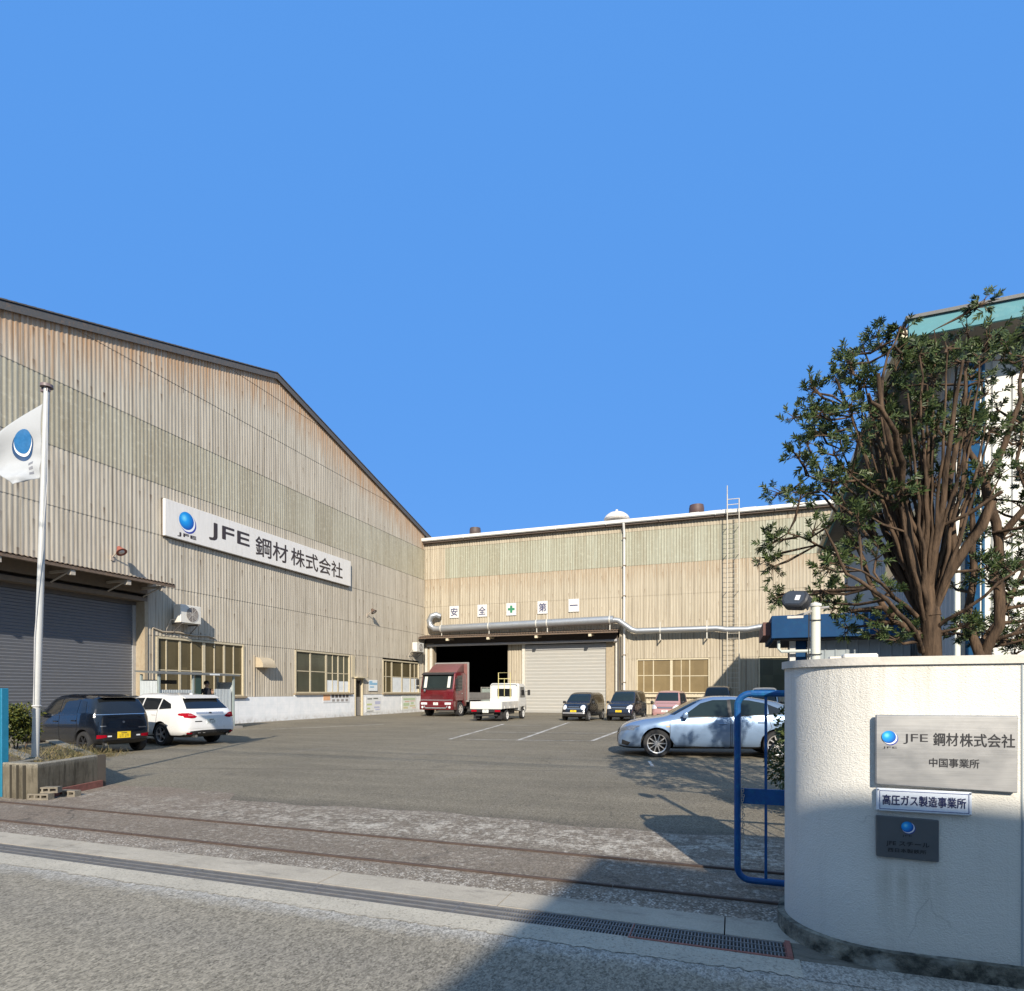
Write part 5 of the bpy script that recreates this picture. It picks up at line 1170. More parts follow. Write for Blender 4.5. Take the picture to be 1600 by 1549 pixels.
def make_tree(label, base, rz, limbs, clumps, seed, dens=1.0):
    global rnd
    keep = rnd; rnd = random.Random(seed)
    t = thing('pruned_tree', label, 'tree', (base[0], base[1], 0), rz)
    mb = MB(); nodes = []
    def limb(pts, r0, r1):
        P_ = [Vector(p) for p in pts]; out = [P_[0]]
        for a, c in zip(P_[:-1], P_[1:]):
            k = max(2, int((c - a).length / 0.16))
            for i in range(1, k + 1):
                q = a.lerp(c, i / k)
                if i < k: q += Vector((rnd.uniform(-1, 1), rnd.uniform(-1, 1), rnd.uniform(-.5, .5))) * 0.018
                out.append(q)
        n = len(out); rr = [0.74 * (r0 + (r1 - r0) * (i / (n - 1)) ** 0.8) * rnd.uniform(0.93, 1.08) for i in range(n)]
        mb.tube(out, rr, 9); nodes.extend((q, r_) for q, r_ in zip(out, rr))
    for pts, r0, r1 in limbs: limb(pts, r0, r1)
    main = list(nodes); lf_ = MB()
    for (c, rr, cnt) in clumps:
        c = Vector(c); best = min(main, key=lambda q: (q[0] - c).length + max(0, q[0].z - c.z + 0.05) * 1.5)
        mid = best[0].lerp(c, 0.55) + Vector((rnd.uniform(-.05, .05), rnd.uniform(-.05, .05), rnd.uniform(-.06, .01)))
        mb.tube([best[0], mid, c], [min(best[1] * 0.7, 0.022), 0.012, 0.007], 6)
        for k in range(max(2, int(cnt * dens))):
            d = Vector((rnd.gauss(0, 1), rnd.gauss(0, 1), rnd.gauss(0, 0.8))).normalized()
            e = c + d * rr * rnd.uniform(0.35, 1.0)
            mb.tube([c.lerp(mid, rnd.uniform(0, 0.4)), e], [0.006, 0.003], 4, caps=False)
            ax = (d + Vector((0, 0, 0.7)) + Vector((rnd.uniform(-.4, .4), rnd.uniform(-.4, .4), 0)))
            tuft(lf_, e, ax, rnd.randint(18, 26), 0.054, 0.0115)
    mb.build('trunk', m_bark, t, local=True, sharp=60)
    lf_.build('crown', m_leaf, t, local=True, smooth=False)
    rnd = keep; return t
L1 = [
 ([(0, 0, 0), (0, 0, 0.9), cp(700, 1500), cp(694, 1330)], 0.125, 0.115),
 ([cp(694, 1340), cp(668, 1150, .05), cp(676, 1000, .1), cp(700, 880, .12), cp(745, 720, .2), cp(790, 560, .25), cp(822, 440, .3)], 0.112, 0.022),
 ([cp(680, 1330), cp(628, 1200, -.05), cp(580, 1060, -.1), cp(556, 930, -.12), cp(535, 830, -.15), cp(470, 700, -.25), cp(420, 560, -.3), cp(395, 440, -.35)], 0.075, 0.022),
 ([cp(556, 900, -.12), cp(500, 770, -.3), cp(420, 690, -.5), cp(330, 620, -.62), cp(270, 590, -.7)], 0.048, 0.016),
 ([cp(690, 1260), cp(655, 1100, .1), cp(640, 950, .2), cp(650, 740, .3), cp(655, 560, .3), cp(640, 430, .35), cp(610, 330, .4)], 0.065, 0.014),
 ([cp(682, 1220), cp(688, 900, -.2), cp(680, 700, -.3), cp(690, 520, -.35), cp(700, 400, -.4)], 0.055, 0.014),
 ([cp(705, 1290), cp(770, 1130, -.1), cp(840, 1000, -.2), cp(870, 905, -.22)], 0.062, 0.048),
 ([cp(775, 1130, -.1), cp(780, 960, 0), cp(800, 800, .1), cp(840, 660, .15), cp(880, 560, .2), cp(900, 420, .2), cp(915, 300, .25), cp(960, 180, .3)], 0.05, 0.014),
 ([cp(650, 1420), cp(560, 1290, .2), cp(520, 1160, .3), cp(480, 1010, .35), cp(430, 900, .4), cp(360, 790, .45)], 0.05, 0.015),
 ([cp(660, 1480), cp(560, 1410, -.25), cp(440, 1350, -.45), cp(300, 1270, -.6), cp(190, 1225, -.7), cp(140, 1140, -.75), cp(95, 1080, -.8)], 0.036, 0.009),
 ([cp(640, 1340), cp(520, 1270, -.1), cp(420, 1230, -.3), cp(320, 1190, -.4)], 0.032, 0.012),
 ([cp(500, 1100, .3), cp(400, 1060, .2), cp(300, 1060, .1), cp(200, 1030, .0), cp(120, 1005, .0)], 0.028, 0.008),
 ([cp(520, 1000, .2), cp(420, 960, .0), cp(300, 900, -.1), cp(210, 860, -.2)], 0.03, 0.009),
 ([cp(535, 830, -.15), cp(440, 790, 0), cp(330, 785, .1), cp(250, 745, .2)], 0.026, 0.009),
 ([cp(640, 720, .3), cp(590, 600, .4), cp(545, 500, .45), cp(540, 400, .5)], 0.03, 0.01),
 ([cp(420, 560, -.3), cp(450, 420, -.2), cp(500, 300, -.1), cp(560, 220, 0), cp(575, 170, 0)], 0.022, 0.007),
 ([cp(650, 560, .3), cp(700, 430, .2), cp(745, 300, .1), cp(740, 160, .1)], 0.025, 0.007),
 ([cp(700, 1400), cp(740, 1330, -.3), cp(800, 1240, -.5), cp(870, 1180, -.6)], 0.028, 0.01),
 ([cp(690, 1000, 0), cp(760, 960, -.3), cp(830, 900, -.45)], 0.026, 0.02),
 ([cp(600, 1150), cp(590, 950, .3), cp(600, 760, .5), cp(570, 620, .6)], 0.04, 0.012),
 ([cp(660, 1100, .1), cp(720, 900, .5), cp(740, 740, .7), cp(760, 600, .8)], 0.045, 0.012),
]
cl = []
def C1(x, y, r=0.105, n=10, d=None): cl.append((cp(x, y, (rnd.uniform(-0.1, 0.6) if y < 520 else rnd.uniform(-0.45, 0.45)) if d is None else d), r, n))
for x, y in ((560, 120), (600, 160), (540, 150), (455, 195), (430, 255), (530, 215), (510, 250), (330, 330), (300, 315), (370, 350), (400, 300), (240, 440), (255, 480), (230, 545), (280, 560), (250, 600), (180, 660), (210, 700), (250, 720), (300, 700), (150, 790), (190, 830), (150, 880), (230, 840),
             (100, 990), (130, 1015), (190, 1010), (90, 1080), (100, 1120), (150, 1250), (110, 1240), (200, 1260), (270, 950), (300, 1000), (350, 980), (440, 830), (470, 870), (420, 880), (520, 880), (430, 1050), (380, 1070), (330, 1110), (420, 1120), (260, 1140), (230, 1160), (300, 1240), (350, 1290), (400, 1310), (260, 1290),
             (450, 1410), (430, 1370), (500, 1440), (520, 1330), (490, 1250), (560, 500), (540, 400), (590, 430), (620, 290), (680, 280), (720, 300), (760, 260), (800, 330), (840, 300), (770, 390), (820, 420), (700, 380), (650, 350), (720, 130), (740, 180), (880, 100), (870, 160), (800, 180),
             (690, 790), (740, 790), (650, 830), (780, 810), (600, 560), (560, 570), (620, 640), (700, 560), (750, 560), (800, 570), (480, 470), (420, 470), (390, 420), (340, 520), (300, 520), (520, 640), (580, 700), (820, 1370), (790, 1390), (850, 1400), (760, 1200), (700, 1330), (760, 1380), (620, 1400), (870, 1170), (900, 1150), (860, 1200), (560, 270), (600, 230), (660, 220)):
    C1(x, y)
for k in range(12):
    a = rnd.uniform(0, 6.28); C1(600 + 300 * math.cos(a) * rnd.random(), 750 + 520 * math.sin(a) * rnd.random(), 0.14, 9, rnd.uniform(0.2, 1.1))
_r = random.Random(5)
for k in range(46):                                     # thin upright shoots of the pollarded crown
    a = _r.uniform(-1, 1); x0 = 682 + 18 * a; yb = _r.uniform(1120, 1380); d0 = _r.uniform(-.25, .35); tp = _r.uniform(300, 700) + 130 * abs(a)
    sp = 330 * a if a < 0 else 230 * a; j = _r.uniform(-20, 20)
    L1.append(([cp(x0, yb, d0 * .08), cp(x0 + sp * .3, yb - 200, d0 * .7), cp(x0 + sp * .68 + j, (yb - 200) * .5 + tp * .5, d0 * 1.3), cp(x0 + sp + 1.6 * j, tp, d0 * 1.7)], _r.uniform(0.026, 0.042), 0.009))
    if k % 3: cl.append((cp(x0 + sp + 1.6 * j, tp - 15, d0 * 1.7), 0.10, 8))
make_tree('pruned broad tree with many upright bare stems right behind the curved wall', (1.74, 6.7), rad(19.77), L1, cl, 11)
def c2(x, y, d=0.0): return ((x - 890) / S, d, 1.88 + (1500 - y) / S)
L2 = [([(0, 0, 0), (0, 0, 1.0), c2(900, 1480), c2(940, 1380, -.05), c2(955, 1180), c2(945, 960), c2(930, 770, .1)], 0.09, 0.05),
 ([c2(930, 780, .1), c2(900, 640, .2), c2(890, 520, .25), c2(905, 400, .3), c2(925, 290, .3)], 0.045, 0.012),
 ([c2(935, 780, .1), c2(980, 640, 0), c2(1010, 480, -.1), c2(1040, 380, 0), c2(1070, 290, 0)], 0.045, 0.012),
 ([c2(950, 1030), c2(1010, 900, -.2), c2(1080, 780, -.3), c2(1180, 640, -.4), c2(1300, 480, -.4)], 0.045, 0.012),
 ([c2(945, 1180), c2(1030, 1090, -.3), c2(1120, 1040, -.5), c2(1260, 980, -.6)], 0.035, 0.01),
 ([c2(890, 1490), c2(960, 1430, .2), c2(1080, 1290, .3), c2(1200, 1120, .4), c2(1300, 900, .4)], 0.06, 0.015),
 ([c2(880, 1500), c2(860, 1320, .1), c2(890, 1150, .1), c2(900, 980, .15), c2(895, 820, .2)], 0.06, 0.028),
 ([c2(920, 1440), c2(1000, 1400, -.3), c2(1090, 1350, -.5), c2(1220, 1330, -.6)], 0.03, 0.009),
 ([c2(1010, 900, -.2), c2(1060, 700, .1), c2(1120, 520, .2), c2(1200, 350, .3)], 0.03, 0.01),
 ([c2(930, 1000), c2(980, 1000, -.4), c2(1060, 960, -.6)], 0.022, 0.01)]
cl2 = []
for x, y in ((1010, 100), (1030, 130), (980, 160), (1060, 110), (930, 130), (960, 230), (1000, 210), (960, 280), (1040, 290), (1080, 260), (980, 340), (1060, 430), (1030, 470), (1080, 470), (990, 500), (960, 540), (1000, 560), (920, 540), (980, 750), (1010, 770), (940, 790), (1070, 800), (900, 800), (1060, 1020), (1090, 980), (1030, 960), (980, 980), (1000, 1140), (1060, 1150), (1010, 1200), (1050, 1370), (1020, 1340), (1000, 1400), (1060, 1430), (970, 1380), (1090, 1480), (930, 1440), (900, 1180), (880, 1150), (1080, 620), (1050, 580)):
    cl2.append((c2(x, y + (60 if y < 350 else 0), rnd.uniform(-.1, .6)), 0.125, 9))
for k in range(46): cl2.append((c2(rnd.uniform(1110, 1400), rnd.uniform(450, 1480), rnd.uniform(-.3, .7)), 0.14, 10))
L2 += [([c2(1180, 640, -.2), c2(1260, 420, .1), c2(1380, 250, .2)], 0.03, 0.01), ([c2(1200, 350, .3), c2(1300, 220, .4), c2(1420, 120, .4)], 0.02, 0.008), ([c2(1200, 1120, .4), c2(1330, 760, .5), c2(1480, 420, .5)], 0.03, 0.01)]
for k in range(46): cl2.append((c2(rnd.uniform(1230, 1600), rnd.uniform(-60, 520), rnd.uniform(0, .8)), 0.15, 12))
make_tree('forked pruned tree leaning right at the picture edge beside the blue column', (2.2, 6.9), rad(19.77), L2, cl2, 23)
# ------------------------------------------------------------------ vehicles (local: +X forward, origin on the ground under the middle)
m_tyre = plain('tyre_rubber', (0.022, 0.022, 0.023), 0.85, 0, 0.2, 20)
m_under = mat('underbody_black', (0.012, 0.012, 0.013), 0.8)
m_glassd = glass('dark_car_glass', (0.012, 0.014, 0.016), 0.04, 0.7)
m_glassg = glass('green_tint_glass', (0.014, 0.024, 0.026), 0.04, 0.5)
m_chrome = mat('chrome', (0.62, 0.62, 0.63), 0.15, 0.95, var=0.05)
m_alloy = plain('alloy', (0.55, 0.55, 0.56), 0.3, 0.8, 0.08, 10)
m_lamp_w = mat('lamp_clear', (0.72, 0.74, 0.76), 0.12, 0.2, var=0.1, scale=20)
m_lamp_r = mat('tail_lamp_red', (0.30, 0.004, 0.014), 0.5, var=0.25, scale=14, spec=0.04)
m_trim = mat('black_trim', (0.018, 0.018, 0.019), 0.5)
m_plate_y = mat('plate_yellow', (0.80, 0.56, 0.02), 0.5, var=0.04)
m_plate_i = mat('plate_marks', (0.05, 0.045, 0.03), 0.6)

def interp(tab, x):
    return float(np.interp(x, [p[0] for p in tab], [p[1] for p in tab]))
def eval_mesh(o):
    dg = bpy.context.evaluated_depsgraph_get(); return bpy.data.meshes.new_from_object(o.evaluated_get(dg))
def loft(top, belt, bottom, plan, W_, roofw, cabin):
    """smooth car shell from side profile, belt line, sills, plan and roof width"""
    xs = sorted(set([p[0] for p in top] + [cabin[0] + (cabin[1] - cabin[0]) * k / 6 for k in range(7)] + [p[0] for p in plan]))
    xs = [x for i, x in enumerate(xs) if i == 0 or x - xs[i - 1] > 0.018]
    b = bmesh.new(); rings = []
    def ring(x, sx, sc=1.0):
        zt = interp(top, sx); zb = interp(bottom, sx); zs = min(interp(belt, sx), zt - 0.035); hw = W_ / 2 * interp(plan, sx)
        h = zt - zs; f = min(1.0, max(0.0, (h - 0.06) / 0.25)); rw = hw * (0.86 * (1 - f) + roofw * f)
        zr = zt - (0.02 * (1 - f) + 0.055 * f)
        pts = [(0, zb), (hw * 0.78, zb), (hw * 0.95, zb + 0.05), (hw * 0.995, zb + 0.32 * (zs - zb)), (hw, zb + 0.68 * (zs - zb)), (hw * 0.975, zs),
               (hw * 0.96 * 0.5 + rw * 0.5, zs * 0.5 + zr * 0.5), (rw, zr), (rw * 0.72, zt - 0.008), (0, zt)]
        zc = (zt + zb) / 2
        pts = [(y * sc, zc + (z - zc) * sc) for y, z in pts]
        return [b.verts.new((x, y, z)) for y, z in pts] + [b.verts.new((x, -y, z)) for y, z in pts[-2:0:-1]]
    for x in xs: rings.append(ring(x, x))
    n = len(rings[0])
    for A, B_ in zip(rings[:-1], rings[1:]):
        for k in range(n): b.faces.new((A[k], B_[k], B_[(k + 1) % n], A[(k + 1) % n]))
    for R_, s_ in ((rings[0], -1), (rings[-1], 1)):
        x = xs[0] if s_ < 0 else xs[-1]
        I = ring(x + s_ * 0.012, x, 0.72)
        for k in range(n): b.faces.new((R_[k], I[k], I[(k + 1) % n], R_[(k + 1) % n]))
        b.faces.new(I)
    bmesh.ops.recalc_face_normals(b, faces=b.faces[:])
    return b
class Car:
    def __init__(s, name, label, group, spec, paint_m, cat='car'):
        s.t = thing(name, label, cat, (0, 0, 0), 0, group); s.sp = spec; s.paint = paint_m
        b = loft(spec['top'], spec['belt'], spec['bottom'], spec['plan'], spec['W'], spec.get('roofw', 0.76), spec['cabin'])
        me = bpy.data.meshes.new('tmp'); b.to_mesh(me); b.free(); o = bpy.data.objects.new('tmp', me); COL.objects.link(o)
        md = o.modifiers.new('s', 'SUBSURF'); md.levels = md.render_levels = 2
        full = eval_mesh(o)
        s.bvh = BVHTree.FromPolygons([v.co[:] for v in full.vertices], [list(p.vertices) for p in full.polygons])
        cut = []
        for ax in spec['axles']:
            for sd in (-1, 1):
                mb = MB(); r = spec['r'] + spec.get('gap', 0.055)
                mb.tube([(ax, sd * (spec['W'] / 2 - 0.30), spec['r']), (ax, sd * (spec['W'] / 2 + 0.2), spec['r'])], r, 40); c_ = mb.build('cutter', m_under, None, smooth=False)
                fixnormals(c_); cut.append(c_)
                q = o.modifiers.new('b', 'BOOLEAN'); q.operation = 'DIFFERENCE'; q.object = c_; q.solver = 'EXACT'
        fin = eval_mesh(o)
        for c_ in cut: bpy.data.objects.remove(c_)
        bpy.data.objects.remove(o)
        fin.name = 'body'; fin.materials.clear(); fin.materials.append(paint_m); fin.materials.append(m_under)
        r = spec['r'] + spec.get('gap', 0.055)
        for p in fin.polygons:
            c = p.center; p.material_index = 0
            for ax in spec['axles']:
                d = math.hypot(c.x - ax, c.z - spec['r'])
                if d < r + 0.004 and abs(c.y) < spec['W'] / 2 * 0.9999 and (abs(p.normal.y) > 0.9 and abs(c.y) < spec['W'] / 2 - 0.25 or (abs(p.normal.y) < 0.5 and d > r - 0.03 and (Vector((c.x - ax, 0, c.z - spec['r'])).normalized().dot(p.normal) < -0.5))): p.material_index = 1
            if p.normal.z < -0.7 and c.z < 0.4: p.material_index = 1
        fin.polygons.foreach_set('use_smooth', [True] * len(fin.polygons)); fin.set_sharp_from_angle(angle=rad(40))
        s.body = bpy.data.objects.new('body', fin); COL.objects.link(s.body); s.body.parent = s.t; XF[s.body.name] = frame(s.t)
        for ax in spec['axles']:
            for sd in (-1, 1): s.wheel(ax, sd)
    def wheel(s, ax, sd, r=None, w=None, rim=None):
        r = r or s.sp['r']; w = w or s.sp.get('tw', 0.185); rr = r * s.sp.get('rimf', 0.68); rim_m = s.sp.get('rim_m', m_alloy)
        M = Matrix.Translation((ax, sd * (s.sp['W'] / 2 - w / 2 - 0.02), r)) @ Matrix.Rotation(rad(-90 * sd), 4, 'X')
        mb = MB(); mb.lathe([(rr * 0.98, -w / 2), (r * 0.95, -w / 2), (r, -w / 2 + 0.025), (r, w / 2 - 0.025), (r * 0.95, w / 2), (rr, w / 2 - 0.004), (rr * 0.97, w / 2 - 0.03)], 36, M, closed=False)
        ty = mb.build('wheel', m_tyre, s.t, local=True)
        mb = MB()
        mb.lathe([(rr * 0.995, w / 2 - 0.012), (rr * 0.99, w / 2 - 0.002), (rr * 0.90, w / 2 - 0.012), (rr * 0.88, w / 2 - 0.06)], 36, M, closed=False)
        ns = s.sp.get('spokes', 5); 
        for k in range(ns):
            a = 2 * math.pi * k / ns; hw = s.sp.get('spw', 0.035)
            Mk = M @ Matrix.Rotation(a, 4, 'Z')
            mb.prism([(0.02, -hw * 0.9), (rr * 0.92, -hw * 0.55), (rr * 0.92, hw * 0.55), (0.02, hw * 0.9)], w / 2 - 0.045, w / 2 - 0.016, 'Z', M=Mk)
        mb.lathe([(0.001, w / 2 - 0.01), (rr * 0.2, w / 2 - 0.012), (rr * 0.22, w / 2 - 0.05)], 16, M, closed=False)
        mb.build('rim', rim_m, ty, local=True)
        mb = MB(); mb.lathe([(rr * 0.93, w / 2 - 0.10), (0.001, w / 2 - 0.10)], 24, M, closed=False); mb.lathe([(rr * 0.5, w / 2 - 0.085), (rr * 0.5, w / 2 - 0.08), (0.001, w / 2 - 0.08)], 20, M, closed=False)
        mb.build('brake_disc', m_under, ty, local=True)
    def project(s, polys, direction, off, sub=0.07, mirror=False, thick=0.0):
        """lay polygons (2D in the plane across `direction`) on the shell"""
        mb = MB(); d = Vector(direction).normalized()
        for poly in polys:
            for sg in ((1, -1) if mirror else (1,)):
                b = bmesh.new()
                def P3(p):
                    if abs(d.y) > 0.9: return Vector((p[0], 0, p[1]))
                    if abs(d.z) > 0.9: return Vector((p[0], p[1], 0))
                    sdv = Vector((-d.y, d.x, 0)).normalized(); return sdv * p[0] + Vector((0, 0, p[1]))
                vs = [b.verts.new(P3(p)) for p in poly]
                f = b.faces.new(vs); bmesh.ops.triangulate(b, faces=[f])
                for _ in range(5):
                    lg = [e for e in b.edges if e.calc_length() > sub]
                    if not lg: break
                    bmesh.ops.subdivide_edges(b, edges=lg, cuts=1); bmesh.ops.triangulate(b, faces=b.faces[:])
                out = []
                for v in b.verts:
                    o_ = v.co - d * 6; dd = d
                    h = s.bvh.ray_cast(o_, dd)
                    if h[0] is None: h = s.bvh.find_nearest(v.co - d * s.sp['W'] / 2)
                    nn = h[1]
                    if nn.dot(d) > 0: nn = -nn
                    out.append(h[0] + nn * off)
                b.verts.ensure_lookup_table()
                for i, v in enumerate(b.verts): v.index = i
                F_ = [[v.index for v in f.verts] for f in b.faces]; b.free()
                if sg < 0: out = [Vector((q.x, -q.y, q.z)) for q in out]
                mb.add(out, F_)
        return mb
    def side(s, name, polys, m, off=0.004, parent=None, both=True, sub=0.07):
        o = None
        for poly in polys:
            for sd in ((-1, 1) if both else (-1,)):
                mb = s.project([poly], (0, 1, 0), off, sub)
                if sd > 0: mb.v = [(x, -y, z) for x, y, z in mb.v]
                o = mb.build(name, m, parent or s.t, local=True, sharp=40)
        return o
    def front(s, name, polys, m, off=0.004, rear=False, parent=None, sub=0.07, separate=False):
        d = (1, 0, 0) if rear else (-1, 0, 0); o = None
        if separate:
            for p in polys: o = s.project([p], d, off, sub).build(name, m, parent or s.t, local=True, sharp=40)
            return o
        return s.project(polys, d, off, sub).build(name, m, parent or s.t, local=True, sharp=40)
    def door(s, poly, handle_at=None, both=True):
        """a door skin with a dark shut line round it"""
        c = Vector((sum(p[0] for p in poly) / len(poly), sum(p[1] for p in poly) / len(poly)))
        for sd in ((-1, 1) if both else (-1,)):
            mb = s.project([poly], (0, 1, 0), 0.0015)
            if sd > 0: mb.v = [(x, -y, z) for x, y, z in mb.v]
            gp = [tuple(Vector(p) + (c - Vector(p)).normalized() * 0.014) for p in poly]
            d_ = s.project([gp], (0, 1, 0), 0.004)
            if sd > 0: d_.v = [(x, -y, z) for x, y, z in d_.v]
            o = d_.build('door', s.paint, s.t, local=True, sharp=40)
            mb.build('shut_line', m_trim, o, local=True)
            if handle_at:
                y = -sd * -1; x, z = handle_at
                h = s.bvh.ray_cast(Vector((x, -3, z)), Vector((0, 1, 0)))[0]
                yy = h.y - 0.012
                hm = MB(); hm.box(x - 0.10, x + 0.10, yy - 0.012, yy + 0.010, z - 0.016, z + 0.016, bev=0.008)
                if sd > 0: hm.v = [(a, -b_, c_) for a, b_, c_ in hm.v]
                hm.build('handle', s.sp.get('handle_m', s.paint), o, local=True)
    def mirrors(s, x, z, w=0.19, m=None):
        for sd in (-1, 1):
            h = s.bvh.ray_cast(Vector((x, -3, z)), Vector((0, 1, 0)))[0]; y0 = abs(h.y) if h else s.sp['W'] / 2 * 0.9
            mb = MB(); mb.prism([(x - 0.05, z - 0.03), (x + 0.07, z - 0.05), (x + 0.06, z + 0.08), (x - 0.04, z + 0.10)], y0 + 0.04, y0 + 0.04 + w, 'Y', bev=0.025, seg=2)
            mb.box(x - 0.02, x + 0.04, y0 - 0.05, y0 + 0.06, z - 0.02, z + 0.015)
            if sd < 0: mb.v = [(a, -b_, c_) for a, b_, c_ in mb.v]
            mb.build('mirror', m or s.paint, s.t, local=True)
    def plate(s, x, z, yellow, rear):
        sg = -1 if rear else 1
        mb = MB(); mb.box(min(x, x + sg * 0.012), max(x, x + sg * 0.012), -0.165, 0.165, z - 0.082, z + 0.082, bev=0.003)
        p = mb.build('number_plate', m_plate_y if yellow else mat('plate_pale', (0.70, 0.73, 0.70), 0.5, var=0.04), s.t, local=True, smooth=False)
        mb = MB(); xx = x + sg * 0.0135
        def mk(y0, y1, z0, z1): mb.add([(xx, y0, z0), (xx, y1, z0), (xx, y1, z1), (xx, y0, z1)], [(0, 1, 2, 3)])
        for k, y in enumerate((-0.105, -0.05, 0.02, 0.075)):
            mk(y, y + 0.008, z - 0.058, z + 0.015); mk(y + 0.026, y + 0.034, z - 0.058, z + 0.015); mk(y + 0.008, y + 0.026, z - 0.058 if k % 2 else z + 0.006, z - 0.049 if k % 2 else z + 0.015)
        mk(-0.07, 0.07, z + 0.035, z + 0.055)
        mb.build('plate_marks', m_plate_i, p, local=True, smooth=False)
    def done(s, x, y, heading, z=0.0):
        """heading in degrees: direction of the nose measured from +X"""
        s.t.location = (x, y, z); s.t.rotation_euler = (0, 0, rad(heading)); return s.t
def strip(p0, p1, w): return [(p0[0], p0[1] - w), (p1[0], p1[1] - w), (p1[0], p1[1] + w), (p0[0], p0[1] + w)]
PLAN = lambda L: [(-L / 2, .80), (-L / 2 + .05, .90), (-L / 2 + .2, .965), (-L / 2 + .6, 1), (L / 2 - .9, 1), (L / 2 - .4, .96), (L / 2 - .14, .88), (L / 2, .72)]

# --- black kei hatchback, rear towards us
L = 3.40
a = Car('parked_car', 'black kei hatchback with yellow number plate parked tail out behind the flag pole planter', 'cars parked in the factory yard',
    dict(W=1.475, r=0.285, axles=(-1.22, 1.24), roofw=0.79, cabin=(-1.5, 0.75), tw=0.165, spokes=6, spw=0.022, rim_m=mat('black_alloy', (0.05, 0.05, 0.052), 0.3, 0.6),
         top=[(-1.70, .62), (-1.695, .80), (-1.67, .95), (-1.60, 1.16), (-1.50, 1.36), (-1.36, 1.445), (-1.0, 1.50), (-.3, 1.515), (.2, 1.48), (.45, 1.40), (.95, 1.03), (1.05, .98), (1.4, .91), (1.6, .80), (1.68, .66), (1.70, .5)],
         belt=[(-1.70, .60), (-1.6, .97), (-1.2, .97), (.9, .91), (1.4, .80), (1.7, .42)], bottom=[(-1.7, .34), (-1.55, .22), (1.5, .20), (1.7, .26)], plan=PLAN(3.4)), paint('black_paint', (0.004, 0.006, 0.011), 0.0, 0.16))
a.front('tailgate', [[(-.60, .60), (.60, .60), (.66, .93), (.52, 1.40), (-.52, 1.40), (-.66, .93)]], a.paint, 0.004, rear=True)
a.front('rear_window', [[(-.60, 1.00), (.60, 1.00), (.50, 1.36), (-.50, 1.36)]], m_glassd, 0.009, rear=True)
a.front('window_trim', [strip((-.62, .985), (.62, .985), .008)], m_chrome, 0.007, rear=True)
a.front('bumper_insert', [[(-.62, .26), (.62, .26), (.60, .34), (-.60, .34)]], m_trim, 0.006, rear=True)
a.front('tail_lamp', [[(-.63, .40), (-.42, .42), (-.42, .48), (-.63, .49)], [(.63, .40), (.42, .42), (.42, .48), (.63, .49)]], m_lamp_r, 0.008, rear=True, separate=True)
a.front('reversing_lamp', [[(-.40, .43), (-.30, .43), (-.30, .465), (-.40, .465)], [(.40, .43), (.30, .43), (.30, .465), (.40, .465)]], m_lamp_w, 0.008, rear=True, separate=True)
a.front('badge', [[(.03 * math.cos(q), .79 + .03 * math.sin(q)) for q in [k * math.pi / 5 for k in range(10)]], strip((.42, .70), (.56, .70), .012), strip((-.56, .645), (-.36, .645), .012)], m_chrome, 0.009, rear=True)
a.side('side_window', [[(.62, .96), (-.16, .985), (-.16, 1.37), (.22, 1.355)], [(-.22, .985), (-.95, 1.01), (-.95, 1.36), (-.22, 1.37)]], m_glassd, 0.005)
a.side('quarter_window', [[(-1.0, 1.01), (-1.30, 1.03), (-1.22, 1.30), (-1.0, 1.355)]], m_glassd, 0.005)
a.door([(.86, .30), (.88, .92), (-.18, .96), (-.18, .27)], (-.02, .80)); a.door([(-.20, .27), (-.20, .96), (-.98, .985), (-1.0, .62), (-.82, .30)], (-.85, .83))
a.front('windscreen', [[(-.58, 1.04), (.58, 1.04), (.48, 1.38), (-.48, 1.38)]], m_glassd)
a.mirrors(.62, .95, 0.16); a.plate(-1.70, .47, True, True)
mb = MB(); mb.tube([(-1.62, .45, .26), (-1.74, .45, .25)], .03, 10); mb.build('exhaust', m_chrome, a.t, local=True)
mb = MB(); mb.prism([(-1.45, 1.45), (-1.58, 1.405), (-1.40, 1.40)], -.48, .48, 'Y', bev=.006); mb.build('spoiler', a.paint, a.t, local=True)
hd = 180 - 25
def place_by_axle(car, ax_local, wx, wy, heading):
    """put the near rear wheel contact (local ax, y) over world wx, wy"""
    c_, s_ = math.cos(rad(heading)), math.sin(rad(heading)); x, y = ax_local
    car.done(wx - (x * c_ - y * s_), wy - (x * s_ + y * c_), heading)
place_by_axle(a, (-1.22, .66), -15.0, 10.67, 180 - 8)

# --- white station wagon, rear towards us
w = Car('parked_car', 'white station wagon parked tail out between the black hatchback and corrugated shelter', 'cars parked in the factory yard',
    dict(W=1.78, r=0.325, axles=(-1.30, 1.35), roofw=0.74, cabin=(-1.9, 0.8), tw=0.21, spokes=5, rim_m=m_alloy, handle_m=None or m_trim,
         top=[(-2.345, .60), (-2.335, .80), (-2.30, .98), (-2.15, 1.09), (-1.95, 1.28), (-1.80, 1.40), (-1.55, 1.465), (-.8, 1.52), (0, 1.52), (.35, 1.44), (.7, 1.26), (1.05, 1.03), (1.15, .99), (1.7, .93), (2.1, .82), (2.30, .66), (2.345, .5)],
         belt=[(-2.345, .58), (-2.2, .99), (-1.5, 1.00), (.9, .93), (1.5, .84), (2.345, .42)], bottom=[(-2.345, .36), (-2.2, .24), (2.2, .18), (2.345, .24)], plan=PLAN(4.69)), paint('white_paint', (0.68, 0.68, 0.67), 0.0, 0.25))
w.sp['handle_m'] = w.paint
w.front('tailgate', [[(-.72, .50), (.72, .50), (.78, .98), (.60, 1.38), (-.60, 1.38), (-.78, .98)]], w.paint, 0.004, rear=True)
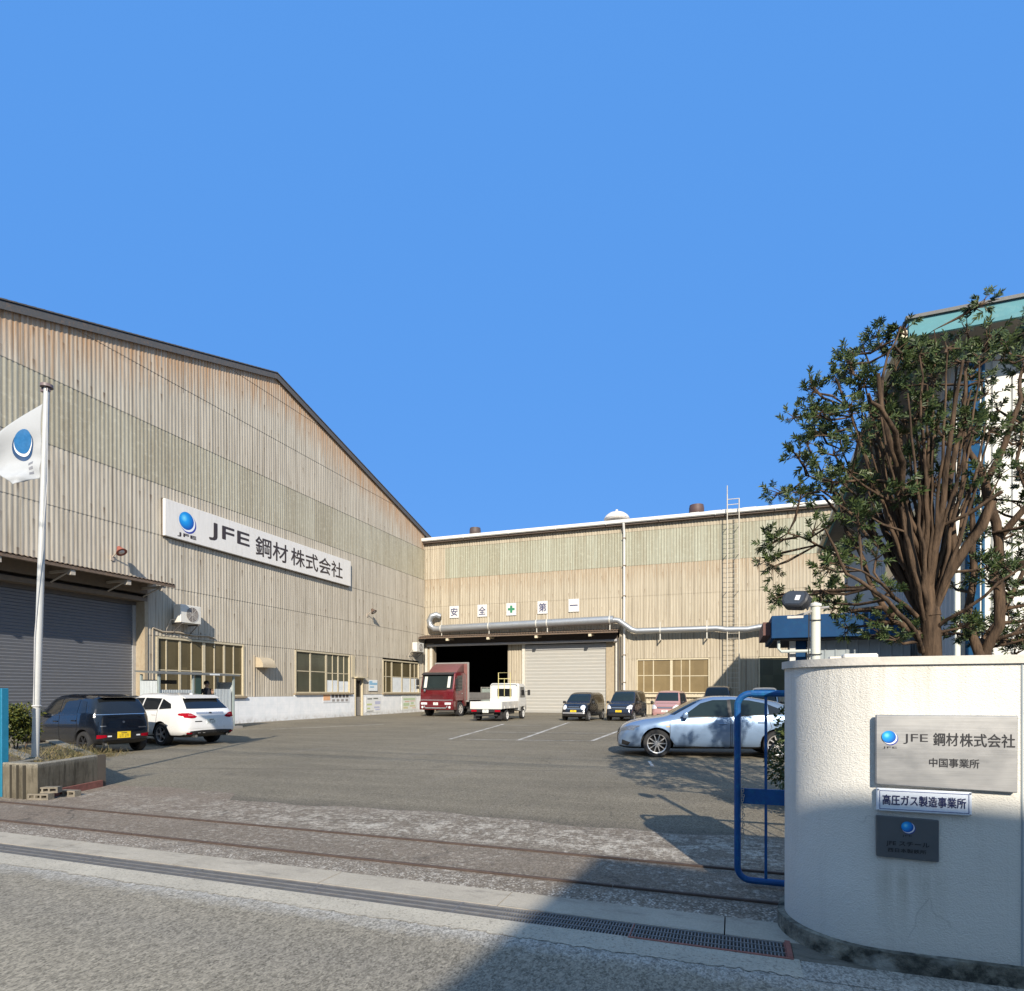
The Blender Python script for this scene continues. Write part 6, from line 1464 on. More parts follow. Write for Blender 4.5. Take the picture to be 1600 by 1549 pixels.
w.front('rear_window', [[(-.66, 1.055), (.66, 1.055), (.56, 1.33), (.50, 1.37), (-.50, 1.37), (-.56, 1.33)]], m_glassd, 0.009, rear=True)
w.front('tail_lamp', [[(-.50, .80), (-.60, .79), (-.79, .815), (-.80, .945), (-.60, .93), (-.44, .84)], [(.50, .80), (.60, .79), (.79, .815), (.80, .945), (.60, .93), (.44, .84)]], m_lamp_r, 0.010, rear=True, separate=True)
w.front('tail_lamp_clear', [[(-.54, .855), (-.68, .86), (-.68, .90), (-.54, .89)], [(.54, .855), (.68, .86), (.68, .90), (.54, .89)]], mat('lamp_pink', (0.42, 0.10, 0.11), 0.5, spec=0.05), 0.014, rear=True, separate=True)
w.side('tail_lamp', [[(-2.30, .83), (-2.05, .89), (-2.08, .935), (-2.30, .945)]], m_lamp_r, 0.008)
w.front('garnish', [strip((-.44, .93), (.44, .93), .03)], mat('garnish_grey', (0.5, 0.5, 0.5), 0.25, 0.6), 0.008, rear=True)
w.front('badge', [[(.045 * math.cos(q), .935 + .025 * math.sin(q)) for q in [k * math.pi / 6 for k in range(12)]], strip((.30, .70), (.52, .70), .012)], m_trim, 0.013, rear=True)
w.front('bumper_insert', [[(-.74, .25), (.74, .25), (.66, .43), (.30, .45), (-.30, .45), (-.66, .43)]], m_trim, 0.006, rear=True)
w.front('reflector', [[(-.74, .36), (-.60, .35), (-.60, .39), (-.74, .40)], [(.74, .36), (.60, .35), (.60, .39), (.74, .40)]], m_lamp_r, 0.010, rear=True, separate=True)
w.side('side_window', [[(.62, .985), (-.30, 1.015), (-.30, 1.37), (.18, 1.36)], [(-.36, 1.015), (-1.12, 1.035), (-1.12, 1.355), (-.36, 1.37)]], m_glassd, 0.005)
w.side('quarter_window', [[(-1.18, 1.04), (-1.72, 1.07), (-1.62, 1.20), (-1.18, 1.345)]], m_glassd, 0.005)
w.door([(.92, .30), (.95, .94), (-.33, 1.0), (-.33, .26)], (-.15, .86)); w.door([(-.35, .26), (-.35, 1.0), (-1.14, 1.02), (-1.12, .66), (-.88, .28)], (-1.0, .89))
w.front('windscreen', [[(-.66, 1.03), (.66, 1.03), (.54, 1.40), (-.54, 1.40)]], m_glassd)
w.mirrors(.68, .98, 0.18); w.plate(-2.342, .70, False, True)
mb = MB()
for y in (-.50, .50): mb.tube([(-2.2, y, .29), (-2.37, y, .285)], .04, 12)
mb.build('exhaust', m_chrome, w.t, local=True)
mb = MB(); mb.prism([(-1.70, 1.455), (-1.98, 1.365), (-1.95, 1.345), (-1.66, 1.40)], -.56, .56, 'Y', bev=.008); mb.build('spoiler', w.paint, w.t, local=True)
mb = MB(); mb.prism([(-1.30, 1.455), (-1.46, 1.44), (-1.46, 1.50), (-1.42, 1.51)], -.03, .03, 'Y', bev=.01); mb.build('roof_fin', w.paint, w.t, local=True)
place_by_axle(w, (-1.30, .80), -15.45, 13.25, 180 - 8)

# --- silver blue hatchback, side on
c = Car('parked_car', 'silver blue hatchback parked side on behind the blue gate, dappled by the trees', 'cars parked in the factory yard',
    dict(W=1.795, r=0.325, axles=(-1.39, 1.31), roofw=0.73, cabin=(-1.8, 0.95), tw=0.215, spokes=10, spw=0.018, rimf=0.72, rim_m=mat('bright_alloy', (0.66, 0.64, 0.62), 0.28, 0.7),
         top=[(-2.23, .62), (-2.21, .90), (-2.12, 1.03), (-1.85, 1.17), (-1.45, 1.33), (-.9, 1.43), (-.4, 1.455), (0, 1.445), (.35, 1.37), (.7, 1.20), (1.05, .995), (1.18, .965), (1.6, .91), (1.95, .82), (2.14, .70), (2.22, .58), (2.23, .45)],
         belt=[(-2.23, .6), (-2.05, .98), (-1.3, .985), (.9, .90), (1.5, .80), (2.0, .66), (2.23, .40)], bottom=[(-2.23, .34), (-2.0, .22), (2.0, .17), (2.23, .22)], plan=[(-2.23, .8), (-2.15, .9), (-1.9, .97), (-1.4, 1), (1.3, 1), (1.75, .95), (2.05, .82), (2.18, .68), (2.23, .55)]), paint('silver_blue_paint', (0.20, 0.29, 0.43), 0.5, 0.32))
c.side('side_window', [[(.72, .965), (.66, .955), (-.30, .985), (-.30, 1.355), (.02, 1.35), (.30, 1.27)], [(-.38, .985), (-1.15, 1.02), (-1.15, 1.27), (-.80, 1.345), (-.38, 1.365)]], m_glassg, 0.005)
c.side('window_pillar', [[(-.30, .985), (-.38, .985), (-.38, 1.365), (-.30, 1.355)]], m_trim, 0.006)
c.side('quarter_window', [[(-1.20, 1.02), (-1.55, 1.06), (-1.50, 1.13), (-1.20, 1.255)]], m_glassd, 0.005)
c.side('window_trim', [strip((.78, .945), (-.35, .972), .012), strip((-.35, .972), (-1.58, 1.045), .012)], m_trim, 0.0045)
c.door([(.90, .28), (1.02, .45), (1.02, .86), (.78, .92), (-.35, .955), (-.36, .24)], (-.18, .80)); c.door([(-.38, .24), (-.37, .955), (-1.18, .985), (-1.26, .72), (-1.05, .50), (-.98, .26)], (-1.05, .84))
c.side('sill_trim', [[(.92, .19), (-1.0, .21), (-1.0, .275), (.92, .255)]], m_trim, 0.004)
c.side('headlamp', [[(2.12, .60), (1.72, .715), (1.70, .745), (1.95, .735), (2.13, .655)]], mat('lamp_smoked', (0.16, 0.18, 0.21), 0.12, 0.3, var=0.5, scale=26), 0.006, sub=0.04)
c.side('fog_recess', [[(2.13, .29), (1.98, .26), (1.93, .34), (2.12, .40)]], m_trim, 0.005, sub=0.04)
c.side('turn_repeater', [strip((1.02, .73), (1.10, .73), .018)], mat('repeater_amber', (0.55, 0.42, 0.25), 0.2), 0.006)
c.front('grille', [[(-.42, .32), (.42, .32), (.46, .58), (.30, .64), (-.30, .64), (-.46, .58)]], m_trim, 0.006)
c.front('grille_wing', [strip((-.55, .60), (-.40, .50), .012), strip((.55, .60), (.40, .50), .012)], m_chrome, 0.009)
c.front('headlamp', [[(-.80, .63), (-.48, .60), (-.50, .67), (-.80, .73)], [(.80, .63), (.48, .60), (.50, .67), (.80, .73)]], mat('lamp_smoked', (0.16, 0.18, 0.21), 0.12), 0.007, separate=True)
c.front('windscreen', [[(-.68, 1.03), (.68, 1.03), (.55, 1.36), (-.55, 1.36)]], m_glassg)
c.side('windscreen_edge', [[(1.00, 1.00), (.90, 1.00), (.30, 1.335), (.36, 1.345)]], m_glassd, 0.004)
c.mirrors(.66, .975, 0.20); c.plate(2.225, .40, False, False)
mb = MB(); mb.box(-.20, .04, -.898, -.872, .765, .79, bev=.006) if False else None
place_by_axle(c, (1.31, .84), -1.69, 14.85, 180 + 10)

# --- kei cars in the back row, noses towards us
def kei(label, H, paint_m, round_lamps, x, y, hd_, yellow, rim=None, lamp=None, bonnet=.98, group='cars parked in the factory yard', plate=True, L_=3.40, W_=1.475):
    h = L_ / 2
    k = Car('parked_car', label, group, dict(W=W_, r=0.275, axles=(-h + .5, h - .5), roofw=0.83, cabin=(-h + .2, h - .75), tw=0.165, spokes=7, spw=0.03, rim_m=rim or m_alloy,
        top=[(-h, .62), (-h + .01, 1.0), (-h + .05, 1.35), (-h + .14, H - .07), (-h + .5, H), (.1, H), (h - 1.15, H - .06), (h - .72, bonnet + .09), (h - .62, bonnet), (h - .3, bonnet - .05), (h - .1, bonnet - .17), (h - .02, .62), (h, .5)],
        belt=[(-h, .60), (-h + .1, .98), (h - .7, .92), (h - .3, .84), (h, .44)], bottom=[(-h, .32), (-h + .1, .22), (h - .1, .20), (h, .26)],
        plan=[(-h, .86), (-h + .06, .94), (-h + .25, 1), (h - .6, 1), (h - .25, .96), (h - .08, .90), (h, .80)]), paint_m)
    hw = W_ / 2
    k.front('windscreen', [[(-hw * .82, bonnet + .07), (hw * .82, bonnet + .07), (hw * .70, H - .12), (-hw * .70, H - .12)]], lamp or m_glassg)
    k.side('side_window', [[(h - .85, .97), (-.02, .98), (-.02, H - .14), (h - 1.22, H - .15)], [(-.08, .98), (-h + .62, 1.0), (-h + .62, H - .15), (-.08, H - .14)]], m_glassd, 0.005)
    k.door([(h - .78, .30), (h - .76, .93), (-.05, .95), (-.05, .26)], (.08, .82)); k.door([(-.07, .26), (-.07, .95), (-h + .66, .97), (-h + .66, .6), (-h + .82, .28)], (-h + .80, .84))
    k.mirrors(h - .86, .96, .15, m_trim)
    if round_lamps:
        for sy in (-1, 1):
            k.front('headlamp', [[(sy * .50 + .115 * math.cos(q), .72 + .115 * math.sin(q)) for q in [i * math.pi / 8 for i in range(16)]]], m_lamp_w, .012)
            k.front('lamp_ring', [[(sy * .50 + .135 * math.cos(q), .72 + .135 * math.sin(q)) for q in [i * math.pi / 8 for i in range(16)]]], m_chrome, .008)
        k.front('grille', [[(-.33, .64), (.33, .64), (.36, .70), (.28, .745), (-.28, .745), (-.36, .70)]], m_trim, .006); k.front('grille_bar', [strip((-.36, .645), (.36, .645), .016), strip((-.30, .75), (.30, .75), .01)], m_chrome, .010)
        k.front('bumper_band', [strip((-.60, .43), (.60, .43), .035)], mat('bumper_silver', (0.45, 0.45, 0.46), 0.35, 0.5), .006)
    else:
        for sy in (-1, 1): k.front('headlamp', [[(sy * .40, .66), (sy * .66, .63), (sy * .68, .82), (sy * .58, .86), (sy * .44, .76)]], m_lamp_w, .010)
        k.front('grille', [[(-.38, .66), (.38, .66), (.40, .74), (-.40, .74)]], m_trim, .006); k.front('grille_bar', [strip((-.36, .70), (.36, .70), .014)], m_chrome, .010)
        k.front('lower_grille', [[(-.42, .28), (.42, .28), (.40, .38), (-.40, .38)]], m_trim, .006)
    k.front('bonnet_seam', [strip((-.56, bonnet - .20), (.56, bonnet - .20), .005)], m_trim, .004)
    if plate: k.plate(h - .005, .50, yellow, False)
    k.done(x, y + h, hd_); return k
m_kblk = paint('kei_black', (0.010, 0.010, 0.013), 0.2, 0.22)
kei('black kei car with round headlamps in front of the white roller shutter', 1.53, m_kblk, True, -7.7, 31.4, -96, True)
kei('dark boxy kei car right of the round lamped kei car', 1.64, paint('kei_navy', (0.018, 0.022, 0.035), 0.3, 0.22), False, -5.45, 32.1, -96, True)
kei('pink kei car in front of the ochre window of the rear hall', 1.62, paint('kei_pink', (0.46, 0.25, 0.23), 0.2, 0.3), False, -3.25, 33.0, -94, False)
kei('dark kei van whose roof shows just above the silver blue hatchback', 1.86, paint('van_black', (0.014, 0.014, 0.016), 0.2, 0.3), False, -0.75, 33.6, -94, True)
kei('pale kei van half hidden behind the silver blue hatchback and curved wall', 1.78, paint('van_pale', (0.58, 0.60, 0.60), 0.2, 0.3), False, 1.6, 33.8, -94, True)

# --- trucks
class Hard:
    """boxy vehicle parts straight in local coordinates"""
    def __init__(s, name, label, cat, W_): s.t = thing(name, label, cat); s.sp = dict(W=W_)
    def part(s, name, m, fn, parent=None, sharp=30):
        mb = MB(); fn(mb); return mb.build(name, m, parent or s.t, local=True, sharp=sharp)
    wheel = Car.wheel; done = Car.done; plate = Car.plate
rt = Hard('parked_truck', 'dark red cab over truck with pale bulkhead frame in front of the dark open doorway', 'truck', 2.40)
m_red = paint('truck_red', (0.13, 0.006, 0.011), 0.2, 0.3)
cabp = [(-1.85, .62), (-1.85, 2.60), (-1.6, 2.78), (-.55, 2.80), (-.28, 2.70), (-.03, 1.70), (0, 1.55), (.02, .95), (-.25, .60), (-.55, .60), (-.62, .98), (-1.35, .98), (-1.42, .62)]
rt.part('cab', m_red, lambda q: q.prism(cabp, -1.16, 1.16, 'Y', bev=.045, seg=2), sharp=40)
rt.part('windscreen', m_glassg, lambda q: q.prism([(-.235, 2.60), (-.025, 1.76), (-.006, 1.765), (-.22, 2.615)], -1.0, 1.0, 'Y'))
for sy in (-1, 1): rt.part('curtain', mat('curtain_white', (0.55, 0.56, 0.52), 0.8), lambda q: q.prism([(-.205, 2.50), (-.026, 1.80), (-.0055, 1.80), (-.190, 2.50)], min(sy * .72, sy * .92), max(sy * .72, sy * .92), 'Y'))
rt.part('windscreen_surround', m_trim, lambda q: (q.prism([(-.270, 2.67), (-.032, 1.70), (-.014, 1.70), (-.252, 2.67)], -1.08, 1.08, 'Y'), q.box(-.02, .03, -.7, .7, 1.66, 1.70)))
rt.part('sun_visor', mat('visor_dark', (0.03, 0.028, 0.03), 0.3), lambda q: q.prism([(-.30, 2.76), (-.08, 2.66), (-.06, 2.60), (-.10, 2.60), (-.30, 2.70)], -1.10, 1.10, 'Y', bev=.01))
rt.part('grille', mat('grille_red_dark', (0.09, 0.01, 0.014), 0.4), lambda q: [q.box(.005, .03, -.46, .46, 1.12 + .07 * k, 1.155 + .07 * k) for k in range(4)])
rt.part('chrome_strip', m_chrome, lambda q: (q.box(.005, .035, -1.13, 1.13, 1.0, 1.05, bev=.008), q.box(.12, .16, -.75, .75, .50, .58, bev=.015), q.prism([(.10, .56), (.14, .56), (.14, .68), (.10, .70)], .75, .82, 'Y'), q.prism([(.10, .56), (.14, .56), (.14, .68), (.10, .70)], -.82, -.75, 'Y')))
rt.part('bumper', m_red, lambda q: (q.box(-.30, .10, -1.18, 1.18, .42, .96, bev=.05, seg=2)), sharp=40)
for sy in (-1, 1):
    rt.part('headlamp', m_lamp_w, lambda q: q.box(.085, .115, min(sy * .62, sy * 1.05), max(sy * .62, sy * 1.05), .74, .88, bev=.02))
    rt.part('fog_lamp', m_lamp_w, lambda q: q.lathe([(.075, 0), (.075, .02), (.05, .03)], 14, Matrix.Translation((.10, sy * .95, .58)) @ Matrix.Rotation(rad(90), 4, 'Y')))
    rt.part('side_window', m_glassd, lambda q: q.prism([(-.35, 1.72), (-.42, 1.72), (-.55, 2.55), (-1.25, 2.58), (-1.25, 1.66), (-.75, 1.60), (-.38, 1.62)], sy * 1.165 - .004, sy * 1.165 + .004, 'Y'))
    d_ = rt.part('door', m_red, lambda q: q.prism([(-.30, 1.02), (-.28, 1.60), (-.72, 1.58), (-1.30, 1.64), (-1.34, 1.02)], sy * 1.163 - .004, sy * 1.163 + .004, 'Y'))
    rt.part('handle', m_chrome, lambda q: q.box(-1.25, -1.08, sy * 1.18 - .01, sy * 1.18 + .01, 1.42, 1.46), d_)
    rt.part('mirror', m_trim, lambda q: (q.tube([(-.30, sy * 1.15, 2.45), (-.05, sy * 1.38, 2.40), (-.05, sy * 1.38, 1.75), (-.25, sy * 1.16, 1.70)], .018, 6), q.box(-.09, -.01, sy * 1.38 - .10, sy * 1.38 + .10, 1.95, 2.34, bev=.02), q.box(-.09, -.01, sy * 1.38 - .09, sy * 1.38 + .09, 1.72, 1.90, bev=.02)))
    rt.part('step', mat('step_red_dark', (0.07, 0.012, 0.014), 0.5), lambda q: q.box(-.60, -.28, sy * 1.05 - .1, sy * 1.05 + .1, .40, .62, bev=.02))
rt.part('wing_mirror_ball', m_chrome, lambda q: q.lathe([(.001, -.09), (.06, -.07), (.09, 0), (.06, .07), (.001, .09)], 14, Matrix.Translation((.08, -.80, 1.62))))
rt.sp.update(r=.46, tw=.26, spokes=6, spw=.05, rimf=.62, rim_m=mat('steel_rim', (0.62, 0.60, 0.58), 0.3, 0.6))
rt.wheel(-.98, 1); rt.wheel(-.98, -1); rt.wheel(-5.9, 1); rt.wheel(-5.9, -1)
rt.part('chassis', m_under, lambda q: (q.box(-7.8, -.4, -.45, .45, .55, .85), q.box(-1.75, -1.45, -1.1, 1.1, .5, 1.0), q.box(-4.8, -2.6, -1.12, 1.12, .45, .85)))
rt.part('roof_deflector', plain('deflector_red', (0.15, 0.06, 0.055), 0.5, 0, 0.12, 4), lambda q: q.prism([(-.75, 2.79), (-1.25, 3.18), (-1.72, 3.36), (-1.80, 3.36), (-1.80, 2.80)], -1.02, 1.02, 'Y', bev=.05, seg=2), sharp=40)
rt.part('cargo_bed', plain('cargo_grey', (0.20, 0.19, 0.18), 0.6, 0.1, 0.15, 3), lambda q: (q.box(-7.9, -2.13, -1.20, 1.20, 1.0, 1.12), q.box(-7.9, -2.2, -1.215, -1.17, 1.125, 1.50), q.box(-7.9, -2.2, 1.17, 1.215, 1.125, 1.50)))
rt.part('bulkhead', plain('bulkhead_red_grey', (0.22, 0.10, 0.09), 0.5, 0, 0.2, 4), lambda q: q.box(-2.12, -2.04, -1.13, 1.13, 1.0, 3.36, bev=.01))
rt.part('cargo_frame', mat('frame_white', (0.28, 0.27, 0.26), 0.4), lambda q: (q.box(-2.12, -2.03, 1.14, 1.225, .9, 3.45), q.box(-2.12, -2.03, -1.225, -1.14, .9, 3.45), q.box(-2.12, -2.03, -1.138, 1.138, 3.37, 3.45), q.box(-2.12, -2.03, -1.138, 1.138, .9, .99)))
rt.plate(.125, .80, False, False)
rt.done(-17.35, 34.4, -92)

wt = Hard('parked_truck', 'small white flatbed truck seen from behind with a yellow rear window frame', 'truck', 1.75)
m_tw = paint('truck_white', (0.62, 0.62, 0.595), 0.0, 0.3)
wcab = [(.72, .50), (.72, 1.95), (.82, 2.02), (1.75, 2.00), (2.02, 1.85), (2.28, 1.18), (2.32, .55), (2.2, .40), (1.95, .40), (1.90, .62), (1.72, .80), (1.42, .80), (1.22, .62), (1.18, .42)]
wt.part('cab', m_tw, lambda q: q.prism(wcab, -.84, .84, 'Y', bev=.05, seg=2), sharp=40)
wt.part('rear_window', m_glassd, lambda q: q.box(.700, .722, -.42, .42, 1.28, 1.72, bev=.008))
wt.part('windscreen', m_glassg, lambda q: q.prism([(2.03, 1.80), (2.255, 1.22), (2.275, 1.225), (2.05, 1.805)], -.72, .72, 'Y'))
for sy in (-1, 1):
    wt.part('side_window', m_glassd, lambda q: q.prism([(1.02, 1.22), (1.02, 1.82), (1.72, 1.82), (1.98, 1.22)], sy * .843 - .004, sy * .843 + .004, 'Y'))
    wt.part('door', m_tw, lambda q: q.prism([(.98, .72), (.98, 1.20), (2.05, 1.20), (2.12, .85), (1.9, .72)], sy * .842 - .003, sy * .842 + .003, 'Y'))
    wt.part('mirror', m_trim, lambda q: (q.tube([(2.02, sy * .84, 1.55), (2.12, sy * 1.02, 1.55), (2.12, sy * 1.02, 1.35)], .014, 6), q.box(2.08, 2.14, sy * 1.03 - .08, sy * 1.03 + .08, 1.34, 1.66, bev=.02)))
wt.part('headboard', m_tw, lambda q: (q.box(.60, .66, -.84, .84, .80, 1.16, bev=.008), q.tube([(.63, -.80, 1.12), (.63, -.80, 1.90), (.63, -.70, 2.0), (.63, .70, 2.0), (.63, .80, 1.90), (.63, .80, 1.12)], .028, 8)))
wt.part('ladder_rack', mat('rack_yellow', (0.62, 0.55, 0.25), 0.5), lambda q: (q.tube([(.60, -.38, 1.16), (.60, -.38, 2.62), (.60, .32, 2.62), (.60, .32, 1.16)], .022, 8), q.tube([(.60, -.38, 2.28), (.60, .32, 2.28)], .018, 6), q.tube([(.60, -.03, 1.3), (.60, -.03, 2.28)], .015, 6)))
wt.part('bed', plain('bed_floor', (0.35, 0.33, 0.30), 0.7), lambda q: q.box(-2.32, .60, -.86, .86, .66, .73))
wt.part('tailboard', m_tw, lambda q: (q.box(-2.37, -2.325, -.87, .87, .64, 1.04, bev=.008), q.box(-2.385, -2.37, -.80, -.76, .66, 1.02), q.box(-2.385, -2.37, .76, .80, .66, 1.02)))
for sy in (-1, 1):
    wt.part('side_board', m_tw, lambda q: (q.box(-2.32, .58, sy * .86 - .02, sy * .86 + .02, .66, 1.03, bev=.008), [q.box(x - .02, x + .02, sy * .886 - .008, sy * .886 + .008, .66, .80) for x in (-1.9, -1.0, -.2)]))
    wt.part('tail_lamp', m_lamp_r, lambda q: q.box(-2.39, -2.35, min(sy * .50, sy * .80), max(sy * .50, sy * .80), .50, .60, bev=.01))
    wt.part('mud_flap', m_trim, lambda q: q.box(-2.05, -2.03, min(sy * .45, sy * .80), max(sy * .45, sy * .80), .12, .50))
wt.part('rear_beam', m_trim, lambda q: (q.box(-2.36, -2.30, -.80, .80, .48, .62), q.box(-2.25, -2.1, -.6, .6, .28, .36)))
wt.part('chassis', m_under, lambda q: (q.box(-2.2, 2.0, -.36, .36, .42, .64), q.box(-.7, .3, .36, .72, .34, .60), q.box(-.7, .3, -.72, -.36, .34, .60)))
wt.sp.update(r=.30, tw=.19, spokes=6, spw=.05, rimf=.66, rim_m=mat('white_rim', (0.70, 0.70, 0.68), 0.4))
for x in (-1.35, 1.60):
    for sy in (1, -1): wt.wheel(x, sy)
wt.plate(-2.395, .54, False, True)
wt.done(-12.15, 31.9, 92)

# ------------------------------------------------------------------ bicycle behind the gate
bk = thing('bicycle', 'bicycle parked behind the blue gate, its front wheel just showing past the shrub', 'bicycle', (1.42, 12.45, 0), rad(160))
mb = MB(); bw = []
for x in (-.52, .52):
    mb = MB(); M = Matrix.Translation((x, 0, .33)) @ Matrix.Rotation(rad(90), 4, 'X')
    n = 32; mb.tube([M @ Vector((.315 * math.cos(2 * math.pi * k / n), .315 * math.sin(2 * math.pi * k / n), 0)) for k in range(n + 1)], .018, 8, caps=False); wh = mb.build('wheel', m_tyre, bk, local=True)
    mb = MB(); mb.tube([M @ Vector((.292 * math.cos(2 * math.pi * k / n), .292 * math.sin(2 * math.pi * k / n), 0)) for k in range(n + 1)], .010, 6, caps=False)
    for k in range(14): mb.tube([M @ Vector((0, 0, .02 * (-1) ** k)), M @ Vector((.29 * math.cos(k * .449), .29 * math.sin(k * .449), 0))], .002, 3, caps=False)
    mb.build('rim', m_chrome, wh, local=True)
mb = MB(); 
for a_, b_ in (((-.52, 0, .33), (-.08, 0, .30)), ((-.52, 0, .33), (-.16, 0, .72)), ((-.08, 0, .30), (-.18, 0, .84)), ((-.08, 0, .30), (.38, 0, .72)), ((-.14, 0, .62), (.38, 0, .76)), ((.52, 0, .33), (.34, 0, .92))): mb.tube([a_, b_], .016, 8)
mb.build('frame', mat('bike_silver', (0.4, 0.41, 0.43), 0.35, 0.6), bk, local=True)
mb = MB(); mb.box(-.32, -.06, -.07, .07, .84, .90, bev=.025); mb.build('saddle', m_trim, bk, local=True)
mb = MB(); mb.tube([(.34, 0, .92), (.34, 0, .98), (.36, .25, 1.0), (.22, .30, .98)], .012, 7); mb.tube([(.34, 0, .98), (.36, -.25, 1.0), (.22, -.30, .98)], .012, 7); mb.build('handlebar', m_chrome, bk, local=True)

# ------------------------------------------------------------------ corrugated shelter and the person in it
SX = -20.4
sh_ = thing('bicycle_shelter', 'small grey corrugated shelter standing in front of the brown office window', 'shelter', (SX, 18.6, 0))
m_gal = plain('galvanised_sheet', (0.42, 0.46, 0.48), 0.5, 0.25, 0.12, 2, dirt=(0.3, 0.3, 0.28), dirt_amt=0.5, stretch=(3, 3, 0.4))
mb = MB(); mb.prism([(SX - .35, 2.28), (SX + .75, 2.20), (SX + .75, 2.26), (SX - .35, 2.34)], 16.6, 20.6, 'Y'); mb.build('roof', plain('shelter_roof', (0.16, 0.17, 0.17), 0.6, 0.2), sh_, smooth=False)
mb = MB()
for x, y in ((SX + .62, 16.8), (SX + .62, 18.31), (SX + .62, 20.37), (SX - .25, 16.8), (SX - .25, 20.37)): mb.box(x - .035, x + .035, y - .035, y + .035, 0, 2.2)
mb.build('post', mat('shelter_post', (0.36, 0.42, 0.41), 0.5, 0.3), sh_, smooth=False)
mb = MB(); corr(mb, ('X', SX + .62), [(16.86, 18.25, .1, 1.62)], .076, .012); corr(mb, ('X', SX + .55), [(19.42, 20.3, .1, 1.66)], .076, .012); mb.build('front_sheet', m_gal, sh_, sharp=80)
mb = MB()
n = 60
for yy in (16.75, 20.44):
    vs = []
    for k in range(n + 1): x = SX - .25 + .85 * k / n; vs += [(x, yy + .012 * math.sin(x * 82), .1), (x, yy + .012 * math.sin(x * 82), 1.95)]
    mb.add(vs, [(2 * i, 2 * i + 2, 2 * i + 3, 2 * i + 1) for i in range(n)])
mb.build('end_sheet', m_gal, sh_, sharp=80)
mb = MB(); mb.box(SX - .3, SX - .2, 16.86, 18.3, 1.85, 2.0); mb.build('rear_board', mat('board_dark', (0.05, 0.05, 0.05), 0.7), sh_, smooth=False)
mb = MB(); mb.box(SX + .64, SX + .66, 18.40, 18.66, 1.2, 2.2); mb.build('green_panel', mat('shelter_green', (0.03, 0.06, 0.05), 0.6), sh_, smooth=False)
mb = MB(); mb.box(SX + .755, SX + .765, 19.0, 19.5, 2.21, 2.27); mb.build('paper_tag', mat('white_paper', (0.66, 0.69, 0.70), 0.8), sh_, smooth=False)
mb = MB(); mb.box(SX - .4, SX + .8, 16.5, 20.7, 0, .10); mb.build('floor_slab', mat('slab_concrete', (0.28, 0.26, 0.23), 0.9), sh_, smooth=False)

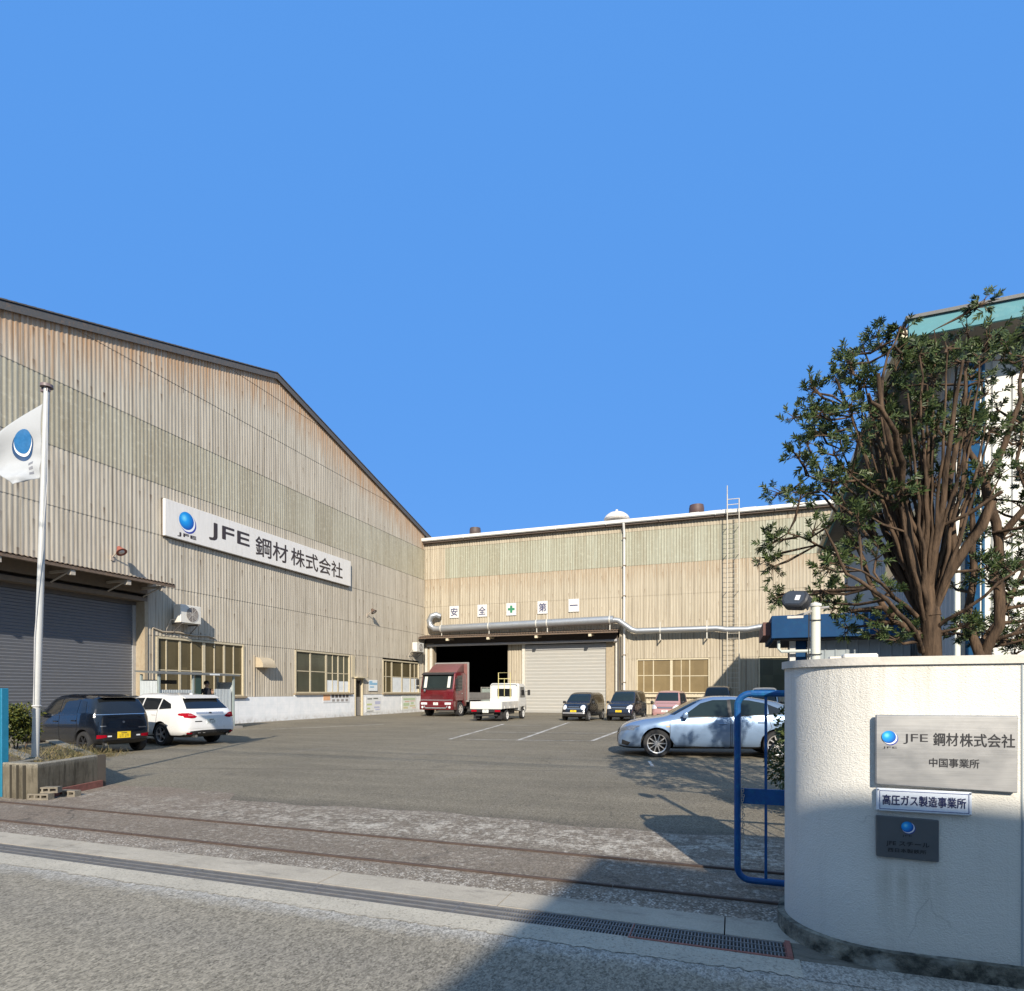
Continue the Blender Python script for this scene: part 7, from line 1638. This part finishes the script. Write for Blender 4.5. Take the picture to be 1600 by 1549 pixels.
def make_person(label, loc, heading, height):
    """standing figure, one skinned surface; local +X is the way the figure faces"""
    t = thing('person', label, 'person', loc, rad(heading)); k = height / 1.72
    V = []; R_ = []; E = []
    def nd(p, r, par=None):
        V.append(tuple(q * k for q in p)); R_.append(r * k)
        if par is not None: E.append((par, len(V) - 1))
        return len(V) - 1
    pel = nd((0, 0, .93), .135); ab = nd((.01, 0, 1.08), .128, pel); chs = nd((.01, 0, 1.27), .145, ab); ns = nd((-.005, 0, 1.42), .085, chs); nk = nd((.0, 0, 1.50), .052, ns); jaw = nd((.03, 0, 1.565), .066, nk); hd1 = nd((.022, 0, 1.63), .084, jaw); nd((.0, 0, 1.69), .062, hd1)
    for s_ in (-1, 1):
        sh1 = nd((-.005, s_ * .17, 1.40), .062, ns); el = nd((-.03 if s_ < 0 else .02, s_ * .245, 1.13), .043, sh1); wr = nd((.12 if s_ < 0 else .24, s_ * (.22 if s_ < 0 else .10), .93 if s_ < 0 else 1.28), .028, el)
        f0 = V[wr]; f0 = tuple(q / k for q in f0); up = Vector((.35, 0, -.9)) if s_ < 0 else Vector((.25, -.25, .9))
        up.normalize(); pm = nd(tuple(Vector(f0) + up * .055), .030, wr); sd_ = up.cross(Vector((1, 0, 0))).normalized()
        for i, ln in enumerate((.072, .082, .076, .060)):
            o_ = sd_ * (.022 - .0145 * i); a1 = nd(tuple(Vector(f0) + up * .085 + o_), .009, pm); a2 = nd(tuple(Vector(f0) + up * (.085 + ln * .55) + o_ + Vector((.012, 0, 0))), .0085, a1); nd(tuple(Vector(f0) + up * (.085 + ln) + o_ + Vector((.03, 0, 0))), .007, a2)
        th = nd(tuple(Vector(f0) + up * .04 + sd_ * .034 + Vector((.01, 0, 0))), .011, pm); nd(tuple(Vector(f0) + up * .075 + sd_ * .055 + Vector((.022, 0, 0))), .009, th)
        hp = nd((0, s_ * .09, .86), .095, pel); kn = nd((.02, s_ * .10, .50), .060, hp); an = nd((-.01, s_ * .105, .09), .042, kn); nd((.13, s_ * .115, .04), .036, an)
    me = bpy.data.meshes.new('body'); me.from_pydata(V, E, []); o = bpy.data.objects.new('body', me); COL.objects.link(o)
    o.modifiers.new('skin', 'SKIN')
    for i, sv in enumerate(me.skin_vertices[0].data): sv.radius = (R_[i], R_[i] * (1.0 if i > 7 else 1.0)); sv.use_root = (i == 0)
    sb = o.modifiers.new('sub', 'SUBSURF'); sb.levels = sb.render_levels = 2
    m2 = eval_mesh(o); bpy.data.objects.remove(o)
    m2.materials.clear()
    for m in (mat('skin', (0.42, 0.26, 0.18), 0.55), mat('dark_jacket', (0.016, 0.017, 0.022), 0.85), mat('dark_trousers', (0.03, 0.032, 0.04), 0.85), mat('shoe_black', (0.02, 0.02, 0.02), 0.5)): m2.materials.append(m)
    hands = [Vector(V[i]) for i in range(len(V)) if R_[i] < .0315 * k]
    for p in m2.polygons:
        z = p.center.z / k
        hnd = min((p.center - h).length for h in hands) < .045 * k
        p.material_index = 0 if (z > 1.475 or hnd) else 1 if z > .90 else 2 if z > .10 else 3
        p.use_smooth = True
    b = bpy.data.objects.new('body', m2); COL.objects.link(b); b.parent = t
    mb = MB(); M = Matrix.Translation((-.008 * k, 0, 1.655 * k))
    mb.lathe([(.088 * k, -.045 * k), (.100 * k, .0), (.095 * k, .045 * k), (.070 * k, .085 * k), (.03 * k, .102 * k), (.002, .105 * k)], 20, M @ Matrix.Rotation(rad(-14), 4, 'Y')); mb.build('hair', mat('hair_black', (0.012, 0.010, 0.009), 0.6), t, local=True)
    mb = MB()
    for sy in (-1, 1): mb.lathe([(.001, -.012 * k), (.011 * k, -.006 * k), (.012 * k, .0), (.011 * k, .006 * k), (.001, .012 * k)], 10, Matrix.Translation((.094 * k, sy * .032 * k, 1.622 * k)))
    mb.build('eyes', mat('eye_dark', (0.02, 0.016, 0.014), 0.2), t, local=True)
    mb = MB(); mb.prism([(.096 * k, 1.625 * k), (.122 * k, 1.588 * k), (.095 * k, 1.583 * k)], -.013 * k, .013 * k, 'Y', bev=.004 * k); mb.build('nose', mat('skin', (0.42, 0.26, 0.18), 0.55), t, local=True)
    mb = MB()
    for sy in (-1, 1): mb.box(-.005 * k, .03 * k, sy * .088 * k - .008 * k, sy * .088 * k + .008 * k, 1.59 * k, 1.645 * k, bev=.006 * k)
    mb.build('ears', mat('skin', (0.42, 0.26, 0.18), 0.55), t, local=True)
    mb = MB(); mb.box(.088 * k, .098 * k, -.022 * k, .022 * k, 1.555 * k, 1.563 * k, bev=.003 * k); mb.build('mouth', mat('lip', (0.28, 0.12, 0.10), 0.5), t, local=True)
    mb = MB(); mb.lathe([(.062 * k, 1.435 * k), (.066 * k, 1.46 * k), (.058 * k, 1.485 * k)], 18, Matrix.Translation((-.002 * k, 0, 0)), closed=False); mb.build('collar', mat('dark_jacket', (0.016, 0.017, 0.022), 0.85), t, local=True)
    return t
make_person('person in a dark jacket standing in the corrugated shelter behind the white wagon', (SX + .30, 19.28, .10), -20, 1.86)

# ------------------------------------------------------------------ across the street, behind the viewer: shades the corner
op = thing('opposite_building', 'flat roofed grey building across the street, behind the viewer', 'building', (12, -14, 0))
HB = 8.0; TL = HB / math.tan(rad(SUN_EL)); bx0 = -1.20 + TL * math.sin(rad(SUN_AZ)); by1 = 5.70 - TL * math.cos(rad(SUN_AZ))
mb = MB(); ROT = Matrix.Translation((bx0, by1, 0)) @ Matrix.Rotation(rad(-5), 4, 'Z') @ Matrix.Translation((-bx0, -by1, 0)); mb.box(bx0, bx0 + 26, by1 - 14, by1, -.3, HB - .25, M=ROT); mb.build('wall', concrete('opposite_render', (0.42, 0.41, 0.38)), op, smooth=False)
mb = MB(); mb.box(bx0 - .0, bx0 + 26.05, by1 - 14.05, by1 + .0, HB - .248, HB, M=ROT); mb.build('roof', mat('roof_grey2', (0.3, 0.3, 0.3), 0.8), op, smooth=False)
for fl_ in (1.0, 4.6):
    for i in range(7):
        x = bx0 + 1.5 + 3.5 * i
        mb = MB(); mb.box(x, x + 2.0, by1 - .02, by1 + .06, fl_, fl_ + 1.6, M=ROT); w_ = mb.build('window', mat('alu_frame', (0.45, 0.45, 0.45), 0.4, 0.6), op, smooth=False)
        mb = MB(); mb.box(x + .07, x + 1.93, by1 + .06, by1 + .068, fl_ + .07, fl_ + 1.53, M=ROT); mb.build('pane', m_pane2, w_, smooth=False)
wh = thing('added_shed', 'low grey shed added unseen behind the viewer to darken reflections', 'building', (-12, -12, 0))  # added shed: something dark for the cars to reflect, trims low sky fill
mb = MB(); mb.box(-22.5, -2.5, -24, -11, -.3, 5.3); mb.build('wall', concrete('added_shed_render', (0.30, 0.29, 0.27)), wh, smooth=False)
mb = MB(); mb.prism([(-24.4, 5.305), (-10.6, 5.305), (-17.5, 6.4)], -22.6, -2.1, 'X'); mb.build('roof', mat('roof_grey2', (0.3, 0.3, 0.3), 0.8), wh, smooth=False)
for i in range(3):
    mb = MB(); mb.box(-21 + 6.2 * i, -17.5 + 6.2 * i, -11.02, -10.94, .02, 3.6); mb.build('door', mat('added_shed_door', (0.16, 0.17, 0.18), 0.6), wh, smooth=False)
tb = thing('added_block', 'tall plain grey block added unseen behind the viewer to darken reflections', 'building', (-45, -14, 0))  # added block: keeps bright sky out of the black car's reflections
mb = MB(); mb.box(-70, -23, -32, -13, -.3, 13.8); mb.build('wall', concrete('added_block_render', (0.26, 0.25, 0.24)), tb, smooth=False)
mb = MB(); mb.box(-70.2, -22.8, -32.2, -12.8, 13.805, 14.1); mb.build('roof', mat('roof_grey2', (0.3, 0.3, 0.3), 0.8), tb, smooth=False)
for i in range(10):
    for k in range(4):
        mb = MB(); mb.box(-68 + 4.5 * i, -65.4 + 4.5 * i, -13.03, -12.96, 1.2 + 3.2 * k, 2.9 + 3.2 * k); mb.build('window', m_pane2, tb, smooth=False)
def pole_(x, y, label):
    t = thing('utility_pole', label, 'utility pole', (x, y, 0))
    mb = MB(); mb.tube([(x, y, -.3), (x, y, 11)], [.17, .11], 14); mb.build('shaft', mat('pole_concrete', (0.4, 0.39, 0.37), 0.9), t)
    mb = MB(); mb.box(x - .05, x + .05, y - .9, y + .9, 9.2, 9.3); mb.build('cross_arm', mat('steel_rough', (0.45, 0.43, 0.40), 0.5, 0.5), t, smooth=False)
pole_(-38, -1.2, 'concrete utility pole far to the left of the entrance, out of view'); pole_(34, -1.2, 'concrete utility pole far to the right along the street, out of view')
for y, sag, z, r_, lab in ((-2.0, .9, 9.32, .013, 'overhead cable nearer the road centre'), (-1.2, 1.2, 9.32, .017, 'thick overhead cable in the middle above the street'), (-.4, 1.0, 9.32, .013, 'overhead cable nearest the yard entrance')):
    mb = MB(); mb.tube([(-38 + 72 * k / 40, y, z - sag * 4 * (k / 40) * (1 - k / 40)) for k in range(41)], r_, 6); tag(mb.build('overhead_cable', mat('black_cable', (0.03, 0.03, 0.03), 0.5)), lab + ', strung between the utility poles', 'cable')
